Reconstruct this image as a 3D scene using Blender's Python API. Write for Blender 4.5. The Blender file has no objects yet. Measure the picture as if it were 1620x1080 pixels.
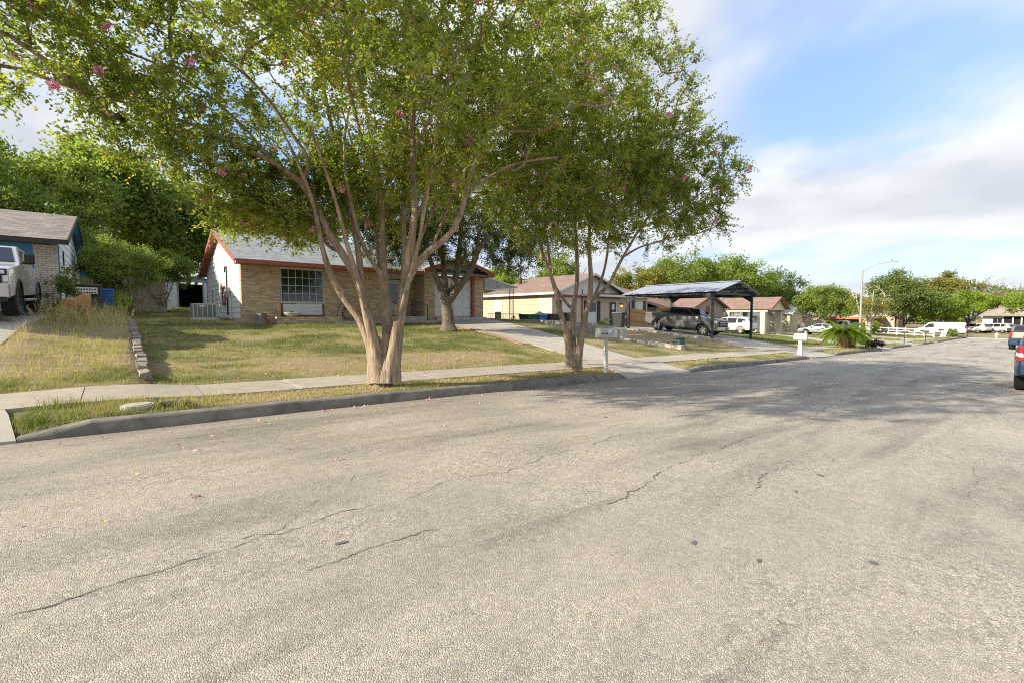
import bpy, bmesh, math, random
import numpy as np
from mathutils import Matrix, Vector
R=math.radians
rng=np.random.default_rng(7); random.seed(7)
SC=bpy.context.scene; COL=SC.collection
# ------------------------------------------------------------------ camera, sky, sun, exposure
cd=bpy.data.cameras.new('camera'); cam=bpy.data.objects.new('camera',cd); COL.objects.link(cam); SC.camera=cam
cd.lens=16.0; cd.sensor_width=36.0; cd.clip_start=.05; cd.clip_end=3000
cam.location=(0,0,1.5); cam.rotation_euler=(R(90-3.418),0,R(49.4-90))
SUN_EL,SUN_AZ=28.0,-73.0            # azimuth measured from +Y towards +X
SUN_STRENGTH=3.6; SKY_STRENGTH=.135; EXPOSURE=1.42
SC.view_settings.view_transform='Standard'; SC.view_settings.look='None'; SC.view_settings.gamma=1; SC.view_settings.use_curve_mapping=False
SC.view_settings.exposure=EXPOSURE
SC.render.engine='CYCLES'; SC.cycles.use_denoising=False; SC.cycles.filter_width=1.1; SC.cycles.sample_clamp_indirect=6
SC.cycles.max_bounces=6; SC.cycles.transparent_max_bounces=8; SC.cycles.diffuse_bounces=3; SC.cycles.glossy_bounces=3
def node(nt,t,**kw):
    n=nt.nodes.new(t)
    ins=kw.pop('ins',{})
    for k,v in kw.items(): setattr(n,k,v)
    for k,v in ins.items():
        if isinstance(v,bpy.types.NodeSocket): nt.links.new(v,n.inputs[k])
        else: n.inputs[k].default_value=v
    return n
def math_(nt,op,a,b=0.,c=0.,clamp=False): return node(nt,'ShaderNodeMath',operation=op,use_clamp=clamp,ins={0:a,1:b,2:c}).outputs[0]
def mix_(nt,f,a,b,bt='MIX'):
    n=node(nt,'ShaderNodeMix',data_type='RGBA',blend_type=bt,ins={0:f}); 
    for i,v in ((6,a),(7,b)):
        if isinstance(v,bpy.types.NodeSocket): nt.links.new(v,n.inputs[i])
        else: n.inputs[i].default_value=(*v[:3],1)
    return n.outputs[2]
def ramp_(nt,f,stops):
    n=node(nt,'ShaderNodeValToRGB',ins={0:f}); e=n.color_ramp.elements
    while len(e)<len(stops): e.new(.5)
    for el,(p,c) in zip(e,stops):
        el.position=p; el.color=(*c,1) if hasattr(c,'__len__') else (c,c,c,1)
    return n.outputs[0]
def noise_(nt,v,scale,detail=4,rough=.55,dist=0.): return node(nt,'ShaderNodeTexNoise',ins={'Vector':v,'Scale':scale,'Detail':detail,'Roughness':rough,'Distortion':dist}).outputs[0]
def scale_(nt,v,s): return node(nt,'ShaderNodeMapping',ins={0:v,3:s}).outputs[0]
W=bpy.data.worlds.new('World'); SC.world=W; W.use_nodes=True; wt=W.node_tree; wt.nodes.clear()
def build_sky():
    nt=wt
    d=node(nt,'ShaderNodeTexCoord').outputs['Generated']
    sky=node(nt,'ShaderNodeTexSky',sky_type='NISHITA',sun_disc=False,sun_elevation=R(SUN_EL),sun_rotation=R(SUN_AZ),altitude=200,air_density=1.2,dust_density=1.0,ozone_density=2.5).outputs[0]
    s=node(nt,'ShaderNodeSeparateXYZ',ins={0:d})
    z=math_(nt,'MAXIMUM',s.outputs[2],0.0)
    k=math_(nt,'ADD',z,.16)
    p=node(nt,'ShaderNodeCombineXYZ',ins={0:math_(nt,'DIVIDE',s.outputs[0],k),1:math_(nt,'DIVIDE',s.outputs[1],k),2:0.}).outputs[0]
    p=node(nt,'ShaderNodeMapping',ins={0:p,2:(0,0,R(SKY_ROT))}).outputs[0]
    rot=node(nt,'ShaderNodeMapping',ins={0:p,1:(SKY_OFF[0],SKY_OFF[1],0),3:(.50,.66,1)}).outputs[0]
    n1=noise_(nt,rot,1.15,4,.45,.2)
    n2=noise_(nt,rot,4.2,5,.55,.1)
    # mean cloud cover, thicker low down, thin overhead
    low=node(nt,'ShaderNodeMapRange',ins={0:z,1:.02,2:.75,3:.22,4:.04}).outputs[0]
    m=math_(nt,'ADD',math_(nt,'ADD',math_(nt,'MULTIPLY',n1,1.15),math_(nt,'MULTIPLY',n2,.18)),low)
    mask=node(nt,'ShaderNodeMapRange',interpolation_type='SMOOTHSTEP',ins={0:m,1:.60,2:.86}).outputs[0]
    rot2=node(nt,'ShaderNodeMapping',ins={0:rot,1:(.09,.06,0)}).outputs[0]
    n3=noise_(nt,rot2,1.15,4,.45,.2)
    shade=node(nt,'ShaderNodeMapRange',interpolation_type='SMOOTHSTEP',ins={0:math_(nt,'ADD',math_(nt,'MULTIPLY',math_(nt,'SUBTRACT',n1,n3),2.2),math_(nt,'MULTIPLY',n2,.55)),1:-.02,2:.52}).outputs[0]
    thick=node(nt,'ShaderNodeMapRange',interpolation_type='SMOOTHSTEP',ins={0:m,1:.80,2:1.06}).outputs[0]
    lit=math_(nt,'SUBTRACT',shade,math_(nt,'MULTIPLY',thick,.75),clamp=True)
    cl=mix_(nt,lit,(1.95,2.08,2.3),(3.05,3.1,3.14))
    blue=mix_(nt,.72,sky,(.98,1.5,2.66))
    c=mix_(nt,mask,blue,cl)
    hz=node(nt,'ShaderNodeMapRange',ins={0:z,1:0.,2:.16,3:.55,4:0.}).outputs[0]
    c=mix_(nt,hz,c,(2.45,2.62,2.85))
    bg=node(nt,'ShaderNodeBackground',ins={0:c,1:SKY_STRENGTH}); o=node(nt,'ShaderNodeOutputWorld'); nt.links.new(bg.outputs[0],o.inputs[0])
SKY_OFF=(5.0,.9); SKY_ROT=-54
build_sky()
sd=bpy.data.lights.new('sun','SUN'); sd.energy=SUN_STRENGTH; sd.angle=R(.6); sd.color=(1,.895,.74)
sun=bpy.data.objects.new('sun',sd); COL.objects.link(sun)
_a=R(SUN_AZ); _sv=Vector((math.sin(_a)*math.cos(R(SUN_EL)),math.cos(_a)*math.cos(R(SUN_EL)),math.sin(R(SUN_EL))))
sun.rotation_euler=_sv.to_track_quat('Z','Y').to_euler(); sun.location=(-30,20,40)
_RX=np.array([-60,-30,-12,-5,0,3.5,10.7,15,20,27,43,55,65,92,130,400.])
_RH=np.array([.30,.80,1.21,1.38,1.49,1.56,1.82,1.94,2.08,2.25,2.62,2.87,3.08,3.5,3.75,4.0])
_fx=np.arange(-80,420,.5); _fh=np.interp(_fx,_RX,_RH)
_k=np.exp(-.5*(np.arange(-12,13)/4.)**2); _k/=_k.sum()
_fh=np.convolve(np.pad(_fh,12,mode='edge'),_k,mode='valid')
def zr(X): return 1.5-np.interp(X,_fx,_fh)
YR=np.array([7.7,10.3,14,17,20,24.5,34,46,70,120,600.])
LOTS=[(-80,[2.2,2.5,3,3.2,3.2,3.4,3.6,4,4.5,5]),(-12,[.5,1.1,1.75,1.8,1.85,2.0,2.4,3,3.4,3.8]),(-3,[.2,.78,1.36,1.48,1.58,1.8,2.3,2.8,3.2,3.4]),(.19,[.3,.6,.85,1.08,1.38,1.7,2.3,2.8,3.2,3.4]),
 (.36,[.17,.38,.58,.82,1.1,1.5,2.2,2.7,3.0,3.2]),(12.5,[-.14,.14,.4,.68,1.1,1.4,2.0,2.5,2.8,3.0]),(18.7,[-.3,.05,.36,.74,1.18,1.4,1.9,2.3,2.6,2.8]),(20.9,[-.36,.0,.34,.74,1.14,1.3,1.8,2.2,2.5,2.7]),
 (21.2,[-.4,-.16,.04,.24,.44,.6,1.1,1.6,2,2.2]),(29,[-.55,-.17,.08,.3,.48,.6,.8,1.2,1.6,1.8]),(36,[-.75,-.42,-.12,.13,.34,.45,.6,.9,1.2,1.4]),(42,[-.93,-.72,-.52,-.36,-.1,.1,.3,.6,.9,1.0]),
 (50,[-1.1,-.95,-.78,-.68,-.6,-.5,-.2,.3,.5,.7]),(58,[-1.27,-1.1,-1.0,-.95,-.88,-.8,-.6,-.4,-.2,0]),(70,[-1.5,-1.4,-1.3,-1.2,-1.15,-1.1,-1,-.8,-.5,-.3]),(85,[-1.75,-1.66,-1.6,-1.55,-1.5,-1.45,-1.3,-1.1,-.9,-.8]),
 (98,[-1.9,-1.85,-1.8,-1.8,-1.75,-1.7,-1.6,-1.4,-1.2,-1]),(120,[-1.95]*10),(650,[-1.9]*10)]
_LX=np.array([l[0] for l in LOTS],float); _yf=np.arange(7.7,600,.3)
_GT=[]
for _x,_v in LOTS:
    _r=np.interp(_yf,YR,[float(zr(_x))+.15]+list(_v))
    _k2=np.exp(-.5*(np.arange(-8,9)/2.6)**2); _k2/=_k2.sum()
    _p=np.concatenate([2*_r[0]-_r[8:0:-1],_r,np.full(8,_r[-1])]); _GT.append(np.convolve(_p,_k2,mode='valid'))
_GT=np.array(_GT)
def G(X,Y):
    """ground height (world metres) on the house side of the street"""
    X=np.asarray(X,float); Y=np.asarray(Y,float); X,Y=np.broadcast_arrays(X,Y)
    i=np.clip(np.searchsorted(_LX,X)-1,0,len(_LX)-2); t=np.clip((X-_LX[i])/(_LX[i+1]-_LX[i]),0,1)
    j=np.clip((Y-7.7)/.3,0,len(_yf)-1.001); j0=j.astype(int); u=j-j0
    a=_GT[i,j0]*(1-u)+_GT[i,j0+1]*u; b=_GT[i+1,j0]*(1-u)+_GT[i+1,j0+1]*u
    g=a*(1-t)+b*t
    z=zr(X); g=np.where(Y<9,g+np.clip((9-Y)/1.3,0,1)*(z+.15-(_GT[i,0]*(1-t)+_GT[i+1,0]*t)),g)
    return g
def g(x,y): return float(G(x,y))
# ------------------------------------------------------------------ materials
def P(name,base,rough=.7,metal=0.,spec=.35,var=.18,ns=6.,bump=0.,bs=30.,dirt=0.,dcol=(.12,.10,.08),objr=0.,isl=0.,stretch=None,coat=0.,attr=None):
    m=bpy.data.materials.new(name); m.use_nodes=True; nt=m.node_tree; b=nt.nodes['Principled BSDF']
    tc=node(nt,'ShaderNodeTexCoord').outputs['Object']
    v=scale_(nt,tc,stretch) if stretch else tc
    f=noise_(nt,v,ns,5,.6)
    lo=[max(0,c*(1-var)) for c in base]; hi=[min(1,c*(1+var)) for c in base]
    c=ramp_(nt,f,[(.25,lo),(.75,hi)])
    if objr:
        r=node(nt,'ShaderNodeObjectInfo').outputs['Random']
        c=mix_(nt,1.,c,ramp_(nt,r,[(0,[1-objr]*3),(.5,[1,1,1]),(.8,[1+objr*.6,1+objr*.55,1+objr*.45]),(1,[1-objr*.5,1-objr*.8,1-objr])]),'MULTIPLY')
    if isl:
        r=node(nt,'ShaderNodeNewGeometry').outputs['Random Per Island']
        c=mix_(nt,1.,c,ramp_(nt,r,[(0,[1-isl]*3),(.5,[1,1,1]),(.8,[1+isl*.6,1+isl*.55,1+isl*.45]),(1,[1-isl*.5,1-isl*.8,1-isl])]),'MULTIPLY')
    if dirt:
        n=noise_(nt,tc,1.7,6,.65,.4)
        c=mix_(nt,math_(nt,'MULTIPLY',node(nt,'ShaderNodeMapRange',ins={0:n,1:.48,2:.72}).outputs[0],dirt),c,dcol)
    nt.links.new(c,b.inputs['Base Color'])
    b.inputs['Roughness'].default_value=rough; b.inputs['Metallic'].default_value=metal; b.inputs['Specular IOR Level'].default_value=spec
    if coat: b.inputs['Coat Weight'].default_value=coat; b.inputs['Coat Roughness'].default_value=.05
    if bump:
        n=noise_(nt,v,bs,4,.6)
        bp=node(nt,'ShaderNodeBump',ins={'Strength':bump,'Distance':.01,'Height':n}); nt.links.new(bp.outputs[0],b.inputs['Normal'])
    return m
def leafmat(name,stops,trans=.38,rough=.5):
    m=bpy.data.materials.new(name); m.use_nodes=True; nt=m.node_tree; b=nt.nodes['Principled BSDF']; o=nt.nodes['Material Output']
    a=node(nt,'ShaderNodeAttribute',attribute_name='tint').outputs['Fac']
    c=ramp_(nt,a,stops)
    nt.links.new(c,b.inputs['Base Color']); b.inputs['Roughness'].default_value=rough; b.inputs['Specular IOR Level'].default_value=.3
    c2=mix_(nt,1.,c,(1.25,1.35,.6),'MULTIPLY')
    t=node(nt,'ShaderNodeBsdfTranslucent',ins={0:c2}); mx=node(nt,'ShaderNodeMixShader',ins={0:trans,1:b.outputs[0],2:t.outputs[0]}); nt.links.new(mx.outputs[0],o.inputs[0])
    return m
def glassmat(name,base,rough=.05,spec=.6):
    m=P(name,base,rough=rough,spec=spec,var=.05,ns=2); return m
def asphalt():
    m=bpy.data.materials.new('chip seal asphalt'); m.use_nodes=True; nt=m.node_tree; b=nt.nodes['Principled BSDF']
    tc=node(nt,'ShaderNodeTexCoord').outputs['Object']
    vo=node(nt,'ShaderNodeTexVoronoi',ins={'Vector':tc,'Scale':96.,'Randomness':1.})
    ed=node(nt,'ShaderNodeTexVoronoi',feature='DISTANCE_TO_EDGE',ins={'Vector':tc,'Scale':96.,'Randomness':1.}).outputs[0]
    sv=node(nt,'ShaderNodeSeparateColor',ins={0:vo.outputs['Color']})
    chip=ramp_(nt,sv.outputs[0],[(0,(.25,.228,.20)),(.25,(.37,.34,.297)),(.6,(.455,.42,.366)),(1,(.62,.575,.505))])
    edge=node(nt,'ShaderNodeMapRange',ins={0:ed,1:.0,2:.16,3:.62,4:0.}).outputs[0]
    ch2=node(nt,'ShaderNodeTexVoronoi',ins={'Vector':tc,'Scale':41.,'Randomness':1.}).outputs['Color']
    big=ramp_(nt,node(nt,'ShaderNodeSeparateColor',ins={0:ch2}).outputs[0],[(0,(.72,.72,.72)),(.5,(1,1,1)),(.85,(1.05,1.05,1.05)),(1,(1.22,1.2,1.16))])
    chip=mix_(nt,1.,chip,big,'MULTIPLY')
    fill=node(nt,'ShaderNodeMapRange',ins={0:noise_(nt,scale_(nt,tc,(.5,1,1)),.9,5,.6,.5),1:.42,2:.66,3:.65,4:0.}).outputs[0]
    chip=mix_(nt,fill,chip,(.42,.387,.337))
    wear=noise_(nt,scale_(nt,tc,(.22,1.1,1)),1.1,6,.62,.6)      # along the wheel tracks
    blot=noise_(nt,tc,.55,6,.6,.3)
    fine=noise_(nt,tc,7.,6,.7,.2)
    bare=node(nt,'ShaderNodeMapRange',ins={0:wear,1:.42,2:.70,3:.55,4:1.15}).outputs[0]
    c=mix_(nt,math_(nt,'MULTIPLY',edge,bare,clamp=True),chip,(.155,.138,.118))
    c=mix_(nt,1.,c,ramp_(nt,wear,[(.32,(1.05,1.04,1.03)),(.5,(.98,.975,.97)),(.68,(.70,.69,.685))]),'MULTIPLY')
    c=mix_(nt,1.,c,ramp_(nt,blot,[(.3,(.84,.83,.82)),(.5,(.98,.97,.95)),(.72,(1.1,1.08,1.04))]),'MULTIPLY')
    c=mix_(nt,1.,c,ramp_(nt,fine,[(.3,(.86,.86,.86)),(.5,(1,1,1)),(.75,(1.07,1.06,1.05))]),'MULTIPLY')
    st=noise_(nt,scale_(nt,tc,(1,1.6,1)),2.3,3,.5,.8)
    c=mix_(nt,node(nt,'ShaderNodeMapRange',ins={0:st,1:.70,2:.80,3:0.,4:.35}).outputs[0],c,(.20,.17,.13))
    # old reddish brown dust along the kerb
    sy=node(nt,'ShaderNodeSeparateXYZ',ins={0:tc}).outputs[1]
    gut=node(nt,'ShaderNodeMapRange',ins={0:math_(nt,'ADD',sy,math_(nt,'MULTIPLY',fine,.6)),1:6.6,2:8.1,3:0.,4:.55}).outputs[0]
    c=mix_(nt,gut,c,(.23,.20,.17))
    nt.links.new(c,b.inputs['Base Color']); b.inputs['Roughness'].default_value=.88; b.inputs['Specular IOR Level'].default_value=.25
    h=math_(nt,'ADD',math_(nt,'MULTIPLY',node(nt,'ShaderNodeMapRange',ins={0:ed,1:0.,2:.25}).outputs[0],1.),math_(nt,'MULTIPLY',sv.outputs[1],.7))
    h=math_(nt,'ADD',h,math_(nt,'MULTIPLY',fine,1.6))
    bp=node(nt,'ShaderNodeBump',ins={'Strength':.65,'Distance':.005,'Height':h}); nt.links.new(bp.outputs[0],b.inputs['Normal'])
    return m
def lawnmat():
    m=bpy.data.materials.new('lawn soil'); m.use_nodes=True; nt=m.node_tree; b=nt.nodes['Principled BSDF']
    tc=node(nt,'ShaderNodeTexCoord').outputs['Object']
    a=node(nt,'ShaderNodeAttribute',attribute_name='dry').outputs['Fac']
    n=noise_(nt,tc,9.,6,.7); n2=noise_(nt,tc,60.,4,.7)
    f=math_(nt,'ADD',a,math_(nt,'MULTIPLY',math_(nt,'SUBTRACT',n,.5),.9),clamp=True)
    c=ramp_(nt,f,[(0,(.15,.15,.06)),(.3,(.24,.21,.10)),(.55,(.34,.275,.16)),(1,(.36,.265,.175))])
    c=mix_(nt,1.,c,ramp_(nt,n2,[(.3,(.62,.62,.62)),(.7,(1.25,1.25,1.25))]),'MULTIPLY')
    nt.links.new(c,b.inputs['Base Color']); b.inputs['Roughness'].default_value=.95; b.inputs['Specular IOR Level'].default_value=.1
    bp=node(nt,'ShaderNodeBump',ins={'Strength':1.,'Distance':.03,'Height':n2}); nt.links.new(bp.outputs[0],b.inputs['Normal'])
    return m
def barkmat(name,a,bcol,c3,vs=(14,14,2.2),bump=.6,mot=3.):
    m=bpy.data.materials.new(name); m.use_nodes=True; nt=m.node_tree; b=nt.nodes['Principled BSDF']
    tc=node(nt,'ShaderNodeTexCoord').outputs['Object']
    s=noise_(nt,scale_(nt,tc,vs),1.3,6,.65,.5); mo=noise_(nt,tc,mot,5,.6,.4)
    c=ramp_(nt,s,[(.3,a),(.5,bcol),(.7,c3)])
    c=mix_(nt,1.,c,ramp_(nt,mo,[(.3,(.72,.72,.72)),(.5,(1,1,1)),(.7,(1.18,1.12,1.05))]),'MULTIPLY')
    nt.links.new(c,b.inputs['Base Color']); b.inputs['Roughness'].default_value=.8; b.inputs['Specular IOR Level'].default_value=.2
    bp=node(nt,'ShaderNodeBump',ins={'Strength':bump,'Distance':.03,'Height':s}); nt.links.new(bp.outputs[0],b.inputs['Normal'])
    return m
def shinglemat(name,base,var=.35):
    m=bpy.data.materials.new(name); m.use_nodes=True; nt=m.node_tree; b=nt.nodes['Principled BSDF']
    uv=node(nt,'ShaderNodeUVMap').outputs[0]
    br=node(nt,'ShaderNodeTexBrick',offset=.5,ins={'Vector':uv,'Scale':1.,'Mortar Size':.006,'Mortar Smooth':.3,'Bias':0.,'Brick Width':.33,'Row Height':.145,
        'Color1':(*[c*(1-var) for c in base],1),'Color2':(*[min(1,c*(1+var)) for c in base],1),'Mortar':(*[c*.45 for c in base],1)})
    n=noise_(nt,uv,1.1,6,.65); n2=noise_(nt,uv,45.,3,.6)
    c=mix_(nt,1.,br.outputs[0],ramp_(nt,n,[(.3,(.78,.78,.78)),(.7,(1.2,1.19,1.17))]),'MULTIPLY')
    c=mix_(nt,1.,c,ramp_(nt,n2,[(.3,(.8,.8,.8)),(.7,(1.2,1.2,1.2))]),'MULTIPLY')
    nt.links.new(c,b.inputs['Base Color']); b.inputs['Roughness'].default_value=.92; b.inputs['Specular IOR Level'].default_value=.15
    bp=node(nt,'ShaderNodeBump',ins={'Strength':.6,'Distance':.02,'Height':br.outputs[1]}); bp.invert=True; nt.links.new(bp.outputs[0],b.inputs['Normal'])
    return m
M={}
def mk():
    M['asphalt']=asphalt(); M['lawn']=lawnmat()
    M['crack']=P('crack filler grit',(.15,.135,.115),.95,var=.4,ns=40)
    M['tar']=P('old tar spot',(.12,.12,.12),.7,var=.2,ns=30)
    M['kerb']=P('stained kerb concrete',(.20,.185,.16),.9,var=.3,ns=5,bump=.6,bs=70,dirt=.9,dcol=(.075,.07,.064))
    M['slab']=P('sidewalk concrete',(.36,.325,.265),.9,var=.16,ns=3.5,bump=.35,bs=90,dirt=.45,dcol=(.28,.25,.20),objr=.07)
    M['drive']=P('driveway concrete',(.39,.36,.31),.9,var=.15,ns=2.5,bump=.3,bs=80,dirt=.4,dcol=(.30,.28,.24),objr=.06)
    M['conc']=P('weathered wall concrete',(.44,.41,.36),.92,var=.2,ns=4,bump=.5,bs=50,dirt=.6,dcol=(.2,.18,.15))
    M['stone']=P('limestone block',(.27,.235,.19),.92,var=.3,ns=7,bump=.9,bs=25,objr=.16)
    M['brick_t']=P('tan brick',(.49,.375,.245),.88,var=.2,ns=20,bump=.3,bs=90,objr=.33)
    M['brick_ti']=P('tan brick joined',(.49,.375,.245),.88,var=.2,ns=20,bump=.3,bs=90,isl=.33)
    M['mortar']=P('mortar',(.50,.45,.37),.95,var=.12,ns=20)
    M['brick_w']=P('cream brick',(.58,.53,.45),.85,var=.12,ns=15,bump=.3,bs=80,objr=.1)
    M['mortar_d']=P('grey mortar',(.26,.23,.20),.95,var=.2,ns=20)
    M['white']=P('white painted siding',(.64,.64,.62),.6,var=.06,ns=4,dirt=.18,dcol=(.5,.48,.44))
    M['whitet']=P('white trim paint',(.62,.61,.58),.55,var=.06,ns=5)
    M['bluew']=P('pale blue white siding',(.66,.72,.76),.6,var=.06,ns=4)
    M['blue']=P('blue paint',(.04,.22,.42),.5,var=.12,ns=4)
    M['redtrim']=P('rust red paint',(.30,.09,.055),.6,var=.15,ns=5)
    M['redbrown']=P('maroon trim',(.20,.055,.04),.6,var=.15,ns=5)
    M['soffit']=P('rust soffit boards',(.42,.15,.085),.65,var=.15,ns=8)
    M['shg']=shinglemat('grey shingles',(.255,.28,.29),.16)
    M['shb']=shinglemat('brown grey shingles',(.245,.215,.19),.3)
    M['shr']=shinglemat('red brown shingles',(.235,.165,.14),.16)
    M['shd']=shinglemat('dark grey shingles',(.13,.135,.15),.2)
    M['shn']=shinglemat('tan shingles',(.34,.29,.24),.2)
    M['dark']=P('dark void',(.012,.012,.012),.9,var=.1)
    M['black']=P('black painted steel',(.022,.022,.025),.45,var=.15,ns=9)
    M['carp']=P('charcoal carport steel',(.035,.037,.042),.5,var=.15,ns=5)
    M['metalroof']=P('pale metal roofing',(.30,.335,.39),.55,.05,var=.08,ns=3)
    M['metalroof2']=P('white metal roofing',(.50,.50,.49),.45,.1,var=.08,ns=3)
    M['glass']=glassmat('dark window glass',(.018,.022,.02))
    M['glassg']=glassmat('green reflecting glass',(.012,.024,.018),.04,.7)
    M['mull']=P('pale green muntin',(.42,.50,.44),.55,var=.05)
    M['curt']=P('white curtain behind glass',(.62,.63,.62),.35,var=.12,ns=3,stretch=(16,16,.2),spec=.6)
    M['beige']=P('beige siding',(.44,.37,.26),.65,var=.08,ns=4)
    M['cream']=P('cream painted brick',(.50,.44,.35),.75,var=.06,ns=6,bump=.25,bs=30)
    M['yellow']=P('pale yellow siding',(.54,.48,.33),.65,var=.06,ns=4)
    M['orange']=P('orange paint',(.55,.17,.06),.55,var=.1)
    M['shutter']=P('dark navy shutter',(.022,.026,.036),.5,var=.1)
    M['gate']=P('white garage door',(.62,.63,.63),.5,var=.04,ns=3)
    M['wood']=P('weathered fence wood',(.26,.22,.19),.9,var=.25,ns=5,stretch=(6,6,.6),objr=.2)
    M['cedar']=P('cedar fence wood',(.42,.27,.13),.85,var=.2,ns=5,stretch=(6,6,.6),objr=.18)
    M['taupe']=P('taupe siding',(.33,.285,.22),.75,var=.1,ns=4)
    M['shedw']=P('pale grey metal shed',(.55,.60,.63),.55,.1,var=.1,ns=3,dirt=.3,dcol=(.3,.3,.28))
    M['shedg']=P('shed green grey trim',(.22,.28,.27),.6,var=.1)
    M['ac']=P('grey green condenser steel',(.34,.39,.35),.5,var=.08)
    M['acg']=P('condenser louvre',(.10,.125,.115),.6,var=.15,ns=30)
    M['bark1']=barkmat('crape myrtle bark',(.13,.096,.068),(.30,.23,.165),(.45,.365,.275),(13,13,1.0),1.0,2.2)
    M['bark2']=barkmat('oak bark',(.06,.048,.038),(.15,.12,.095),(.26,.215,.17),(26,26,5),1.,3.)
    M['bark3']=barkmat('grey brown bark',(.10,.085,.07),(.19,.165,.14),(.28,.25,.21),(12,12,2),.8,2.)
    M['barkw']=barkmat('pale dead bark',(.34,.30,.26),(.48,.44,.39),(.60,.56,.50),(9,9,2),.5,2.)
    M['lf_cr']=leafmat('crape myrtle leaf',[(0,(.115,.165,.030)),(.35,(.225,.285,.048)),(.7,(.37,.39,.075)),(.9,(.50,.43,.08)),(1,(.53,.32,.08))],.55)
    M['lf_oak']=leafmat('live oak leaf',[(0,(.05,.07,.02)),(.6,(.105,.135,.036)),(1,(.18,.20,.055))],.35,.4)
    M['lf_mid']=leafmat('mid green leaf',[(0,(.10,.15,.035)),(.5,(.21,.28,.065)),(1,(.34,.38,.09))],.5)
    M['lf_dk']=leafmat('dark green leaf',[(0,(.075,.115,.035)),(.5,(.16,.215,.065)),(1,(.26,.30,.085))],.48)
    M['lf_lime']=leafmat('lime green leaf',[(0,(.12,.18,.024)),(.5,(.25,.335,.042)),(1,(.40,.44,.065))],.5)
    M['lf_yel']=leafmat('yellowing leaf',[(0,(.10,.125,.022)),(.5,(.21,.22,.045)),(1,(.34,.28,.065))],.4)
    M['lf_dry']=leafmat('dry twig foliage',[(0,(.17,.14,.10)),(.5,(.26,.22,.15)),(1,(.26,.25,.10))],.25)
    M['lf_palm']=leafmat('sago frond',[(0,(.10,.17,.015)),(.5,(.22,.33,.025)),(1,(.38,.46,.05))],.4,.35)
    M['lf_purp']=leafmat('purple leaf',[(0,(.03,.018,.025)),(.6,(.075,.04,.055)),(1,(.14,.09,.09))],.25)
    M['grass']=leafmat('lawn grass blade',[(0,(.15,.185,.06)),(.3,(.25,.26,.095)),(.55,(.38,.34,.15)),(.8,(.52,.44,.25)),(1,(.48,.36,.23))],.35,.6)
    M['petal']=P('pink crape blossom',(.85,.36,.52),.6,var=.25,ns=14)
    M['petal'].node_tree.nodes['Principled BSDF'].inputs['Subsurface Weight'].default_value=0
    M['leaflit']=P('yellow fallen leaf',(.55,.38,.09),.7,var=.3,ns=10)
    M['tyre']=P('tyre rubber',(.022,.021,.020),.85,var=.25,ns=30)
    M['rim']=P('alloy rim',(.42,.42,.43),.35,.7,var=.1)
    M['rimd']=P('dark rim',(.06,.06,.065),.4,.5,var=.1)
    M['chrome']=P('chrome',(.62,.63,.65),.15,1.,var=.03)
    M['plast']=P('black plastic trim',(.025,.025,.027),.6,var=.15)
    M['red']=P('red tail lamp',(.36,.012,.014),.2,spec=.6,var=.1)
    M['amber']=P('amber lamp',(.75,.25,.03),.25,spec=.6,var=.1)
    M['lamp']=P('clear lamp',(.62,.65,.68),.12,spec=.8,var=.05)
    M['plate']=P('number plate',(.72,.73,.74),.5,var=.05)
    M['carg']=glassmat('car glass',(.014,.016,.018),.03,.8)
    for k,c,mt in (('c_white',(.50,.49,.475),0.),('c_grey',(.17,.173,.178),.35),('c_silver',(.42,.43,.45),.5),('c_blue',(.012,.045,.095),.25),('c_tan',(.42,.38,.30),.3),('c_dark',(.035,.045,.043),.3),('c_vanw',(.37,.39,.43),0.),('c_slate',(.36,.39,.44),.45)):
        M[k]=P('car paint '+k[2:],c,.3,mt,.5,var=.03,ns=2,coat=.7)
    M['bing']=P('green bin plastic',(.018,.09,.05),.5,var=.1); M['binb']=P('blue bin plastic',(.03,.13,.42),.5,var=.1); M['bink']=P('black bin plastic',(.03,.031,.034),.5,var=.15); M['binbr']=P('brown grey bin plastic',(.065,.055,.05),.55,var=.15)
    M['paper']=P('kraft paper',(.42,.24,.10),.85,var=.25,ns=9,bump=.8,bs=14)
    M['print']=P('dark print',(.03,.03,.03),.7,var=.1)
    M['mailw']=P('worn white mailbox paint',(.56,.56,.53),.6,var=.08,ns=6,dirt=.35,dcol=(.36,.34,.28))
    M['pedest']=P('green utility steel',(.045,.10,.06),.6,var=.15)
    M['galv']=P('galvanised steel',(.30,.315,.33),.55,.3,var=.05)
    M['trunkpalm']=P('palm stem scales',(.20,.13,.075),.95,var=.5,ns=22,bump=1.,bs=40)
    M['cut']=P('sawn wood',(.42,.33,.22),.85,var=.2,ns=20)
    M['terra']=P('glazed planter',(.52,.50,.42),.5,var=.1,ns=6)
    M['redpaver']=P('worn red paver',(.34,.20,.15),.92,var=.25,ns=14,objr=.25)
    M['sg']=P('blue sign',(.12,.20,.42),.5,var=.05)
    M['stonew']=P('mixed wall stone',(.42,.36,.28),.9,var=.25,ns=9,objr=.3)
    M['warm']=P('amber porch glass',(.9,.55,.15),.3,var=.05)
    b=M['warm'].node_tree.nodes['Principled BSDF']; b.inputs['Emission Color'].default_value=(1,.6,.15,1); b.inputs['Emission Strength'].default_value=.5
mk()
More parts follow.
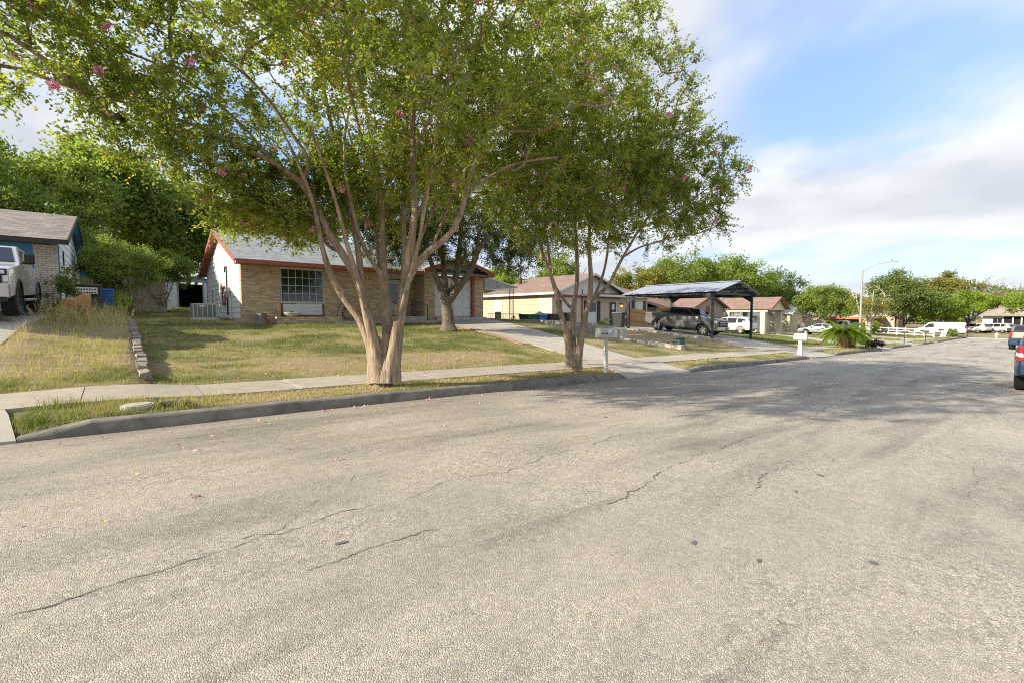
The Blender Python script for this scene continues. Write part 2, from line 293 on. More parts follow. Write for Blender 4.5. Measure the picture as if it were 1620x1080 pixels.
# ------------------------------------------------------------------ object helpers
def tag(o,label=None,cat=None,group=None,kind=None):
    if label: o['label']=label
    if cat: o['category']=cat
    if group: o['group']=group
    if kind: o['kind']=kind
    return o
def thing(name,label,cat,loc=(0,0,0),rz=0.,group=None):
    o=bpy.data.objects.new(name,None); o.empty_display_size=.3; COL.objects.link(o); o.location=loc; o.rotation_euler=(0,0,rz); return tag(o,label,cat,group)
def struct(name,loc=(0,0,0)):
    o=bpy.data.objects.new(name,None); o.empty_display_size=.3; COL.objects.link(o); o.location=loc; o['kind']='structure'; return o
def link(name,me,parent=None,local=False):
    o=bpy.data.objects.new(name,me); COL.objects.link(o)
    if parent is not None:
        o.parent=parent
        if not local and parent.parent is None: o.matrix_parent_inverse=Matrix.Translation(-Vector(parent.location))
    return o
def setloc(root,loc,rz=0.):
    root.location=loc; root.rotation_euler=(0,0,rz); return root
def copy_tree(o,parent=None):
    c=o.copy(); COL.objects.link(c)
    if parent is not None: c.parent=parent
    for ch in list(o.children): copy_tree(ch,c)
    return c
class MB:
    def __init__(s): s.v=[]; s.f=[]
    def add(s,v,f):
        n=len(s.v); s.v.extend([tuple(map(float,p)) for p in v]); s.f.extend([tuple(i+n for i in q) for q in f]); return s
    def box(s,a,b,rz=0.,c=None):
        x0,y0,z0=a; x1,y1,z1=b
        v=[(x0,y0,z0),(x1,y0,z0),(x1,y1,z0),(x0,y1,z0),(x0,y0,z1),(x1,y0,z1),(x1,y1,z1),(x0,y1,z1)]
        if rz:
            cx,cy=c if c else ((x0+x1)/2,(y0+y1)/2); k,q=math.cos(rz),math.sin(rz)
            v=[(cx+(x-cx)*k-(y-cy)*q,cy+(x-cx)*q+(y-cy)*k,z) for x,y,z in v]
        return s.add(v,[(3,2,1,0),(4,5,6,7),(0,1,5,4),(1,2,6,5),(2,3,7,6),(3,0,4,7)])
    def hexa(s,v): return s.add(v,[(3,2,1,0),(4,5,6,7),(0,1,5,4),(1,2,6,5),(2,3,7,6),(3,0,4,7)])
    def prism(s,pts,d):
        """closed polygon pts (3d) extruded by vector d"""
        n=len(pts); v=[tuple(p) for p in pts]+[tuple(p[i]+d[i] for i in range(3)) for p in pts]
        return s.add(v,[tuple(range(n))[::-1],tuple(range(n,2*n))]+[(i,(i+1)%n,n+(i+1)%n,n+i) for i in range(n)])
    def bar(s,p,q,w,h=None,up=(0,0,1)):
        h=h or w; p=Vector(p); q=Vector(q); d=(q-p).normalized(); u=Vector(up)
        if abs(d.dot(u))>.98: u=Vector((0,1,0))
        a=d.cross(u).normalized()*(w/2); b=a.cross(d).normalized()*(h/2)
        return s.hexa([p-a-b,p+a-b,q+a-b,q-a-b,p-a+b,p+a+b,q+a+b,q-a+b])
    def cyl(s,p,q,r,r2=None,n=10):
        r2=r if r2 is None else r2; p=Vector(p); q=Vector(q); d=(q-p).normalized(); u=Vector((0,0,1)) if abs(d.z)<.9 else Vector((1,0,0))
        a=d.cross(u).normalized(); b=d.cross(a); v=[]
        for c,rr in ((p,r),(q,r2)):
            for i in range(n):
                t=2*math.pi*i/n; v.append(c+a*math.cos(t)*rr+b*math.sin(t)*rr)
        return s.add(v,[tuple(range(n))[::-1],tuple(range(n,2*n))]+[(i,(i+1)%n,n+(i+1)%n,n+i) for i in range(n)])
    def lathe(s,prof,c=(0,0,0),n=16,axis='z'):
        v=[]
        for r,h in prof:
            for i in range(n):
                t=2*math.pi*i/n; a,b=r*math.cos(t),r*math.sin(t)
                v.append((c[0]+a,c[1]+b,c[2]+h) if axis=='z' else (c[0]+a,c[1]+h,c[2]+b))
        f=[(k*n+i,k*n+(i+1)%n,(k+1)*n+(i+1)%n,(k+1)*n+i) for k in range(len(prof)-1) for i in range(n)]
        f+=[tuple(range(n)),tuple(range((len(prof)-1)*n,len(prof)*n))]
        return s.add(v,f)
    def build(s,name,mat,parent=None,smooth=False,local=False,bevel=0.,uv=None):
        me=bpy.data.meshes.new(name); me.from_pydata(s.v,[],s.f); me.validate(); 
        bm=bmesh.new(); bm.from_mesh(me); bmesh.ops.recalc_face_normals(bm,faces=bm.faces)
        if bevel: bmesh.ops.bevel(bm,geom=[e for e in bm.edges],offset=bevel,segments=1,affect='EDGES',clamp_overlap=True)
        bm.to_mesh(me); bm.free()
        if smooth: 
            me.polygons.foreach_set('use_smooth',[True]*len(me.polygons)); me.set_sharp_from_angle(angle=R(38))
        me.materials.append(mat)
        return link(name,me,parent,local)
def np_mesh(name,V,F,mat,parent=None,attr=None,smooth=False):
    me=bpy.data.meshes.new(name); V=np.asarray(V,np.float32); F=np.asarray(F,np.int32); k=F.shape[1]
    me.vertices.add(len(V)); me.vertices.foreach_set('co',V.ravel()); me.loops.add(F.size); me.loops.foreach_set('vertex_index',F.ravel())
    me.polygons.add(len(F)); me.polygons.foreach_set('loop_start',np.arange(0,F.size,k,dtype=np.int32)); me.polygons.foreach_set('loop_total',np.full(len(F),k,np.int32))
    if smooth: me.polygons.foreach_set('use_smooth',np.ones(len(F),bool))
    if attr:
        for n,d in attr.items():
            a=me.attributes.new(n,'FLOAT','POINT'); a.data.foreach_set('value',np.asarray(d,np.float32))
    me.update(calc_edges=True); me.materials.append(mat)
    return link(name,me,parent)
def vnoise(x,y,seed=0):
    xi=np.floor(x).astype(np.int64); yi=np.floor(y).astype(np.int64); u=x-xi; v=y-yi; u=u*u*(3-2*u); v=v*v*(3-2*v)
    def h(a,b):
        n=(a*374761393+b*668265263+seed*974634777)&0x7fffffff; n=((n^(n>>13))*1274126177)&0x7fffffff; return ((n^(n>>16))&0xffff)/65535.
    return (h(xi,yi)*(1-u)+h(xi+1,yi)*u)*(1-v)+(h(xi,yi+1)*(1-u)+h(xi+1,yi+1)*u)*v
def fbm(x,y,seed=0,o=4):
    s=0;a=.5;t=0
    for k in range(o): s=s+a*vnoise(x*2**k,y*2**k,seed+k*17); t+=a; a*=.55
    return s/t
def inpoly(x,y,poly):
    c=np.zeros(np.shape(x),bool); n=len(poly)
    for i in range(n):
        x0,y0=poly[i]; x1,y1=poly[(i+1)%n]
        if y0==y1: continue
        t=((y0>y)!=(y1>y))&(x<(x1-x0)*(y-y0)/(y1-y0)+x0); c^=t
    return c
# ------------------------------------------------------------------ the setting: driveways first (the ground dips under them)
DRIVES=[dict(l=[(-6.4,7.66),(-6.1,8.9),(-5.6,10.3),(-5.4,23.4)],r=[(-.98,7.66),(-1.2,8.9),(-2.0,10.3),(-2.15,12.5),(-2.0,15),(-1.9,18),(-1.85,23.4)]),
 dict(l=[(10.9,7.66),(11.6,8.95),(12.35,10.3),(12.9,12),(14.1,16),(14.6,20),(14.65,24.3)],r=[(14.5,7.66),(14.75,8.95),(15.1,10.3),(15.8,12),(17.1,15),(18.0,19),(18.6,22),(18.7,24.3)]),
 dict(l=[(26.8,7.66),(27.3,8.95),(27.6,10.3),(28.3,12.5),(29.2,14.2),(29.2,25.9)],r=[(30.9,7.66),(31.5,8.95),(32.6,10.3),(34.4,12.5),(35.9,14.2),(36.2,25.9)]),
 dict(l=[(42.8,7.66),(43.4,8.95),(44.5,10.3),(55.4,20),(55.6,29)],r=[(45.9,7.66),(46.6,8.95),(48,10.3),(61.4,20.2),(61.6,29)]),
 dict(l=[(54.6,7.66),(55.6,8.95),(57,10.3),(66.6,18),(67.4,26)],r=[(59.8,7.66),(60.6,8.95),(62,10.3),(71.2,18),(72,26)]),
 dict(l=[(67.5,7.66),(68.2,8.95),(69.5,10.3),(80,20),(81,28)],r=[(69.9,7.66),(71.5,8.95),(74,10.3),(86,20),(88,28)])]
for d in DRIVES: d['poly']=d['l']+d['r'][::-1]
def ex(e,y): return np.interp(y,[p[1] for p in e],[p[0] for p in e])
def driveZ(x,y):
    gg=G(x,np.maximum(y,8.95))+.02
    return np.where(y<8.95,(zr(x)+.015)+(gg-zr(x)-.015)*np.clip((y-7.66)/1.29,0,1),gg)
KERBS=((-1.0,10.8,1,1),(14.5,26.7,1,1),(31,42.7,1,1),(46,54.5,1,1),(60,67.4,1,1),(70,80.5,1,0),(-40,-6.6,0,1))
def dip(X,Y):
    f=np.zeros(np.shape(X))
    for a,b,ta,tb in KERBS:
        k=((X>=a)&(X<=b)).astype(float)
        if ta: k=np.minimum(k,np.clip((X-a)/.6,0,1))
        if tb: k=np.minimum(k,np.clip((b-X)/.6,0,1))
        f=np.maximum(f,k)
    f=np.where(X>80,1,f)
    return (1-f)*.14*np.clip((8.95-Y)/1.2,0,1)
def ground():
    xs=np.concatenate([np.arange(-80,-12,4),np.arange(-12,-6.5,.5),np.arange(-6.5,.1,.22),[.17,.375],np.arange(.5,20.8,.22),[20.92,21.18],np.arange(21.3,33,.25),np.arange(33,60,.5),np.arange(60,110,1.2),np.arange(110,650,25)])
    ys=np.concatenate([np.arange(7.62,10.6,.17),np.arange(10.6,26,.3),np.arange(26,60,1.6),np.arange(60,640,30)])
    X,Y=np.meshgrid(xs,ys,indexing='ij'); Z=G(X,Y)-dip(X,Y)
    Z=Z+np.where(Y>10.4,(fbm(X*1.3,Y*1.3,5)-.5)*.05*np.clip((60-Y)/30,0,1),0)
    for d in DRIVES:
        m=inpoly(X,Y,d['poly']); Z=np.where(m,driveZ(X,Y)-.035,Z)
    m=(Y>8.9)&(Y<10.3); Z=np.where(m,np.minimum(Z,G(X,Y)-.03),Z)
    Z=np.where(Y<7.8,Z-.3,Z)
    dry=dryness(X,Y)
    ny=len(ys); i=np.arange(len(xs)-1)[:,None]*ny+np.arange(ny-1)[None,:]
    F=np.stack([i,i+ny,i+ny+1,i+1],-1).reshape(-1,4)
    o=np_mesh('lawn_ground',np.stack([X,Y,Z],-1).reshape(-1,3),F,M['lawn'],None,{'dry':dry.ravel()},True); o['kind']='structure'
    # verge on the near side of the street and the land below the road
    xs=np.concatenate([np.arange(-80,130,3.),np.arange(130,650,40)]); ys=np.array([-600,-200,-60,-20,-8,-4,-1.88,-1.85])
    X,Y=np.meshgrid(xs,ys,indexing='ij'); Z=zr(X)+.13
    Z=np.where(Y>-1.86,Z-.3,Z); ny=len(ys); i=np.arange(len(xs)-1)[:,None]*ny+np.arange(ny-1)[None,:]
    k=(X[:-1,:-1].ravel()>81)&(X[:-1,:-1].ravel()<93)
    F=np.stack([i,i+ny,i+ny+1,i+1],-1).reshape(-1,4)[~k]
    o=np_mesh('verge_ground',np.stack([X,Y,Z],-1).reshape(-1,3),F,M['lawn'],None,{'dry':dryness(X,Y).ravel()},True); o['kind']='structure'
    xs=np.arange(92.6,140,3.); ys=np.array([-1.9,2,5,7.65]); X,Y=np.meshgrid(xs,ys,indexing='ij'); Z=G(X,np.full_like(X,7.9))+.0*X
    ny=len(ys); i=np.arange(len(xs)-1)[:,None]*ny+np.arange(ny-1)[None,:]; F=np.stack([i,i+ny,i+ny+1,i+1],-1).reshape(-1,4)
    o=np_mesh('corner_ground',np.stack([X,Y,Z],-1).reshape(-1,3),F,M['lawn'],None,{'dry':dryness(X,Y).ravel()},True); o['kind']='structure'
def dryness(X,Y):
    n=fbm(X*.55,Y*.55,11); n2=fbm(X*1.9,Y*1.9,23)
    d=.44+(n-.5)*1.3+(n2-.5)*.8
    band=np.exp(-((Y-12.3)/1.6)**2)*np.clip((X-1.)/5,0,1)*np.clip((14-X)/4,0,1)
    d=d+.34*band
    d=d+.42*np.exp(-((X-4.2)/2.6)**2-((Y-8.5)/.8)**2)+.3*np.exp(-((X-9.8)/1.8)**2-((Y-8.5)/.8)**2)
    d=d+np.where((X<.3)&(X>-6)&(Y>10.3),.07,0)                          # unmown dry grass of the first lot
    d=d-np.where((Y>13.5)&(X>.4)&(X<13),.16,0)
    d=d-np.where((X>36)&(X<60)&(Y>10.5),.30,0)                          # watered lawn of the stone house
    d=d+np.where((X>21)&(X<29)&(Y>15),.18,0)
    d=d+np.where((X>33)&(X<42.5)&(Y<10.2),.2,0)
    return np.clip(d,0,1)
ground()
def road():
    xs=np.concatenate([np.arange(-60,-4,2),np.arange(-4,12,.4),np.arange(12,40,1.),np.arange(40,81,2.),[81.]]); ys=np.linspace(-1.72,7.70,14)
    X,Y=np.meshgrid(xs,ys,indexing='ij'); Z=zr(X)+.045*(1-((Y-3.)/4.7)**2)-.004-.012*np.clip((Y-7.2)/.5,0,1)
    ny=len(ys); i=np.arange(len(xs)-1)[:,None]*ny+np.arange(ny-1)[None,:]; F=np.stack([i,i+ny,i+ny+1,i+1],-1).reshape(-1,4)
    r=np_mesh('road',np.stack([X,Y,Z],-1).reshape(-1,3),F,M['asphalt'],None,None,True); r['kind']='structure'
    xs=np.array([81.,85,89,92.6]); ys=np.concatenate([np.arange(-80,-1.8,6),np.linspace(-1.72,7.7,14)])
    X,Y=np.meshgrid(xs,ys,indexing='ij'); Z=zr(X)+.045*np.clip(1-((Y-3.)/4.7)**2,0,1)-.004-.012*np.clip((Y-7.2)/.5,0,1)*(Y<7.8)
    ny=len(ys); i=np.arange(len(xs)-1)[:,None]*ny+np.arange(ny-1)[None,:]; F=np.stack([i,i+ny,i+ny+1,i+1],-1).reshape(-1,4)
    r2=np_mesh('side_road',np.stack([X,Y,Z],-1).reshape(-1,3),F,M['asphalt'],None,None,True); r2['kind']='structure'
    return r
ROAD=road()
def roadz(x,y): return float(zr(x)+.045*(1-((y-3.)/4.7)**2)-.004)
CR=[[(-.49,3.15),(-.27,3.15),(-.04,3.19),(.26,3.29),(.46,3.35),(.69,3.4),(.96,3.63),(1.23,3.75),(1.45,3.94),(1.61,4.13)],
 [(.53,3.34),(.79,3.33),(1.17,3.42),(1.5,3.38),(1.76,3.34),(2.13,3.45),(2.5,3.37),(2.76,3.31),(3.36,3.41),(4.09,3.41),(5.03,3.55)],
 [(2.88,2.21),(3.35,2.28),(3.62,2.37),(4.18,2.41),(4.57,2.37),(5.01,2.49),(5.53,2.44),(6.24,2.5)],
 [(-.4,4.88),(.06,4.99),(.56,5.01),(1.11,5.06),(1.71,5.17),(2.42,5.05),(3.23,4.91),(4.14,4.83)],[(4.06,1.59),(4.25,1.64),(4.53,1.69),(4.8,1.71),(5.09,1.66)],
 [(7.06,.43),(6.23,.32),(5.54,.26),(5.34,.28)],[(19.36,3.46),(19.22,2.56),(19.23,1.82),(18.97,1.),(19.08,.33)],[(3.74,3.73),(4.32,3.85),(5.12,3.92),(5.78,3.97)],
 [(-.55,7.09),(-.01,6.87),(.52,6.76),(1.06,6.84),(2.4,6.75)],[(.73,2.68),(.95,2.68),(1.24,2.69),(1.64,2.65)],[(7.5,2.6),(9,2.52),(11,2.66),(14,2.55)],[(5.5,5.2),(7,5.1),(9.5,5.3),(12,5.2)]]
def cracks():
    for ci,pl in enumerate(CR):
        w0=[.009,.007,.009,.004,.009,.005,.04,.004,.008,.009,.009,.009][ci]
        pts=[]
        for (x0,y0),(x1,y1) in zip(pl,pl[1:]):
            n=max(2,int(math.hypot(x1-x0,y1-y0)/.028))
            for k in range(n): t=k/n; pts.append((x0+(x1-x0)*t,y0+(y1-y0)*t))
        pts=np.array(pts); n=len(pts)
        off=np.cumsum(rng.normal(0,.011,n)); off=off-np.linspace(off[0],off[-1],n); off+=rng.normal(0,.005,n)
        d=np.gradient(pts,axis=0); d/=np.linalg.norm(d,axis=1)[:,None]+1e-9; nn=np.stack([-d[:,1],d[:,0]],1)
        c=pts+nn*off[:,None]; w=w0*np.clip(.25+1.1*vnoise(np.arange(n)*.23,np.zeros(n)+ci*3.1,ci)+rng.normal(0,.18,n),.08,1.6); w[0]=w[-1]=.0008
        m=MB()
        for k in range(n-1):
            if vnoise(np.array([k*.06]),np.array([ci*7.7]),5)[0]<.24: continue
            q=[c[k]-nn[k]*w[k]/2,c[k]+nn[k]*w[k]/2,c[k+1]+nn[k+1]*w[k+1]/2,c[k+1]-nn[k+1]*w[k+1]/2]
            m.add([(p[0],p[1],roadz(p[0],p[1])+.004) for p in q],[(0,1,2,3)])
        if m.f: m.build('road_crack',M['crack'],ROAD)
    for x,y,r in ((1.02,2.88,.020),(2.84,1.45,.016),(5.19,1.37,.024),(4.48,1.36,.014),(2.94,1.08,.014),(3.49,.62,.018),(5.7,4.4,.02)):
        m=MB(); n=16; ph=random.uniform(0,6); k=[(x+math.cos(2*math.pi*i/n)*r*(1+.3*math.sin(2*math.pi*i*2/n+ph)+.2*random.random())*1.5,y+math.sin(2*math.pi*i/n)*r*(1+.3*math.sin(2*math.pi*i*2/n+ph)+.2*random.random())) for i in range(n)]
        m.add([(a,b,roadz(a,b)+.005) for a,b in k],[tuple(range(n))]); m.build('tar_spot',M['tar'],ROAD)
cracks()
def kerb_run(parent,x0,x1,taper0,taper1,step=3.4,side=1):
    n=max(1,round((x1-x0)/step)); e=np.linspace(x0,x1,n+1)
    for a,b in zip(e,e[1:]):
        m=MB(); xs=np.linspace(a+.006,b-.006,max(3,int((b-a)/.3))); rows=[]
        for x in xs:
            h=.15
            if taper0: h*=np.clip((x-x0)/.55,.12,1)
            if taper1: h*=np.clip((x1-x)/.55,.12,1)
            z=float(zr(x)); j=random.uniform(-.004,.004)
            fy=7.66 if side>0 else -1.70; s=side
            if random.random()<.05: j-=random.uniform(.006,.02)
            prof=[(-.0,-.06),(.012,h*.45),(.03,h-.022),(.05,h-.004),(.085,h+.004),(.20,h+.008),(.21,-.12)]
            rows.append([(x,fy+s*p[0]+(j if k in (1,2) else 0),z+p[1]) for k,p in enumerate(prof)])
        k=len(rows[0])
        for r in rows: m.v.extend(r)
        L=len(rows)
        for i in range(L-1):
            for j in range(k-1): m.f.append((i*k+j,(i+1)*k+j,(i+1)*k+j+1,i*k+j+1))
        m.f.append(tuple(range(k))); m.f.append(tuple((L-1)*k+j for j in range(k)))
        m.build('kerb_stone',M['kerb'],parent)
KERB=struct('kerb')
for x0,x1,a,b in KERBS: kerb_run(KERB,x0,x1,a,b)
for x in (81.,): kerb_run(KERB,80.5,92,0,0)
NK=struct('near_kerb'); kerb_run(NK,-30,81,0,0,12,-1)
def sheet(name,f,u0,u1,v0,v1,nu,nv,mat,parent,zf,th=.09):
    m=MB(); us=np.linspace(0,1,nu+1)
    for v in np.linspace(v0,v1,nv+1):
        a,b=f(v); 
        for u in us:
            x=a+(b-a)*(u0+(u1-u0)*u); m.v.append((x,v,float(zf(x,v))))
    k=nu+1; n=len(m.v)
    for j in range(nv):
        for i in range(nu): m.f.append((j*k+i,j*k+i+1,(j+1)*k+i+1,(j+1)*k+i))
    ring=[i for i in range(k)]+[j*k+nu for j in range(1,nv+1)]+[nv*k+i for i in range(nu-1,-1,-1)]+[j*k for j in range(nv-1,0,-1)]
    for i in ring: p=m.v[i]; m.v.append((p[0],p[1],p[2]-th))
    q=len(ring)
    for i in range(q): m.f.append((ring[i],ring[(i+1)%q],n+(i+1)%q,n+i))
    return m.build(name,mat,parent)
SW=struct('sidewalk')
x=-14.0
while x<82:
    w=1.5 if x<27 else 3.
    xa,xb=x+.006,x+w-.006; jz=random.uniform(-.006,.008)
    sheet('slab',lambda v:(xa,xb),0,1,8.955,10.25,2,2,M['slab'],SW,lambda a,b:G(a,b)+.025+jz); x+=w
for di,d in enumerate(DRIVES):
    D=struct('driveway')
    f=lambda y:(float(ex(d['l'],y)),float(ex(d['r'],y)))
    sheet('apron',f,0,1,7.665,8.945,8,5,M['drive'],D,lambda a,b:driveZ(np.array(a),np.array(b)))
    y1=d['l'][-1][1]; cuts=np.linspace(10.262,y1,6 if di<3 else 4)
    halves=((0,.497),(.503,1)) if di in (1,2) else ((0,1),)
    for a,b in zip(cuts,cuts[1:]):
        for h in halves: sheet('slab',f,h[0],h[1],a+.007,b-.007,5,8,M['drive'],D,lambda p,q:driveZ(np.array(p),np.array(q)))
# dry stone edging between the first two lawns
def stone_wall():
    y=10.95; t=thing('stone_edging','low dry limestone edging wall between the tall grass lot and the mown lawn','wall',(.27,11,g(.3,11)))
    while y<22.6:
        L=random.uniform(.28,.52); zt=g(.15,y+L/2)+.03+random.uniform(-.03,.03); zb=g(.4,y+L/2)-.12
        cuts=[zb,zt] if y>12.2 else [zb,zb+(zt-zb)*.5,zt]
        for a,b in zip(cuts,cuts[1:]):
            j=lambda s=.035: random.uniform(-s,s)
            x0,x1=.20,.385
            m=MB(); m.hexa([(x0+j(),y+.01+j(.015),a),(x1+j(),y+.01+j(.015),a),(x1+j(),y+L-.01+j(.015),a),(x0+j(),y+L-.01+j(.015),a),(x0+j(),y+.01+j(.02),b+j(.02)),(x1+j(),y+.01+j(.02),b+j(.02)),(x1+j(),y+L-.01+j(.02),b+j(.02)),(x0+j(),y+L-.01+j(.02),b+j(.02))])
            m.build('stone',M['stone'],t,bevel=.018)
        y+=L
stone_wall()
def lot_wall():
    t=thing('retaining_wall','weathered concrete retaining wall stepping down beside the driveway','wall',(21,18,.2))
    def seg(n,y0,y1,z0,z1,w=.2,b=None):
        m=MB(); zb=min(g(20.9,y0),g(20.9,y1),g(21.25,y0),g(21.25,y1))-.2
        m.hexa([(21.05-w/2,y0,zb),(21.05+w/2,y0,zb),(21.05+w/2,y1,zb),(21.05-w/2,y1,zb),(21.05-w/2,y0,z0),(21.05+w/2,y0,z0),(21.05+w/2,y1,z1),(21.05-w/2,y1,z1)]); m.build(n,M['conc'],t,bevel=.012)
    seg('wall_panel',20.6,24.6,1.10,1.12); seg('wall_panel',17.2,20.57,.98,1.10); seg('wall_panel',15.7,17.17,.8,.86); seg('end_pillar',15.0,15.66,.70,.70,.5); seg('low_wall',13.3,14.97,.10,.16); seg('low_wall',12.2,13.27,.0,.09); seg('end_block',11.55,12.17,-.02,-.0,.34)
lot_wall()
# ------------------------------------------------------------------ building helpers
def fmap(face,pos):
    if face=='-y': return lambda u,z,d:(u,pos-d,z)
    if face=='+y': return lambda u,z,d:(u,pos+d,z)
    if face=='-x': return lambda u,z,d:(pos-d,u,z)
    return lambda u,z,d:(pos+d,u,z)
def wbox(m,mp,u0,u1,z0,z1,d0,d1): return m.hexa([mp(u0,z0,d0),mp(u1,z0,d0),mp(u1,z0,d1),mp(u0,z0,d1),mp(u0,z1,d0),mp(u1,z1,d0),mp(u1,z1,d1),mp(u0,z1,d1)])
def wpart(name,parent,mp,u0,u1,z0,z1,d0,d1,mat,bevel=0.):
    return wbox(MB(),mp,u0,u1,z0,z1,d0,d1).build(name,mat,parent,bevel=bevel)
def window(parent,face,pos,u0,u1,z0,z1,cols=1,rows=1,glass='glass',frame='whitet',mull=None,fw=.05,mw=.03,proud=.035,sill=True):
    mp=fmap(face,pos); m=MB()
    wbox(m,mp,u0,u0+fw,z0,z1,-.02,proud); wbox(m,mp,u1-fw,u1,z0,z1,-.02,proud); wbox(m,mp,u0+fw,u1-fw,z1-fw,z1,-.02,proud); wbox(m,mp,u0+fw,u1-fw,z0,z0+fw,-.02,proud)
    if sill: wbox(m,mp,u0-.04,u1+.04,z0-.05,z0-.002,-.02,proud+.03)
    w=m.build('window',M[frame],parent)
    U=np.linspace(u0+fw,u1-fw,cols+1); Z=np.linspace(z0+fw,z1-fw,rows+1)
    for i in range(cols):
        for j in range(rows):
            gl=glass[j%len(glass)] if isinstance(glass,(list,tuple)) else glass
            wpart('pane',w,mp,U[i]+(mw/2 if i else 0),U[i+1]-(mw/2 if i<cols-1 else 0),Z[j]+(mw/2 if j else 0),Z[j+1]-(mw/2 if j<rows-1 else 0),-.015,proud-.022,M[gl])
    if cols*rows>1:
        m=MB()
        for u in U[1:-1]: wbox(m,mp,u-mw/2,u+mw/2,z0+fw,z1-fw,-.01,proud-.008)
        for z in Z[1:-1]:
            for i in range(cols): wbox(m,mp,U[i]+(mw/2 if i else 0),U[i+1]-(mw/2 if i<cols-1 else 0),z-mw/2,z+mw/2,-.01,proud-.009)
        m.build('muntin',M[mull or frame],w)
    return w
def slope(name,parent,p,mat,th=.07):
    """roof plane through 4 corners p (eave a, eave b, ridge b, ridge a) with thickness and uv in metres"""
    p=[Vector(q) for q in p]; n=(p[1]-p[0]).cross(p[3]-p[0]).normalized()
    if n.z<0: n=-n
    e1=(p[1]-p[0]).normalized(); e2=n.cross(e1)
    if e2.z<0: e2=-e2
    v=[q for q in p]+[q-n*th for q in p]; f=[(0,1,2,3),(7,6,5,4)]+[(i,i+4,(i+1)%4+4,(i+1)%4) for i in range(4)]
    me=bpy.data.meshes.new(name); me.from_pydata(v,[],f); bm=bmesh.new(); bm.from_mesh(me); bmesh.ops.recalc_face_normals(bm,faces=bm.faces); bm.to_mesh(me); bm.free()
    uv=me.uv_layers.new(name='UVMap'); co=[me.vertices[l.vertex_index].co for l in me.loops]
    uv.data.foreach_set('uv',[c for q in co for c in ((q-p[0]).dot(e1)+50,(q-p[0]).dot(e2)+50)])
    me.materials.append(mat); return link(name,me,parent)
BRK=None
def brick_mesh(mat,L,H,D):
    m=MB(); m.box((-L/2,-D/2,-H/2),(L/2,D/2,H/2)); o=m.build('brick',mat,None,bevel=.005); me=o.data; bpy.data.objects.remove(o); return me
def bricks(parent,face,pos,u0,u1,z0,z1,L,H,mats,limit=10**9,proud=.012,jt=.011,solid=None,skip=None):
    """courses of running bond; the first `limit` bricks are objects, the rest one joined part"""
    mp=fmap(face,pos); cnt=0; rest=MB(); rows=int((z1-z0)/H); D=.03
    rz={'-y':0,'+y':0,'-x':R(90),'+x':R(90)}[face]; meshes={}
    for r in range(rows):
        z=z0+(r+.5)*H; u=u0-(L/2 if r%2 else 0)
        while u<u1-.02:
            a=max(u,u0)+jt/2; b=min(u+L,u1)-jt/2
            if b-a>.04 and not(skip and skip(a,b,z)):
                pr=proud+random.uniform(-.003,.003)
                if cnt<limit:
                    k=round(b-a,3)
                    if k not in meshes: meshes[k]=brick_mesh(M[mats[0]],b-a,H-jt,D)
                    o=link('brick',meshes[k],parent); c=mp((a+b)/2,z,pr-D/2); o.location=c; o.rotation_euler=(0,0,rz); cnt+=1
                else: wbox(rest,mp,a,b,z-H/2+jt/2,z+H/2-jt/2,pr-D,pr)
            u+=L
    if rest.v:
        o=rest.build('brickwork',M[mats[1]],parent); o['kind']='stuff'
def planks(parent,face,pos,yr,z0,z1,H,mat,name='plank',proud=.022):
    """lap siding; yr(z) gives the span of the wall at height z"""
    mp=fmap(face,pos); z=z0
    while z<z1-.03:
        zt=min(z+H-.006,z1); a0,b0=yr(z); a1,b1=yr(zt)
        if b1-a1<.05: a1=b1=(a1+b1)/2; a1-=.01; b1+=.01
        m=MB(); m.hexa([mp(a0,z,0),mp(b0,z,0),mp(b0,z,proud),mp(a0,z,proud),mp(a1,zt,0),mp(b1,zt,0),mp(b1,zt,.004),mp(a1,zt,.004)]); m.build(name,mat,parent); z+=H
def solidwall(name,parent,mat,pts2d,face,pos,th=.18):
    mp=fmap(face,pos); pts=[mp(u,z,0) for u,z in pts2d]; q=mp(0,0,-th); o=mp(0,0,0); return MB().prism(pts,[q[i]-o[i] for i in range(3)]).build(name,mat,parent)
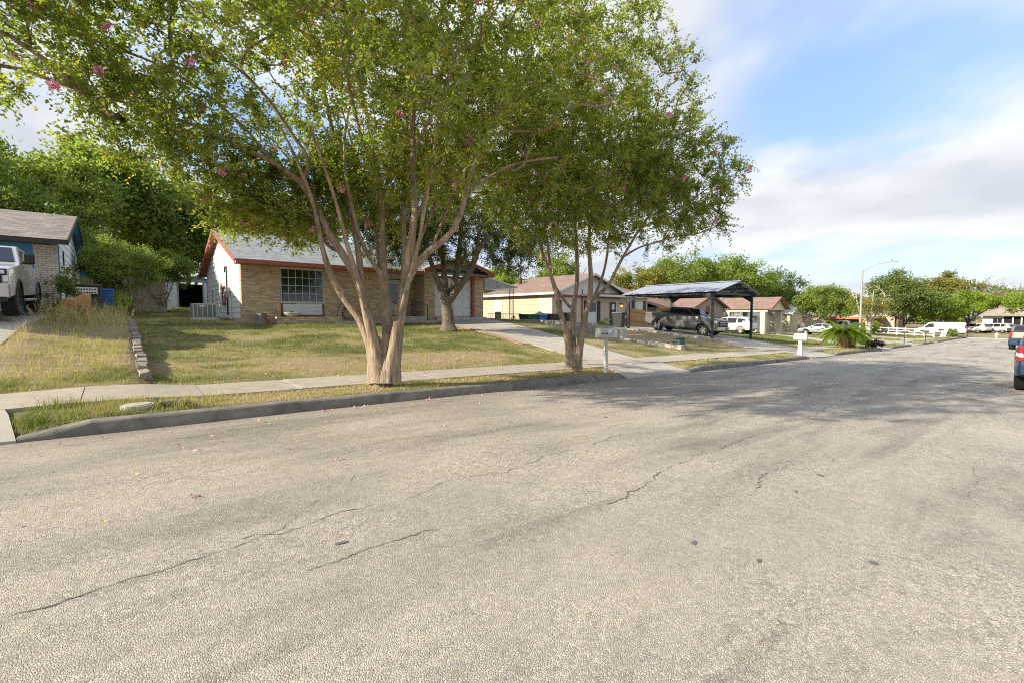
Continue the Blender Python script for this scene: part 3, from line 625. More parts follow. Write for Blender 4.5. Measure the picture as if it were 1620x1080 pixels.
# ------------------------------------------------------------------ the tan brick house behind the big tree
def house_main():
    t=thing('brick_house','tan brick house with grey shingle roof, rust red trim and white siding gable','house',(11.4,24.4,1.1))
    YF=24.4; XL=4.3; zb=1.02; zt=3.93; YB=35.3; YRg=29.9; ZR=6.12; ZE=4.0; s=(ZR-ZE)/(YRg-23.6)
    # masonry core and bricks
    core=MB()
    for a,b in ((XL,5.96),(8.03,11.35),(13.95,14.66),(17.66,18.38)): core.box((a,YF,zb-.3),(b,YF+.2,zt))
    core.box((5.96,YF+.06,zb-.3),(8.03,YF+.2,1.42)); core.box((11.35,25.7,zb-.2),(13.95,25.9,zt)); core.box((13.95,YF+.201,zb-.2),(14.15,25.699,zt)); core.box((11.15,YF+.201,zb-.2),(11.35,25.699,zt)); core.box((18.18,YF+.201,zb-.3),(18.38,YB,zt))
    core.box((XL,YF+.201,zb-.35),(XL+.18,24.78,zt))
    wf=core.build('front_wall',M['mortar'],t); L,H=.30,.079; mats=('brick_t','brick_ti')
    bricks(wf,'-y',YF,XL-.012,5.95,zb,zt,L,H,mats,300)
    bricks(wf,'-x',XL,YF+.0,24.78,zb,zt,.2,H,mats,0)
    bricks(wf,'-x',13.95,24.6,25.68,zb+.25,zt,.28,H,mats,0)
    for a,b in ((8.04,11.34),(13.96,14.65),(17.67,18.38)): bricks(wf,'-y',YF,a,b,zb,zt,L,H,mats,0)
    bricks(wf,'-y',25.7,11.36,13.94,zb+.25,zt,L,H,mats,0,skip=lambda a,b,z:b>12.05 and a<13.02 and z<3.7)
    # gable end with lap siding
    yr=lambda z:(max(24.79,23.6+(z-ZE)/s+.08) if z>ZE-.1 else 24.79, min(YB,2*YRg-23.6-(z-ZE)/s-.08) if z>ZE-.1 else YB)
    gw=solidwall('gable_wall',t,M['white'],[(24.79,1.02),(YB,1.02),(YB,zt),(YRg,ZR-.12),(24.79,zt+.1)],'-x',XL+.01,.17)
    planks(gw,'-x',XL-.002,lambda z:yr(z),1.30,5.85,.268,M['white'])
    wpart('foundation',t,fmap('-x',XL),24.8,YB,.8,1.28,-.1,.003,M['conc'])
    wpart('corner_board',t,fmap('-x',XL),YB-.01,YB+.1,1.0,3.7,-.1,.03,M['redbrown'])
    v=wpart('gable_vent',t,fmap('-x',XL),29.3,29.42,5.0,5.6,0,.03,M['whitet']); wpart('vent_slat',v,fmap('-x',XL),30.0,30.12,5.0,5.6,0,.03,M['whitet'])
    for a,b,z0,z1 in ((28.55,29.35,2.05,3.0),(32.3,33.1,1.85,3.0)):
        w=window(t,'-x',XL-.02,a,b,z0,z1,1,2,'glass','redbrown' if a<30 else 'whitet','whitet',.07,.04,.05)
    m=MB(); m.cyl((XL-.07,27.75,1.45),(XL-.07,27.75,3.7),.035,n=8)
    for k in range(6):
        a0=math.pi*k/6; a1=math.pi*(k+1)/6; r=.28
        m.cyl((XL-.07,28.03-r*math.cos(a0),3.7+r*math.sin(a0)),(XL-.07,28.03-r*math.cos(a1),3.7+r*math.sin(a1)),.035,n=6)
    m.build('conduit',M['black'],t,True)
    mt=MB().box((XL-.17,27.1,2.35),(XL-.02,27.45,2.85)).build('meter_box',M['galv'],t,bevel=.01)
    MB().cyl((XL-.18,27.27,2.68),(XL-.26,27.27,2.68),.09,n=14).build('meter_dial',M['lamp'],mt,True)
    MB().cyl((XL-.06,26.95,1.2),(XL-.06,26.95,2.4),.05,n=8).build('drain_pipe',M['whitet'],t,True)
    # roof
    X0,X1=3.95,18.62
    rf=slope('roof',t,[(X0,23.55,ZE-.017),(X1,23.55,ZE-.017),(X1,YRg,ZR+.03),(X0,YRg,ZR+.03)],M['shg'])
    slope('roof',t,[(X0,36.2,ZE-.017),(X1,36.2,ZE-.017),(X1,YRg+.001,ZR+.03),(X0,YRg+.001,ZR+.03)],M['shg'])
    MB().prism([(X0,YRg-.14,ZR-.01),(X0,YRg,ZR+.06),(X0,YRg+.14,ZR-.01)],(X1-X0,0,0)).build('ridge_cap',M['shg'],rf)
    m=MB(); m.box((X0+.02,23.52,ZE-.21),(13.6,23.56,ZE-.035)); m.build('fascia',M['redtrim'],t)
    # barge boards + soffit of the left gable
    for q in (1,-1):
        e=(23.55 if q>0 else 36.2); m=MB()
        m.hexa([(X0-.03,e,ZE-.24),(X0,e,ZE-.24),(X0,YRg,ZR-.20),(X0-.03,YRg,ZR-.20),(X0-.03,e,ZE-.02),(X0,e,ZE-.02),(X0,YRg,ZR+.025),(X0-.03,YRg,ZR+.025)]); m.build('barge_board',M['redtrim'],t)
        n=7; sf=None
        for k in range(n*2):
            a=k/(n*2); b=(k+1)/(n*2)-.004; ya,yb=e+(YRg-e)*a,e+(YRg-e)*b; za,zc=ZE+(ZR-ZE)*a-.11,ZE+(ZR-ZE)*b-.11
            m=MB(); m.hexa([(X0+.004,ya,za-.02),(XL-.004,ya,za-.02),(XL-.004,yb,zc-.02),(X0+.004,yb,zc-.02),(X0+.004,ya,za),(XL-.004,ya,za),(XL-.004,yb,zc),(X0+.004,yb,zc)])
            o=m.build('soffit_board' if sf else 'soffit',M['soffit'],sf or t); sf=sf or o
    MB().box((X0+.05,23.6,ZE-.2),(13.5,24.41,ZE-.18)).build('eave_soffit',M['soffit'],t)
    # picture window with lower panel
    wpart('window_header',t,fmap('-y',YF),5.98,8.02,3.74,3.93,-.1,-.02,M['whitet'])
    window(t,'-y',YF+.05,5.98,8.02,2.08,3.74,6,4,'glassg','mull','mull',.04,.028,.05)
    pn=wpart('lower_panel',t,fmap('-y',YF+.04),6.06,7.95,1.45,2.0,-.02,.02,M['gate'])
    for k in range(3): wpart('plank',pn,fmap('-y',YF+.04),6.07,7.94,1.46+k*.18,1.46+k*.18+.174,.0201,.034,M['gate'])
    m=MB(); wbox(m,fmap('-y',YF+.03),5.97,6.055,1.4,2.03,-.02,.05); wbox(m,fmap('-y',YF+.03),7.955,8.03,1.4,2.03,-.02,.05); wbox(m,fmap('-y',YF+.03),6.056,7.954,1.34,1.445,-.02,.05); wbox(m,fmap('-y',YF+.03),6.056,7.954,2.005,2.04,-.02,.04); m.build('panel_trim',M['redbrown'],t)
    # entry
    dr=wpart('front_door',t,fmap('-y',25.7),12.12,12.96,1.42,3.55,-.02,.05,M['gate'])
    wpart('door_glass',dr,fmap('-y',25.7),12.24,12.84,2.2,3.3,.05,.062,M['glassg']); wpart('door_sill',dr,fmap('-y',25.7),12.1,12.98,1.34,1.41,-.02,.12,M['redbrown'])
    hd=wpart('entry_header',t,fmap('-y',25.7),11.5,13.9,3.62,3.92,.0,.045,M['whitet']); wpart('header_trim',hd,fmap('-y',25.7),11.5,13.9,3.56,3.615,.0,.06,M['redbrown'])
    for k,ch in enumerate('736'):
        cu=bpy.data.curves.new('house_number','FONT'); cu.body=ch; cu.size=.17; cu.extrude=.006
        o=bpy.data.objects.new('house_number',cu); COL.objects.link(o); dg=bpy.context.evaluated_depsgraph_get(); me=bpy.data.meshes.new_from_object(o.evaluated_get(dg)); bpy.data.objects.remove(o)
        me.materials.append(M['print']); o=link('house_number',me,hd); o.location=(12.4+.22*k,25.645,3.70); o.rotation_euler=(R(90),0,0)
    MB().box((11.36,24.1,.95),(13.94,25.69,1.36)).build('porch_slab',M['conc'],t,bevel=.01)
    MB().box((8.2,23.2,.85),(14.6,24.08,1.13)).build('walkway',M['drive'],t,bevel=.01)
    # garage
    gd=wpart('garage_door',t,fmap('-y',YF+.16),14.66,17.48,1.33,3.72,-.03,.0,M['gate'])
    for r_ in range(4):
        for c_ in range(4):
            a=14.69+c_*.6975; z=1.36+r_*.59; pm=wpart('panel',gd,fmap('-y',YF+.16),a+.05,a+.65,z+.06,z+.53,.0005,.018,M['gate'],bevel=.008)
        if r_: wpart('panel_seam',gd,fmap('-y',YF+.16),14.66,17.48,1.335+r_*.59,1.347+r_*.59,.0,.004,M['mull'])
    wpart('garage_trim',t,fmap('-y',YF),17.485,17.655,1.3,3.93,-.18,.03,M['redtrim']); wpart('garage_header',t,fmap('-y',YF),14.66,17.484,3.725,3.86,-.18,.03,M['redbrown'])
    MB().box((14.64,24.15,.85),(18.5,24.7,1.30)).build('garage_sill',M['conc'],t,bevel=.01)
    gx0,gx1,gr,ge=13.45,18.65,16.05,4.17; zpk=4.98
    gp=solidwall('garage_gable',t,M['white'],[(13.9,3.94),(18.3,3.94),(18.3,4.2),(gr,zpk-.12),(13.9,4.2)],'-y',YF+.02,.1)
    planks(gp,'-y',YF+.018,lambda z:(13.95+max(0,(z-4.15)*2.9),18.25-max(0,(z-4.15)*2.9)),3.95,4.75,.2,M['white'])
    for a,b in ((gx0,gr),(gx1,gr)):
        slope('garage_roof',t,[(a,23.5,ge-.03),(a,26.9,ge-.03),(b,26.9,zpk+.02),(b,23.5,zpk+.02)],M['shg'],.06)
        m=MB(); m.hexa([(a,23.45,ge-.28),(b,23.45,zpk-.22),(b,23.5,zpk-.22),(a,23.5,ge-.28),(a,23.45,ge-.035),(b,23.45,zpk+.015),(b,23.5,zpk+.015),(a,23.5,ge-.035)]); m.build('barge_board',M['redtrim'],t)
    MB().box((18.05,23.46,3.86),(18.35,24.4,4.12)).build('lookout_beam',M['redtrim'],t,bevel=.01)
    MB().box((17.0,23.5,3.90),(18.6,24.39,3.93)).build('eave_soffit',M['soffit'],t)
    # brick planter under the window
    return t
house_main()
def planter():
    t=thing('brick_planter','low brick planter box under the picture window','planter',(7.2,24.0,1.1))
    bd=MB().box((5.6,23.66,.9),(8.7,23.72,1.36)).build('planter_wall',M['mortar'],t)
    MB().box((5.6,23.721,.9),(5.66,24.38,1.36)).build('planter_wall',M['mortar'],t); MB().box((5.67,23.73,.9),(8.64,24.37,1.30)).build('planter_soil',M['bark2'],t); MB().box((8.64,23.721,.9),(8.7,24.38,1.36)).build('planter_wall',M['mortar'],t)
    bricks(bd,'-y',23.66,5.6,8.7,1.0,1.36,.27,.09,('brick_t','brick_ti'),0)
planter()
# ------------------------------------------------------------------ blue trimmed house at the left edge
def house_blue():
    t=thing('blue_trim_house','house with blue trim and cream brick pillar behind the white pickup at the left edge','house',(-8,23.6,1.7))
    YF=23.6; XR=-1.68; X0=-15; ZE=4.15; YRg=29.2; ZR=5.95; YB=34.9; s=(ZR-ZE)/(YRg-22.9); zt=4.0
    m=MB(); m.box((-2.30,YF,1.3),(XR,YF+.2,zt)); m.box((X0,YF+.55,1.3),(-2.301,YF+.75,zt)); pil=m.build('front_wall',M['mortar_d'],t)
    bricks(pil,'-y',YF,-2.31,XR+.01,1.72,zt,.22,.084,('brick_w','brick_w'),300)
    m=MB()
    for k in range(24): 
        m.box((-2.31+(k%6)*.105,YF-.05,1.3+.1*(k//6)),(-2.22+(k%6)*.105,YF-.001,1.385+.1*(k//6)))
    o=m.build('stone_base',M['stonew'],t); o['kind']='stuff'
    gw=solidwall('gable_wall',t,M['bluew'],[(YF+.201,1.3),(YB,1.3),(YB,zt),(YRg,ZR-.12),(YF+.201,zt+.1)],'+x',XR-.01,.17)
    planks(gw,'+x',XR-.008,lambda z:(max(YF+.205,22.9+(z-ZE)/s+.1) if z>ZE-.1 else YF+.205,min(YB,2*YRg-22.9-(z-ZE)/s-.1) if z>ZE-.1 else YB),1.6,5.7,.30,M['bluew'])
    wpart('corner_trim',t,fmap('+x',XR),YF+.03,YF+.2,1.4,zt,-.05,.03,M['blue'])
    MB().box((XR+.02,25.2,3.4),(XR+.06,25.28,3.95)).build('cable_box',M['black'],t)
    X1=-1.38
    slope('roof',t,[(X0,22.85,ZE-.01),(X1,22.85,ZE-.01),(X1,YRg,ZR+.03),(X0,YRg,ZR+.03)],M['shb'])
    slope('roof',t,[(X0,35.6,ZE-.01),(X1,35.6,ZE-.01),(X1,YRg+.001,ZR+.03),(X0,YRg+.001,ZR+.03)],M['shb'])
    m=MB(); m.box((X0,22.8,ZE-.19),(X1,22.85,ZE-.02)); m.build('gutter',M['black'],t)
    for e in (22.85,35.6):
        m=MB(); m.hexa([(X1,e,ZE-.2),(X1+.04,e,ZE-.2),(X1+.04,YRg,ZR-.16),(X1,YRg,ZR-.16),(X1,e,ZE-.01),(X1+.04,e,ZE-.01),(X1+.04,YRg,ZR+.03),(X1,YRg,ZR+.03)]); m.build('barge_board',M['plast'],t)
        m=MB(); m.hexa([(XR+.02,e,ZE-.14),(X1-.004,e,ZE-.14),(X1-.004,YRg,ZR-.1),(XR+.02,YRg,ZR-.1),(XR+.02,e,ZE-.11),(X1-.004,e,ZE-.11),(X1-.004,YRg,ZR-.07),(XR+.02,YRg,ZR-.07)]); m.build('soffit',M['blue'],t)
    MB().box((XR+.03,34.95,3.55),(X1-.01,35.55,3.95)).build('eave_box',M['blue'],t)
    m=MB(); wbox(m,fmap('-y',YF+.55),-14,-2.302,3.42,zt,0,.55); m.build('porch_beam',M['blue'],t)
    wpart('beam_board',t,fmap('-y',YF),-14,-2.302,3.47,3.66,.0,.04,M['blue'])
    gd=wpart('garage_door',t,fmap('-y',YF+.55),-6.2,-2.9,1.6,3.42,-.01,.03,M['gate'])
    wpart('door_post',t,fmap('-y',YF+.55),-2.85,-2.31,1.55,3.42,0,.56,M['blue'])
    window(t,'-y',YF+.5,-4.4,-2.95,2.2,3.30,1,2,'curt','black','whitet',.07,.04,.05)
    lm=MB().lathe([(.03,0),(.07,-.03),(.075,-.09),(.0,-.13)],(-2.75,YF-.12,3.6),12).build('porch_light',M['galv'],t,True)
house_blue()
# ------------------------------------------------------------------ beige house with the maroon roof, beyond the driveway
def shutters(t,u,z0,z1,y):
    s=wpart('shutter',t,fmap('-y',y),u,u+.42,z0,z1,.0,.04,M['shutter'])
    m=MB()
    for k in range(14): z=z0+.06+k*(z1-z0-.12)/14; wbox(m,fmap('-y',y),u+.05,u+.37,z,z+(z1-z0)/24,.0401,.055)
    m.build('louvre',M['shutter'],s)
def house_beige():
    t=thing('beige_house','beige house with maroon roof and navy shutters beyond the concrete wall','house',(33,26,.4))
    YF=26.0; XL=26.6; XR=40.2; zb=.2; zt=3.1; YB=39
    m=MB(); m.box((XL,YF,zb-.2),(XR,YF+.2,zt)); m.box((XR-.2,YF+.201,zb-.3),(XR,YB,zt)); m.build('front_wall',M['cream'],t)
    w=solidwall('side_wall',t,M['beige'],[(YF+.01,.2),(YB,.2),(YB,zt),(YF+.01,zt)],'-x',XL+.01,.15)
    planks(w,'-x',XL-.001,lambda z:(YF+1.6,YB),.5,3.08,.30,M['beige'])
    bw=wpart('corner_brick',t,fmap('-x',XL),YF+.0,YF+1.58,.2,3.09,.0,.03,M['cream'])
    window(t,'-x',XL-.02,32.4,33.5,.75,2.75,1,2,['glass','curt'],'whitet','whitet',.09,.06,.05)
    pk=31.2; ze=3.25; zp=5.05
    # side facing long slopes, gable to the street
    slope('roof',t,[(26.15,25.3,ze),(26.15,39.5,ze),(pk,39.5,zp),(pk,25.3,zp)],M['shr'])
    slope('roof',t,[(36.3,25.3,ze),(36.3,39.5,ze),(pk,39.5,zp),(pk,25.3,zp)],M['shr'])
    slope('wing_roof',t,[(33,25.6,ze+.02),(41,25.6,ze+.02),(40.2,31,4.72),(33,31,4.72)],M['shr'])
    slope('wing_roof',t,[(33,36.4,ze+.02),(41,36.4,ze+.02),(40.2,31.01,4.72),(33,31.01,4.72)],M['shr'])
    gw=solidwall('gable_wall',t,M['whitet'],[(26.62,3.1),(35.8,3.1),(35.8,3.32),(pk,zp-.12),(26.62,3.32)],'-y',YF-.03,.1)
    planks(gw,'-y',YF-.032,lambda z:(26.7+max(0,(z-3.28)*2.75),35.7-max(0,(z-3.28)*2.65)),3.1,4.85,.25,M['whitet'])
    for a in (26.15,36.3):
        m=MB(); m.hexa([(a,25.26,ze-.2),(pk,25.26,zp-.2),(pk,25.3,zp-.2),(a,25.3,ze-.2),(a,25.26,ze-.01),(pk,25.26,zp-.01),(pk,25.3,zp-.01),(a,25.3,ze-.01)]); m.build('barge_board',M['whitet'],t)
    MB().box((26.10,25.3,ze-.18),(26.15,39.5,ze-.0)).build('side_fascia',M['whitet'],t); MB().box((26.16,25.4,ze-.17),(26.6,39.4,ze-.15)).build('side_soffit',M['beige'],t)
    m=MB(); m.box((30.0,25.0,3.02),(38,25.99,3.18)); m.build('porch_fascia',M['whitet'],t)
    wpart('porch_shadow_board',t,fmap('-y',YF-.033),26.7,35.6,2.9,3.06,.0,.05,M['redbrown'])
    MB().box((36.2,25.55,ze-.16),(41,25.6,ze+.0)).build('wing_fascia',M['whitet'],t)
    MB().cyl((29.3,33,3.9),(29.3,33,4.95),.22,n=12).build('roof_vent',M['shr'],t,True); 
    window(t,'-y',YF-.0,27.7,29.0,.7,2.6,1,2,['glass','curt'],'whitet','whitet',.07,.06,.05); shutters(t,27.2,.65,2.65,YF); shutters(t,29.06,.65,2.65,YF)
    window(t,'-y',YF-.0,31.0,32.2,.7,2.6,1,2,['curt','glass'],'whitet','whitet',.07,.06,.05); shutters(t,30.5,.65,2.65,YF); shutters(t,32.3,.65,2.65,YF)
    d=wpart('front_door',t,fmap('-y',YF),34.1,35.0,.4,2.55,-.02,.05,M['shutter']); wpart('door_pane',d,fmap('-y',YF),34.35,34.75,1.9,2.4,.05,.06,M['curt']); wpart('door_frame',d,fmap('-y',YF),35.01,35.13,.4,2.65,-.02,.06,M['whitet'])
    window(t,'-y',YF-.0,38.1,39.4,.85,2.75,3,1,'curt','cream','cream',.06,.05,.04); shutters(t,37.55,.75,2.8,YF); shutters(t,39.5,.75,2.8,YF)
    wl=MB().cyl((35.75,YF-.12,2.2),(35.75,YF-.12,2.5),.08,.1,8).build('porch_lamp',M['plast'],t,True); MB().cyl((35.75,YF-.13,2.16),(35.75,YF-.13,2.34),.1,.1,8).build('lamp_glass',M['warm'],wl,True)
    MB().cyl((30.2,YF-.06,.3),(30.2,YF-.06,3.6),.05,n=6).build('drain_pipe',M['redbrown'],t)
    MB().box((30,24.6,-.1),(37,25.98,.34)).build('porch_slab',M['drive'],t,bevel=.01)
house_beige()
def house_stone():
    t=thing('stone_gable_house','brown roofed house with a mixed stone gable behind the grey pickup','house',(49,24,-.5))
    YF=24.0; zb=-.9
    m=MB(); m.box((41.8,26,zb),(45.4,26.2,2.2)); m.box((45.4,YF,zb),(52.6,YF+.2,2.2)); m.box((52.4,YF+.2,zb),(52.6,36,2.2)); m.box((41.8,26.2,zb),(42,36,2.2)); m.build('wall',M['cream'],t)
    gw=solidwall('stone_gable',t,M['stonew'],[(45.45,zb),(52.55,zb),(52.55,2.3),(49,3.45),(45.45,2.3)],'-y',YF-.01,.1)
    m=MB()
    for i in range(30):
        for j in range(11):
            if random.random()<.93:
                x=45.5+i*.236+random.uniform(-.03,.03); z=-.5+j*.36+random.uniform(-.04,.04)
                zl=2.25+(3.4-2.25)*(1-abs(x+.11-49)/3.55)
                if z+.3<zl: m.box((x,YF-.035+random.uniform(-.012,.012),z),(x+.2+random.uniform(-.02,.03),YF-.011,z+.3))
    o=m.build('stonework',M['stonew'],gw); o['kind']='stuff'
    m=MB(); pts=[(48.0+.0,1.6)]+[(48.5-.5*math.cos(math.pi*k/8),1.9+.5*math.sin(math.pi*k/8)) for k in range(9)]+[(49.0,1.6)]
    MB().prism([(u+.3,YF-.06,z) for u,z in pts],(0,.04,0)).build('arched_vent',M['redbrown'],t)
    pk=49.; 
    for a in (44.9,53.1): slope('roof',t,[(a,23.5,2.17),(a,31,2.17),(pk,31,3.62),(pk,23.5,3.62)],M['shr']); 
    for a in (44.9,53.1):
        m=MB(); m.hexa([(a,23.46,1.98),(pk,23.46,3.42),(pk,23.5,3.42),(a,23.5,1.98),(a,23.46,2.165),(pk,23.46,3.615),(pk,23.5,3.615),(a,23.5,2.165)]); m.build('barge_board',M['redbrown'],t)
    slope('main_roof',t,[(41.2,25.4,2.25),(58,25.4,2.25),(58,30.6,3.85),(41.2,30.6,3.85)],M['shr']); slope('main_roof',t,[(41.2,36,2.25),(58,36,2.25),(58,30.61,3.85),(41.2,30.61,3.85)],M['shr'])
    MB().box((41.2,25.34,2.06),(45,25.4,2.24)).build('fascia',M['orange'],t)
    window(t,'-y',25.98,42.6,44.4,.6,1.9,2,1,'glass','whitet')
    # open carport with gabled roof
    c=thing('carport_wing','brown roofed open carport with cream brick columns beside the stone gable house','carport',(58.6,21,-.9))
    pk=58.6; x0,x1=55.7,61.5; ze=2.08; zp=3.5
    for a in (x0,x1): slope('roof',c,[(a,20,ze),(a,29,ze),(pk,29,zp),(pk,20,zp)],M['shr'])
    for a in (x0,x1):
        m=MB(); m.hexa([(a,19.96,ze-.18),(pk,19.96,zp-.18),(pk,20,zp-.18),(a,20,ze-.18),(a,19.96,ze-.0),(pk,19.96,zp-.0),(pk,20,zp-.0),(a,20,ze-.0)]); m.build('barge_board',M['redbrown'],c)
    gp=solidwall('gable_panel',c,M['yellow'],[(x0+.3,ze-.15),(x1-.3,ze-.15),(pk,zp-.1)],'-y',20.4,.08)
    MB().prism([(pk-.15,20.36,2.75),(pk+.15,20.36,2.75),(pk+.15,20.36,3.0),(pk,20.36,3.15),(pk-.15,20.36,3.0)],(0,.03,0)).build('gable_vent',M['dark'],gp)
    for a in (x0+.2,x1-.35): MB().box((a,20.5,ze-.32),(a+.15,29,ze-.06)).build('beam',M['yellow'],c)
    for a in (56.1,61.0):
        for y in (21.0,25.0,28.6):
            cl=MB().box((a-.25,y-.25,-1.3),(a+.25,y+.25,ze-.3)).build('column',M['cream'],c,bevel=.01)
    MB().box((55.8,28.9,-1.2),(61.4,29.1,2.2)).build('back_wall',M['yellow'],c)
house_stone()
def simple_house(name,label,x0,x1,y0,y1,zb,ze,zp,wall,roof,axis='x',trim='whitet',wins=(),over=.5):
    t=thing(name,label,'house',((x0+x1)/2,y0,zb))
    m=MB(); m.box((x0,y0,zb-.4),(x1,y0+.2,ze)); m.box((x0,y1-.2,zb-.4),(x1,y1,ze)); m.box((x0,y0+.201,zb-.4),(x0+.2,y1-.201,ze)); m.box((x1-.2,y0+.201,zb-.4),(x1,y1-.201,ze)); w=m.build('wall',M[wall],t)
    if axis=='x':
        c=(y0+y1)/2
        for e in (y0-over,y1+over): slope('roof',t,[(x0-over,e,ze),(x1+over,e,ze),(x1+over,c,zp),(x0-over,c,zp)],M[roof])
        for xx,f in ((x0,'-x'),(x1,'+x')): solidwall('gable_wall',t,M[wall],[(y0,ze-.05),(y1,ze-.05),(c,zp-.15)],f,xx,.15)
        MB().box((x0-over,y0-over-.04,ze-.2),(x1+over,y0-over,ze)).build('fascia',M[trim],t)
    else:
        c=(x0+x1)/2
        for e in (x0-over,x1+over):
            slope('roof',t,[(e,y0-over,ze),(e,y1+over,ze),(c,y1+over,zp),(c,y0-over,zp)],M[roof])
            m=MB(); y=y0-over; m.hexa([(e,y-.04,ze-.2),(c,y-.04,zp-.2),(c,y,zp-.2),(e,y,ze-.2),(e,y-.04,ze),(c,y-.04,zp),(c,y,zp),(e,y,ze)]); m.build('barge_board',M[trim],t)
        for yy,f in ((y0,'-y'),(y1,'+y')): solidwall('gable_wall',t,M[wall],[(x0,ze-.05),(x1,ze-.05),(c,zp-.15)],f,yy,.15)
    for f,p,a,b,za,zc,cc,rr,gl in wins: window(t,f,p,a,b,za,zc,cc,rr,gl)
    return t
simple_house('cream_house','pale yellow house with a white metal roof and one tall window past the carport',78.6,84.3,25.6,36,-1.6,1.55,2.75,'yellow','metalroof2','y',wins=(('-y',25.58,82.0,83.1,-1.1,.9,1,2,'glass'),('-x',78.58,29,30.4,-.8,.8,1,2,'glass')))
simple_house('cream_house','small cream garage wing with white metal roof seen between the carport columns',68.5,73.5,26.5,36,-1.4,1.2,2.6,'cream','metalroof2','y',wins=(('-x',68.48,29,30.4,-.6,.8,1,1,'glass'),))
h=simple_house('grey_roof_house','house with dark grey roof, orange fascia and screened porch beyond the cream house',99,118,31,42,-1.5,1.0,4.0,'orange','shd','x','orange',over=.8)
for k in range(5):
    wpart('porch_screen',h,fmap('-y',30.95),99.4+k*2.3,101.5+k*2.3,-1.3,.9,-.05,.02,M['dark']); wpart('screen_rail',h,fmap('-y',30.9),99.4+k*2.3,101.5+k*2.3,-.35,-.22,.0,.03,M['galv'])
solidwall('porch_gable',h,M['whitet'],[(107,1.0),(115,1.0),(111,3.3)],'-y',29.7,.15)
h=simple_house('tan_flat_house','long tan house with white edged flat carport and orange posts behind the bare tree',100,124,27,38,-1.6,.9,2.1,'beige','shn','x')
MB().box((97,20.0,1.0),(117,26.4,1.06)).build('carport_roof',M['metalroof2'],h); MB().box((97,19.9,.72),(117,20.0,1.06)).build('carport_fascia',M['whitet'],h); MB().box((97.2,20.1,.6),(117,26.3,.99)).build('carport_ceiling',M['orange'],h)
for xx in (97.5,103,109.5,116.5): MB().box((xx,20.15,-2),(xx+.25,20.4,.7)).build('carport_post',M['orange'],h)
h=simple_house('brown_roof_house','low tan roofed house with red brick corner and white gable at the street end',140,152,-2,8.5,-1.9,1.3,3.3,'white','shn','y',wins=(('-x',139.98,5.6,7,-.9,.6,2,1,'glass'),))
wpart('brick_corner',h,fmap('-x',140),.2,2.2,-1.95,1.25,.0,.06,M['redtrim']); wpart('porch_opening',h,fmap('-x',140),2.4,5.4,-1.9,.9,.0,.03,M['dark']); 
for yy in (2.8,4.0): wpart('porch_post',h,fmap('-x',140),yy,yy+.2,-1.9,1.2,.3,.5,M['whitet'])
slope('porch_roof',h,[(138.8,-2.4,1.15),(138.8,9,1.15),(146,9,3.4),(146,-2.4,3.4)],M['shn'])
h=simple_house('yellow_cottage','small yellow wall house under the large dark tree behind the white van',112,120,18.5,26,-1.8,1.1,2.4,'yellow','shn','x')
simple_house('white_cottage','white house half hidden by lime green trees at the street end',150,158,11.5,16,-1.9,1.2,2.8,'white','shn','y')
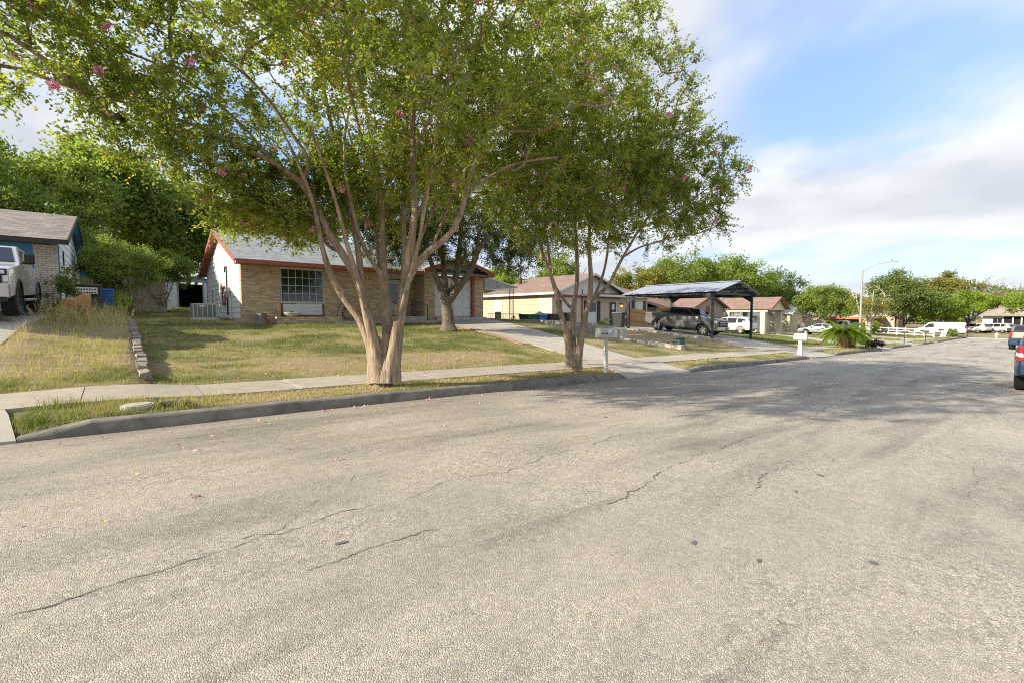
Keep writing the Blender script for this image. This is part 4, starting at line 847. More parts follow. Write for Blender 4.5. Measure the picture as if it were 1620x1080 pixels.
# ------------------------------------------------------------------ vehicles (x forward, z up, built at the origin and then parked)
def hwf(sp):
    w=sp['w']/2; xr,xf=sp['o'][0][0],max(p[0] for p in sp['o']); belt,top,tum=sp['belt'],max(p[1] for p in sp['o']),sp.get('tum',.2)
    def f(x,z):
        k=1.
        if z>belt: k*=1-tum*(z-belt)/(top-belt)
        else: k*=1-.035*max(0,(belt-.25-z))/belt
        a=max(0,(x-(xf-.75))/.75); b=max(0,((xr+.6)-x)/.6)
        return w*k*(1-sp.get('nt',.13)*a*a)*(1-sp.get('rt',.09)*b*b)
    return f
def car_body(sp,mat,parent):
    o=sp['o']; zb=sp['zb']; poly=list(o); 
    for xc,r in sp['arch']:                                  # arches listed front to rear
        n=10; zc=sp['wr']
        a0=math.asin(max(-1,min(1,(zb-zc)/r)))
        for k in range(n+1):
            t=a0+(math.pi-2*a0)*k/n; poly.append((xc+r*math.cos(t),zc+r*math.sin(t)))
    n=len(poly); hw=hwf(sp); w=sp['w']/2
    A=sum(poly[i][0]*poly[(i+1)%n][1]-poly[(i+1)%n][0]*poly[i][1] for i in range(n))
    nrm=[]
    for i in range(n):
        p,q,s=poly[i-1],poly[i],poly[(i+1)%n]
        e=[]
        for a,b in ((p,q),(q,s)):
            dx,dz=b[0]-a[0],b[1]-a[1]; L=math.hypot(dx,dz) or 1; e.append((dz/L,-dx/L))
        x,z=e[0][0]+e[1][0],e[0][1]+e[1][1]; L=math.hypot(x,z) or 1; sg=1 if A>0 else -1; nrm.append((sg*x/L,sg*z/L))
    rings=[(w,.05),(w-.02,.014),(w-.075,0.)]; rings=rings+[(-y,d) for y,d in rings[::-1]]
    bm=bmesh.new(); R_=[]
    for y,d in rings: R_.append([bm.verts.new((poly[i][0]-nrm[i][0]*d,y,poly[i][1]-nrm[i][1]*d)) for i in range(n)])
    for a,b in zip(R_,R_[1:]):
        for i in range(n): bm.faces.new((a[i],a[(i+1)%n],b[(i+1)%n],b[i]))
    bm.faces.new(R_[0][::-1]); bm.faces.new(R_[-1])
    bmesh.ops.triangulate(bm,faces=[f for f in bm.faces if len(f.verts)>4])
    xr,xf=o[0][0],max(p[0] for p in o)
    for x in list(np.arange(xf-.75,xf,.15))+list(np.arange(xr+.15,xr+.7,.15)): bmesh.ops.bisect_plane(bm,geom=bm.verts[:]+bm.edges[:]+bm.faces[:],plane_co=(x,0,0),plane_no=(1,0,0))
    for z in (sp['belt'],sp['belt']-.25): bmesh.ops.bisect_plane(bm,geom=bm.verts[:]+bm.edges[:]+bm.faces[:],plane_co=(0,0,z),plane_no=(0,0,1))
    for v in bm.verts: v.co.y*=hw(v.co.x,v.co.z)/w
    bmesh.ops.recalc_face_normals(bm,faces=bm.faces)
    me=bpy.data.meshes.new('body'); bm.to_mesh(me); bm.free(); me.polygons.foreach_set('use_smooth',[True]*len(me.polygons)); me.set_sharp_from_angle(angle=R(28)); me.materials.append(mat)
    return link('body',me,parent,True)
def side_panel(sp,name,poly,mat,parent,side,out=.008,dep=.03):
    hw=hwf(sp); n=len(poly); m=MB(); v=[(x,side*(hw(x,z)+out),z) for x,z in poly]+[(x,side*(hw(x,z)-dep),z) for x,z in poly]
    m.add(v,[tuple(range(n)),tuple(range(n,2*n))[::-1]]+[(i,(i+1)%n,n+(i+1)%n,n+i) for i in range(n)]); return m.build(name,mat,parent,local=True)
def cross_panel(sp,name,a,b,mat,parent,mg=.09,out=.008,flip=1):
    hw=hwf(sp); d=Vector((b[0]-a[0],0,b[1]-a[1])).normalized(); nn=Vector((-d.z,0,d.x))*flip
    ya,yb=hw(*a)-mg,hw(*b)-mg; p=[Vector((a[0],-ya,a[1])),Vector((a[0],ya,a[1])),Vector((b[0],yb,b[1])),Vector((b[0],-yb,b[1]))]
    m=MB(); m.hexa([q-nn*.02 for q in p]+[q+nn*out for q in p]); return m.build(name,mat,parent,local=True)
_wm={}
def wheel(parent,x,y,r,wd,style,spokes=6):
    k=(r,wd,style,spokes)
    if k not in _wm:
        rr=r*.66; h=wd/2
        t=MB().lathe([(rr,-h*.8),(rr+.03,-h),(r-.03,-h),(r,-h*.72),(r,h*.72),(r-.03,h),(rr+.03,h),(rr,h*.8)],(0,0,0),28,'y').build('tyre',M['tyre'],None,True)
        m=MB(); m.lathe([(rr,-h*.7),(rr,h*.7),(rr*.9,h*.72),(rr*.86,h*.3),(.02,h*.28)],(0,0,0),24,'y')
        for i in range(spokes):
            a=2*math.pi*i/spokes; c,s=math.cos(a),math.sin(a); m.bar((c*.03,h*.62,s*.03),(c*rr*.9,h*.66,s*rr*.9),.075*r/.4,.05,up=(0,1,0))
        m.lathe([(.075,h*.4),(.075,h*.7),(.0,h*.74)],(0,0,0),12,'y')
        ri=m.build('rim',M[style],None,True); _wm[k]=(t.data,ri.data); bpy.data.objects.remove(t); bpy.data.objects.remove(ri)
    w=link('wheel',_wm[k][0],parent,True); w.location=(x,y,r); w.rotation_euler=(0,random.uniform(0,6),0 if y>0 else math.pi)
    link('rim',_wm[k][1],w,True); return w
def car(name,label,cat,sp,paint,loc,rz,group='parked cars and pickups'):
    t=thing(name,label,cat,(0,0,0),0,group); hw=hwf(sp); P_=M[paint]
    bd=car_body(sp,P_,t)
    for s in (1,-1):
        for q in sp.get('sw',()): side_panel(sp,'side_window',q,M['carg'],t,s)
        for q in sp.get('sill',()): side_panel(sp,'sill_trim',q,M[sp.get('sillm','plast')],t,s,.02)
        for q in sp.get('seam',()):
            side_panel(sp,'door_seam',[(q[0]-.006,q[1]),(q[0]+.006,q[1]),(q[2]+.006,q[3]),(q[2]-.006,q[3])],M['dark'],bd,s,.002,.01)
        for x,z in sp.get('hand',()): side_panel(sp,'door_handle',[(x-.1,z-.014),(x+.1,z-.014),(x+.1,z+.014),(x-.1,z+.014)],M[sp.get('handm',paint)],t,s,.04,.0)
        for nm,mt,q in sp.get('lamps',()): side_panel(sp,nm,q,M[mt],t,s,.012,.05)
        mx,mz=sp['mir']; y=hw(mx,mz)
        m=MB(); m.box((mx-.10,min(s*(y-.02),s*(y+.07)),mz-.03),(mx+.04,max(s*(y-.02),s*(y+.07)),mz+.0)); k=MB(); k.box((mx-.12,min(s*(y+.04),s*(y+.27)),mz-.02),(mx+.03,max(s*(y+.04),s*(y+.27)),mz+sp.get('mh',.16)))
        a=k.build('mirror',M[sp.get('mirm','plast')],t,local=True,bevel=.03); m.build('mirror_arm',M['plast'],a,local=True)
        for xc,r in sp['arch']:
            wheel(t,xc,s*(sp['w']/2-sp['tw']/2-.02),sp['wr'],sp['tw'],sp['rim'],sp.get('sp',6))
            m=MB(); n=12
            if sp.get('flare'):
                for i in range(n):
                    p=[]
                    for kk in (i,i+1):
                        an=-.25+(math.pi+.5)*kk/n
                        for rr in (r-.005,r+.06): p.append((xc+rr*math.cos(an),sp['wr']+rr*math.sin(an)))
                    q=[(x,s*(hw(x,max(z,.3))+d),z) for d in (-.02,.028) for x,z in (p[0],p[1],p[3],p[2])]
                    m.hexa(q)
                m.build('wheel_flare',M[sp['flare']],t,local=True)
    # dark underside and wheel housings
    m=MB(); x0=sp['o'][0][0]+.15; x1=sp['o'][-1][0]-.15; m.box((x0,-sp['w']/2+.27,sp['zb']-.10),(x1,sp['w']/2-.27,sp['zb']+.45)); m.build('underbody',M['dark'],t,local=True)
    for nm,a,b,mt,mg in sp.get('cross',()): cross_panel(sp,nm,a,b,M[mt],t,mg)
    for nm,mt,bx in sp.get('box',()):
        for a,b in bx: MB().box(a,b).build(nm,M[mt],t,local=True,bevel=sp.get('bv',.012))
    for s in (1,-1):
        for nm,mt,a,b in sp.get('mbox',()):
            y0,y1=sorted((s*a[1],s*b[1])); MB().box((a[0],y0,a[2]),(b[0],y1,b[2])).build(nm,M[mt],t,local=True,bevel=.012)
    setloc(t,loc,rz); return t
PICK=dict(w=2.03,zb=.47,wr=.42,tw=.28,belt=1.36,tum=.17,rim='rim',sp=6,nt=.10,rt=.04,
 o=[(-2.90,.62),(-2.95,.78),(-2.95,1.33),(-2.91,1.38),(-1.04,1.41),(-.98,1.45),(-.84,1.85),(-.68,1.94),(.30,1.97),(.62,1.92),(1.36,1.44),(1.55,1.40),(2.6,1.30),(2.84,1.24),(2.94,1.10),(2.96,.62),(2.88,.47)],
 arch=[(1.92,.50),(-1.75,.50)],sw=[[(-.76,1.47),(-.70,1.82),(.32,1.85),(.36,1.47)],[(.42,1.47),(.40,1.84),(.56,1.82),(1.16,1.47)]],
 seam=[(.39,.62,.39,1.45),(-.82,.62,-.82,1.4),(1.28,.62,1.28,1.42),(-1.0,.6,-1.0,1.4)],hand=[(-.62,1.30),(.55,1.30)],
 sill=[[(-1.2,.40),(1.35,.40),(1.35,.47),(-1.2,.47)]],mir=(1.18,1.46),mh=.24,flare='plast',
 lamps=[('tail_lamp','red',[(-2.93,1.0),(-2.93,1.33),(-2.80,1.33),(-2.80,1.0)]),('headlamp','lamp',[(2.60,1.05),(2.62,1.22),(2.88,1.16),(2.93,1.02)]),('marker_lamp','amber',[(2.50,1.09),(2.50,1.17),(2.585,1.19),(2.585,1.07)])],
 cross=[('windscreen',(1.30,1.48),(.66,1.89),'carg',.10)],
 box=[('grille','plast',[((2.93,-.62,.74),(2.985,.62,1.16))]),('grille_bar','chrome',[((2.98,-.60,1.02),(2.998,.60,1.07)),((2.98,-.60,.87),(2.998,.60,.91))]),('front_bumper','chrome',[((2.86,-.93,.50),(3.03,.93,.72))]),('plate','plate',[((3.03,-.16,.54),(3.04,.16,.68))]),
  ('rear_bumper','chrome',[((-3.06,-.92,.55),(-2.93,.92,.74))]),('tailgate','plast',[((-2.965,-.72,.95),(-2.953,.72,1.0))]),('bed_cover','plast',[((-2.88,-.82,1.385),(-1.05,.82,1.43))])],
 mbox=[('side_step','plast',(-.9,.86,.36),(1.25,.98,.43))])
def rpick(**k): d=dict(PICK); d.update(k); return d
# grey pickup under the steel carport; white pickup in front of the blue house
def pitch(o,y0,y1,x): o.rotation_euler.x=0; return o
gp=car('grey_pickup','grey crew cab pickup parked nose to the street under the steel carport','pickup truck',PICK,'c_grey',(32.9,18.05,.0),R(-90))
gp.location=(32.95,18.05,(g(33,16.1)+g(33,19.8))/2+.02); gp.rotation_euler=(0,-math.atan((g(33,19.8)-g(33,16.1))/3.67)*-1,R(-90))
TUN=rpick(w=2.05,zb=.55,wr=.44,tw=.30,rim='rimd',box=[('grille','plast',[((2.93,-.50,.74),(2.99,.50,1.22))]),('grille_bar','rimd',[((2.985,-.46,1.12),(3.0,.46,1.16)),((2.985,-.46,1.0),(3.0,.46,1.03)),((2.985,-.46,.88),(3.0,.46,.91))]),('front_bumper','c_white',[((2.84,-.96,.52),(3.05,.96,.86))]),('skid_plate','plast',[((2.80,-.9,.40),(3.0,.9,.515))]),('rear_bumper','chrome',[((-3.06,-.92,.55),(-2.93,.92,.74))])],
 mbox=[('headlamp_housing','plast',(2.88,.56,1.06),(2.995,.93,1.22)),('headlamp_lens','lamp',(2.995,.60,1.10),(3.004,.90,1.19)),('fog_duct','plast',(2.90,.62,.84),(3.0,.84,1.05)),('running_lamp','lamp',(2.9,.86,.90),(2.99,.96,1.06)),('side_step','galv',(-.9,.90,.40),(1.25,1.06,.47))],
 lamps=[('tail_lamp','red',[(-2.93,1.0),(-2.93,1.33),(-2.80,1.33),(-2.80,1.0)])],mh=.27)
wp=car('white_pickup','white crew cab pickup facing the street in front of the blue trimmed house','pickup truck',TUN,'c_white',(-3.0,20.3,1.6),R(-90))
wp.location=(-3.08,20.0,g(-3,20.)+.03); wp.rotation_euler=(0,math.atan((g(-3,21.8)-g(-3,18.1))/3.67),R(-90))
SUV=dict(w=2.0,zb=.42,wr=.39,tw=.26,belt=1.06,tum=.24,rim='rim',sp=8,nt=.2,rt=.16,
 o=[(-2.42,.45),(-2.52,.62),(-2.50,.95),(-2.40,1.12),(-2.12,1.62),(-1.95,1.72),(-.8,1.80),(.2,1.78),(.55,1.70),(1.35,1.20),(1.55,1.14),(2.25,1.02),(2.45,.88),(2.52,.6),(2.42,.42)],
 arch=[(1.52,.46),(-1.45,.46)],sw=[[(-2.0,1.2),(-1.82,1.60),(-1.15,1.66),(-1.10,1.18)],[(-1.03,1.17),(-1.03,1.67),(-.05,1.69),(-.05,1.15)],[(.02,1.15),(.02,1.69),(.50,1.64),(1.14,1.16)]],
 seam=[(-.01,.5,-.01,1.14),(-1.06,.75,-1.06,1.16),(1.15,.55,1.15,1.14)],hand=[(-.85,1.05),(.25,1.05)],mir=(1.08,1.15),mirm='c_white',
 sill=[[(-1.0,.36),(1.08,.36),(1.08,.43),(-1.0,.43)]],
 lamps=[('tail_lamp','red',[(-2.46,.95),(-2.38,1.12),(-1.98,1.10),(-2.02,.96)]),('headlamp','lamp',[(2.0,.86),(2.02,.98),(2.36,.92),(2.42,.80)])],
 cross=[('windscreen',(1.28,1.26),(.62,1.68),'carg',.10),('rear_window',(-2.16,1.60),(-2.38,1.18),'carg',.12)],
 box=[('grille','plast',[((2.46,-.4,.58),(2.53,.4,.82))]),('plate','plate',[((-2.53,-.16,.72),(-2.515,.16,.84))])],mbox=[('roof_rail','galv',(-1.7,.70,1.78),(.0,.73,1.82))])
s=car('white_suv','white suv parked with its tail to the street beside the green lawn','suv',SUV,'c_white',(49.6,21.9,0),R(90)); s.location=(49.7,21.9,g(49.7,21.9)+.03)
SED=dict(w=1.85,zb=.34,wr=.33,tw=.22,belt=.92,tum=.27,rim='rim',sp=10,nt=.2,rt=.16,
 o=[(-2.35,.38),(-2.44,.58),(-2.42,.90),(-2.30,1.0),(-1.72,1.05),(-1.15,1.36),(-.6,1.44),(.1,1.45),(.42,1.38),(1.18,.97),(1.4,.93),(2.15,.80),(2.38,.66),(2.44,.45),(2.36,.34)],
 arch=[(1.42,.39),(-1.38,.39)],sw=[[(-1.32,1.05),(-.98,1.32),(-.42,1.37),(-.40,1.0)],[(-.33,1.0),(-.33,1.37),(.12,1.37),(.38,1.31),(.92,.98)]],
 seam=[(-.365,.42,-.365,1.0),(-1.2,.7,-1.05,1.0),(.95,.45,.95,.95)],hand=[(-.62,.89),(.15,.89)],mir=(.86,.97),mirm='c_silver',mh=.12,
 lamps=[('tail_lamp','red',[(-2.40,.78),(-2.34,.95),(-2.05,.98),(-2.10,.80)]),('headlamp','lamp',[(1.95,.68),(1.98,.80),(2.28,.72),(2.36,.60)])],
 cross=[('windscreen',(1.12,1.02),(.48,1.35),'carg',.10),('rear_window',(-1.18,1.335),(-1.66,1.09),'carg',.12)],box=[('plate','plate',[((-2.452,-.16,.62),(-2.44,.16,.74))])])
s=car('silver_sedan','silver sedan parked behind the white mailbox and the larger sago palm','car',SED,'c_silver',(69,18.5,0),R(90)); s.location=(68.2,18.6,g(68.2,18.6)+.05)
s=car('slate_pickup','grey blue pickup partly hidden behind the sago palms','pickup truck',rpick(),'c_slate',(80,20,0),R(90)); s.location=(81.5,19.5,g(81.5,19.5)+.03)
s=car('white_suv','white suv under the flat white edged carport','suv',SUV,'c_white',(104,23.2,0),R(150)); s.location=(101.5,22.2,g(101.5,22.2)+.05)
for lx,ly,lab in ((121,8.6,'white suv at the street end, behind the lime green trees'),(123,5.6,'white suv at the street end, beside the chain link fence and bins')):
    s=car('white_suv',lab,'suv',SUV,'c_white',(lx,ly,0),R(62)); s.location=(lx,ly,g(lx,8)+.05)
VAN=dict(w=2.0,zb=.45,wr=.36,tw=.24,belt=1.15,tum=.13,rim='rim',sp=8,nt=.12,rt=.03,
 o=[(-2.84,.5),(-2.88,.7),(-2.86,1.2),(-2.80,1.95),(-2.7,2.06),(.9,2.10),(1.3,2.04),(1.98,1.32),(2.2,1.24),(2.72,1.10),(2.82,.9),(2.84,.55),(2.76,.45)],
 arch=[(1.95,.44),(-1.65,.44)],sw=[[(.72,1.3),(.72,1.86),(1.26,1.86),(1.72,1.3)]],seam=[(.62,.5,.62,2.0),(1.78,.5,1.78,1.3),(-.8,.5,-.8,2.0)],hand=[(.85,1.15)],mir=(1.66,1.32),mh=.25,
 lamps=[('tail_lamp','red',[(-2.84,1.15),(-2.82,1.65),(-2.66,1.65),(-2.68,1.15)]),('headlamp','lamp',[(2.45,.86),(2.45,1.05),(2.72,1.0),(2.80,.84)])],
 cross=[('windscreen',(1.92,1.38),(1.36,1.98),'carg',.10)],box=[('rear_bumper','plast',[((-2.98,-.9,.45),(-2.87,.9,.62))])],sill=[[(-1.15,.42),(1.45,.42),(1.45,.50),(-1.15,.50)]])
s=car('white_van','white cargo van parked across the street end behind the white rail fence','van',VAN,'c_vanw',(94,11.2,0),R(96)); s.location=(95.6,10.3,g(95.6,10.3)+.05)
# on the right: blue car close by, tan and dark pickup further down
HATCH=dict(SUV); HATCH.update(w=1.86,tum=.22,belt=.98,wr=.36,zb=.38,tw=.23,mirm='c_blue',nt=.2,rt=.10,
 o=[(-2.30,.42),(-2.40,.60),(-2.38,.90),(-2.26,1.06),(-1.80,1.48),(-1.6,1.56),(-.7,1.62),(.2,1.6),(.5,1.54),(1.3,1.10),(1.5,1.04),(2.15,.94),(2.36,.8),(2.42,.55),(2.33,.38)],
 sw=[[(-1.62,1.16),(-1.48,1.43),(-1.05,1.48),(-1.0,1.13)],[(-.93,1.12),(-.93,1.49),(-.02,1.52),(-.02,1.10)],[(.05,1.10),(.05,1.51),(.46,1.47),(1.06,1.10)]],
 lamps=[('tail_lamp','red',[(-2.36,1.0),(-2.27,1.10),(-2.12,1.17),(-2.10,1.02)]),('reverse_lamp','lamp',[(-2.385,.90),(-2.365,.99),(-2.10,1.01),(-2.10,.92)]),('brake_lamp','red',[(-2.39,.80),(-2.385,.89),(-2.10,.91),(-2.10,.82)]),('headlamp','lamp',[(1.9,.80),(1.92,.92),(2.26,.86),(2.32,.74)])],
 cross=[('windscreen',(1.24,1.16),(.57,1.52),'carg',.10),('rear_window',(-1.84,1.47),(-2.20,1.13),'carg',.14)],
 box=[('rear_bumper','c_blue',[((-2.47,-.80,.46),(-2.36,.80,.72))]),('bumper_insert','plast',[((-2.45,-.72,.36),(-2.32,.72,.455))]),('plate','plate',[((-2.415,-.2,.78),(-2.40,.2,.90))])],
 mbox=[('tail_lamp_lens','red',(-2.405,.60,.82),(-2.34,.78,.88))],sill=[[(-.9,.34),(1.0,.34),(1.0,.40),(-.9,.40)]])
s=car('blue_car','dark blue hatchback cut by the right edge of the picture','car',HATCH,'c_blue',(19.8,-.5,0),0); s.location=(19.55,-.47,float(zr(19.5))+.03)
s.rotation_euler=(0,math.atan(.027),0)
DP=rpick(box=[('tailgate','c_tan',[((-2.975,-.84,.92),(-2.951,.84,1.36))]),('rear_bumper','plast',[((-3.08,-.95,.52),(-2.93,.95,.76))]),('plate','plate',[((-3.09,-.17,.60),(-3.08,.17,.70))]),('badge','chrome',[((-2.985,-.1,1.1),(-2.975,.1,1.2))]),('lower_gate','c_dark',[((-2.97,-.84,.765),(-2.951,.84,.915))])],
 cross=[('windscreen',(1.30,1.48),(.66,1.89),'carg',.10),('rear_window',(-.83,1.84),(-.97,1.48),'carg',.16)],mbox=[('tail_lamp_lens','red',(-2.985,.80,.98),(-2.95,.94,1.36)),('roof_rail','chrome',(-.6,.74,1.95),(.2,.77,2.02))],lamps=[('tail_lamp','red',[(-2.95,1.0),(-2.95,1.34),(-2.84,1.34),(-2.84,1.0)])])
s=car('dark_pickup','dark pickup with tan tailgate parked down the street beyond the blue car','pickup truck',DP,'c_dark',(57,.9,0),0); s.location=(56.6,.75,float(zr(56.6))+.03); s.rotation_euler=(0,math.atan(.023),0)
CR1=[[(3.84,8.54,0.16,0.168),(3.83,8.58,0.46,0.1344),(3.72,8.64,0.9,0.0966),(3.58,8.73,1.36,0.084),(3.39,8.85,1.71,0.0798),(3.25,8.93,1.92,0.0714),(3.13,8.98,2.16,0.0546),(3.0,8.99,2.53,0.0462),(2.91,8.96,2.92,0.0403),(2.82,8.88,3.36,0.0353),(2.66,8.79,3.81,0.0302),(2.44,8.75,4.3,0.0252),(2.21,8.71,4.7,0.0185)],[(3.88,8.51,0.16,0.1848),(3.87,8.54,0.46,0.1428),(3.75,8.54,0.9,0.1092),(3.65,8.66,1.5,0.0966),(3.59,8.71,1.99,0.084),(3.45,8.79,2.35,0.0739),(3.26,8.84,2.68,0.0672),(3.06,8.91,3.02,0.063),(2.86,8.99,3.48,0.0588),(2.65,9.0,3.91,0.0521),(2.39,9.04,4.07,0.0437),(2.12,9.08,4.24,0.0386),(1.68,9.14,4.34,0.0336),(1.31,9.07,4.49,0.0286),(0.73,9.18,4.62,0.0235),(0.32,9.15,4.68,0.0185),(-0.32,9.3,4.72,0.0118)],[(2.65,9.0,3.91,0.042),(2.75,8.88,4.32,0.0353),(2.47,8.88,4.65,0.0302),(2.07,8.88,5.22,0.0252),(1.66,8.86,5.55,0.0202),(0.98,8.93,5.83,0.0151)],[(2.12,9.08,4.24,0.0286),(1.79,9.21,4.72,0.0235),(1.26,9.3,5.18,0.0185),(0.68,9.43,5.49,0.0134),(0.0,9.63,5.67,0.0084)],[(3.26,8.84,2.68,0.042),(3.15,9.21,2.8,0.0336),(3.07,9.71,3.26,0.0286),(2.92,10.41,3.73,0.0235),(2.62,11.21,3.99,0.0185),(2.19,12.14,4.35,0.0134)],[(3.61,8.76,2.0,0.0672),(3.64,8.9,2.57,0.0588),(3.62,9.03,3.1,0.0521),(3.55,9.2,3.62,0.0487),(3.51,9.34,4.2,0.0437),(3.47,9.49,4.8,0.0403),(3.35,9.5,5.27,0.037),(3.25,9.49,5.85,0.0319),(3.09,9.41,6.37,0.0269),(2.89,9.37,6.98,0.0202)],[(3.47,9.49,4.8,0.0302),(3.31,10.08,5.56,0.0252),(3.18,10.64,6.24,0.0218),(3.04,11.23,7.16,0.0168)],[(3.55,9.2,3.62,0.0336),(3.51,9.8,4.11,0.0286),(3.41,10.45,4.63,0.0252),(3.3,11.14,5.4,0.021)],[(3.94,8.46,0.16,0.1848),(3.96,8.46,0.46,0.1428),(4.06,8.62,1.02,0.1134),(4.11,8.73,1.72,0.0966),(4.12,8.86,2.24,0.084),(4.16,8.94,2.76,0.0714),(4.19,9.03,3.43,0.0655),(4.22,9.1,3.88,0.0605),(4.2,9.24,4.48,0.0487),(4.17,9.37,4.97,0.0437),(4.14,9.51,5.61,0.0386),(4.03,9.65,6.28,0.0319),(3.92,9.67,6.96,0.0252)],[(4.22,9.1,3.86,0.0487),(4.53,9.23,4.65,0.042),(4.7,9.41,5.39,0.037),(4.89,9.58,6.38,0.0302),(5.08,9.65,7.57,0.0235)],[(4.11,8.85,2.26,0.0588),(3.92,8.92,2.53,0.0462),(3.78,8.94,2.76,0.042),(3.59,8.86,3.14,0.0378),(3.44,8.77,3.65,0.0336),(3.27,8.62,4.18,0.0286),(3.2,8.4,4.78,0.0235),(3.28,8.12,5.48,0.0185)],[(4.01,8.4,0.16,0.168),(4.05,8.39,0.52,0.1344),(4.16,8.35,1.21,0.1008),(4.25,8.26,1.84,0.0924),(4.32,8.18,2.46,0.0823),(4.38,8.11,3.01,0.0722),(4.42,8.05,3.55,0.0655),(4.4,8.04,4.03,0.0588),(4.35,7.99,4.6,0.0521),(4.3,7.88,5.14,0.0454),(4.25,7.71,5.75,0.037),(4.24,7.52,6.49,0.0286)],[(4.34,8.44,1.87,0.0588),(4.51,8.71,2.9,0.0504),(4.61,8.88,3.59,0.0437),(4.72,9.05,4.43,0.0386),(4.89,9.25,5.46,0.0336),(5.17,9.53,7.0,0.0252)],[(4.45,8.15,3.39,0.042),(4.82,8.26,3.87,0.037),(5.11,8.45,4.37,0.0319),(5.42,8.63,5.01,0.0269),(5.77,8.79,5.82,0.0218)],[(4.24,8.15,2.02,0.0714),(4.33,8.03,2.35,0.0655),(4.43,7.89,2.56,0.063),(4.59,7.71,2.77,0.0605),(4.81,7.47,2.96,0.0571),(4.96,7.3,3.32,0.0521),(5.01,7.16,3.78,0.047),(5.0,7.06,4.07,0.0403),(5.01,6.81,4.33,0.0353),(5.01,6.57,4.59,0.0302),(4.95,6.24,4.85,0.0252),(4.96,5.87,5.19,0.0185)],[(5.02,7.16,3.8,0.0336),(5.23,6.86,4.01,0.0286),(5.53,6.49,4.24,0.0235),(5.84,6.1,4.3,0.0168),(6.1,5.88,4.33,0.0101)],[(4.64,7.8,2.79,0.0336),(5.03,8.04,3.39,0.0286),(5.33,8.22,3.84,0.0252),(5.75,8.45,4.63,0.0202)],[(4.33,7.95,4.58,0.0336),(4.33,7.31,4.97,0.0286),(4.3,6.83,5.23,0.0252),(4.26,6.38,5.65,0.0185)],[(4.08,8.8,1.85,0.042),(4.15,9.12,2.39,0.0378),(4.22,9.37,3.08,0.0336),(4.25,9.67,3.8,0.0302),(4.22,10.01,4.55,0.0252),(4.13,10.43,5.4,0.0218),(4.06,10.82,6.28,0.0168)],[(3.57,8.49,1.58,0.042),(3.4,8.42,2.18,0.0386),(3.19,8.39,2.8,0.0353),(3.02,8.31,3.39,0.0302),(2.81,8.28,4.0,0.0252),(2.53,8.17,4.65,0.0202)],[(4.06,8.06,1.46,0.042),(4.11,7.8,2.06,0.0386),(4.19,7.52,2.74,0.0336),(4.25,7.39,3.41,0.0302),(4.26,7.17,4.03,0.0252),(4.25,6.96,4.62,0.0202)],[(4.52,8.54,2.5,0.042),(4.91,8.66,3.2,0.037),(5.32,8.76,3.94,0.0319),(5.84,8.78,4.87,0.0252),(6.49,8.7,5.84,0.0185)],[(4.21,9.06,4.08,0.0294),(3.62,8.56,4.7,0.0252),(3.19,7.91,5.06,0.0218),(2.74,7.26,5.48,0.0168)]]
CR2=[[(9.46,8.54,0.04,0.136),(9.46,8.57,0.57,0.104),(9.33,8.6,1.1,0.08),(9.18,8.7,1.62,0.068),(9.07,8.77,2.23,0.0576),(8.88,8.85,2.74,0.048),(8.74,8.93,3.16,0.0416),(8.62,9.01,3.63,0.0352),(8.48,9.04,4.24,0.0288),(8.37,9.05,4.8,0.0224)],[(9.0,8.85,2.45,0.04),(9.06,8.98,3.02,0.036),(9.11,9.11,3.47,0.032),(9.21,9.34,4.13,0.0288),(9.26,9.6,4.75,0.024),(9.39,9.82,5.5,0.0192)],[(9.54,8.47,0.04,0.136),(9.57,8.55,0.65,0.1),(9.64,8.6,1.09,0.084),(9.68,8.66,1.62,0.072),(9.82,8.65,2.16,0.0624),(9.91,8.69,2.7,0.0528),(9.94,8.77,3.25,0.0464),(9.99,8.84,3.8,0.0416),(9.98,8.96,4.53,0.0352),(10.05,9.1,5.29,0.0288)],[(9.08,8.77,2.26,0.04),(9.29,8.69,1.94,0.0416),(9.52,8.61,1.68,0.044)],[(9.61,8.4,0.0,0.128),(9.58,8.33,0.4,0.1),(9.65,8.26,1.1,0.084),(9.71,8.18,1.53,0.072),(9.76,8.1,1.97,0.064),(9.76,8.07,2.48,0.056),(9.71,8.09,2.99,0.048),(9.68,8.09,3.5,0.0416),(9.66,8.04,4.32,0.0352),(9.58,7.9,5.11,0.0272)],[(9.82,8.23,1.71,0.048),(10.19,8.2,2.16,0.044),(10.52,8.23,2.71,0.0384),(10.68,8.26,3.17,0.0352),(10.92,8.37,3.84,0.0304),(11.21,8.47,4.81,0.024)],[(9.72,8.06,1.88,0.048),(9.94,7.64,2.21,0.044),(10.08,7.42,2.79,0.04),(10.19,7.23,3.18,0.0352),(10.29,6.92,3.71,0.0304),(10.48,6.54,4.27,0.024),(10.66,6.16,4.77,0.0176)],[(10.18,7.36,2.99,0.0288),(10.42,7.04,3.26,0.024),(10.69,6.68,3.36,0.0208),(11.07,6.37,3.53,0.016),(11.48,6.03,3.56,0.0112),(11.99,5.61,3.84,0.008)],[(10.29,6.92,3.71,0.024),(11.05,6.69,4.05,0.0192),(11.86,6.43,4.54,0.0144),(12.71,6.15,5.14,0.0096)]]
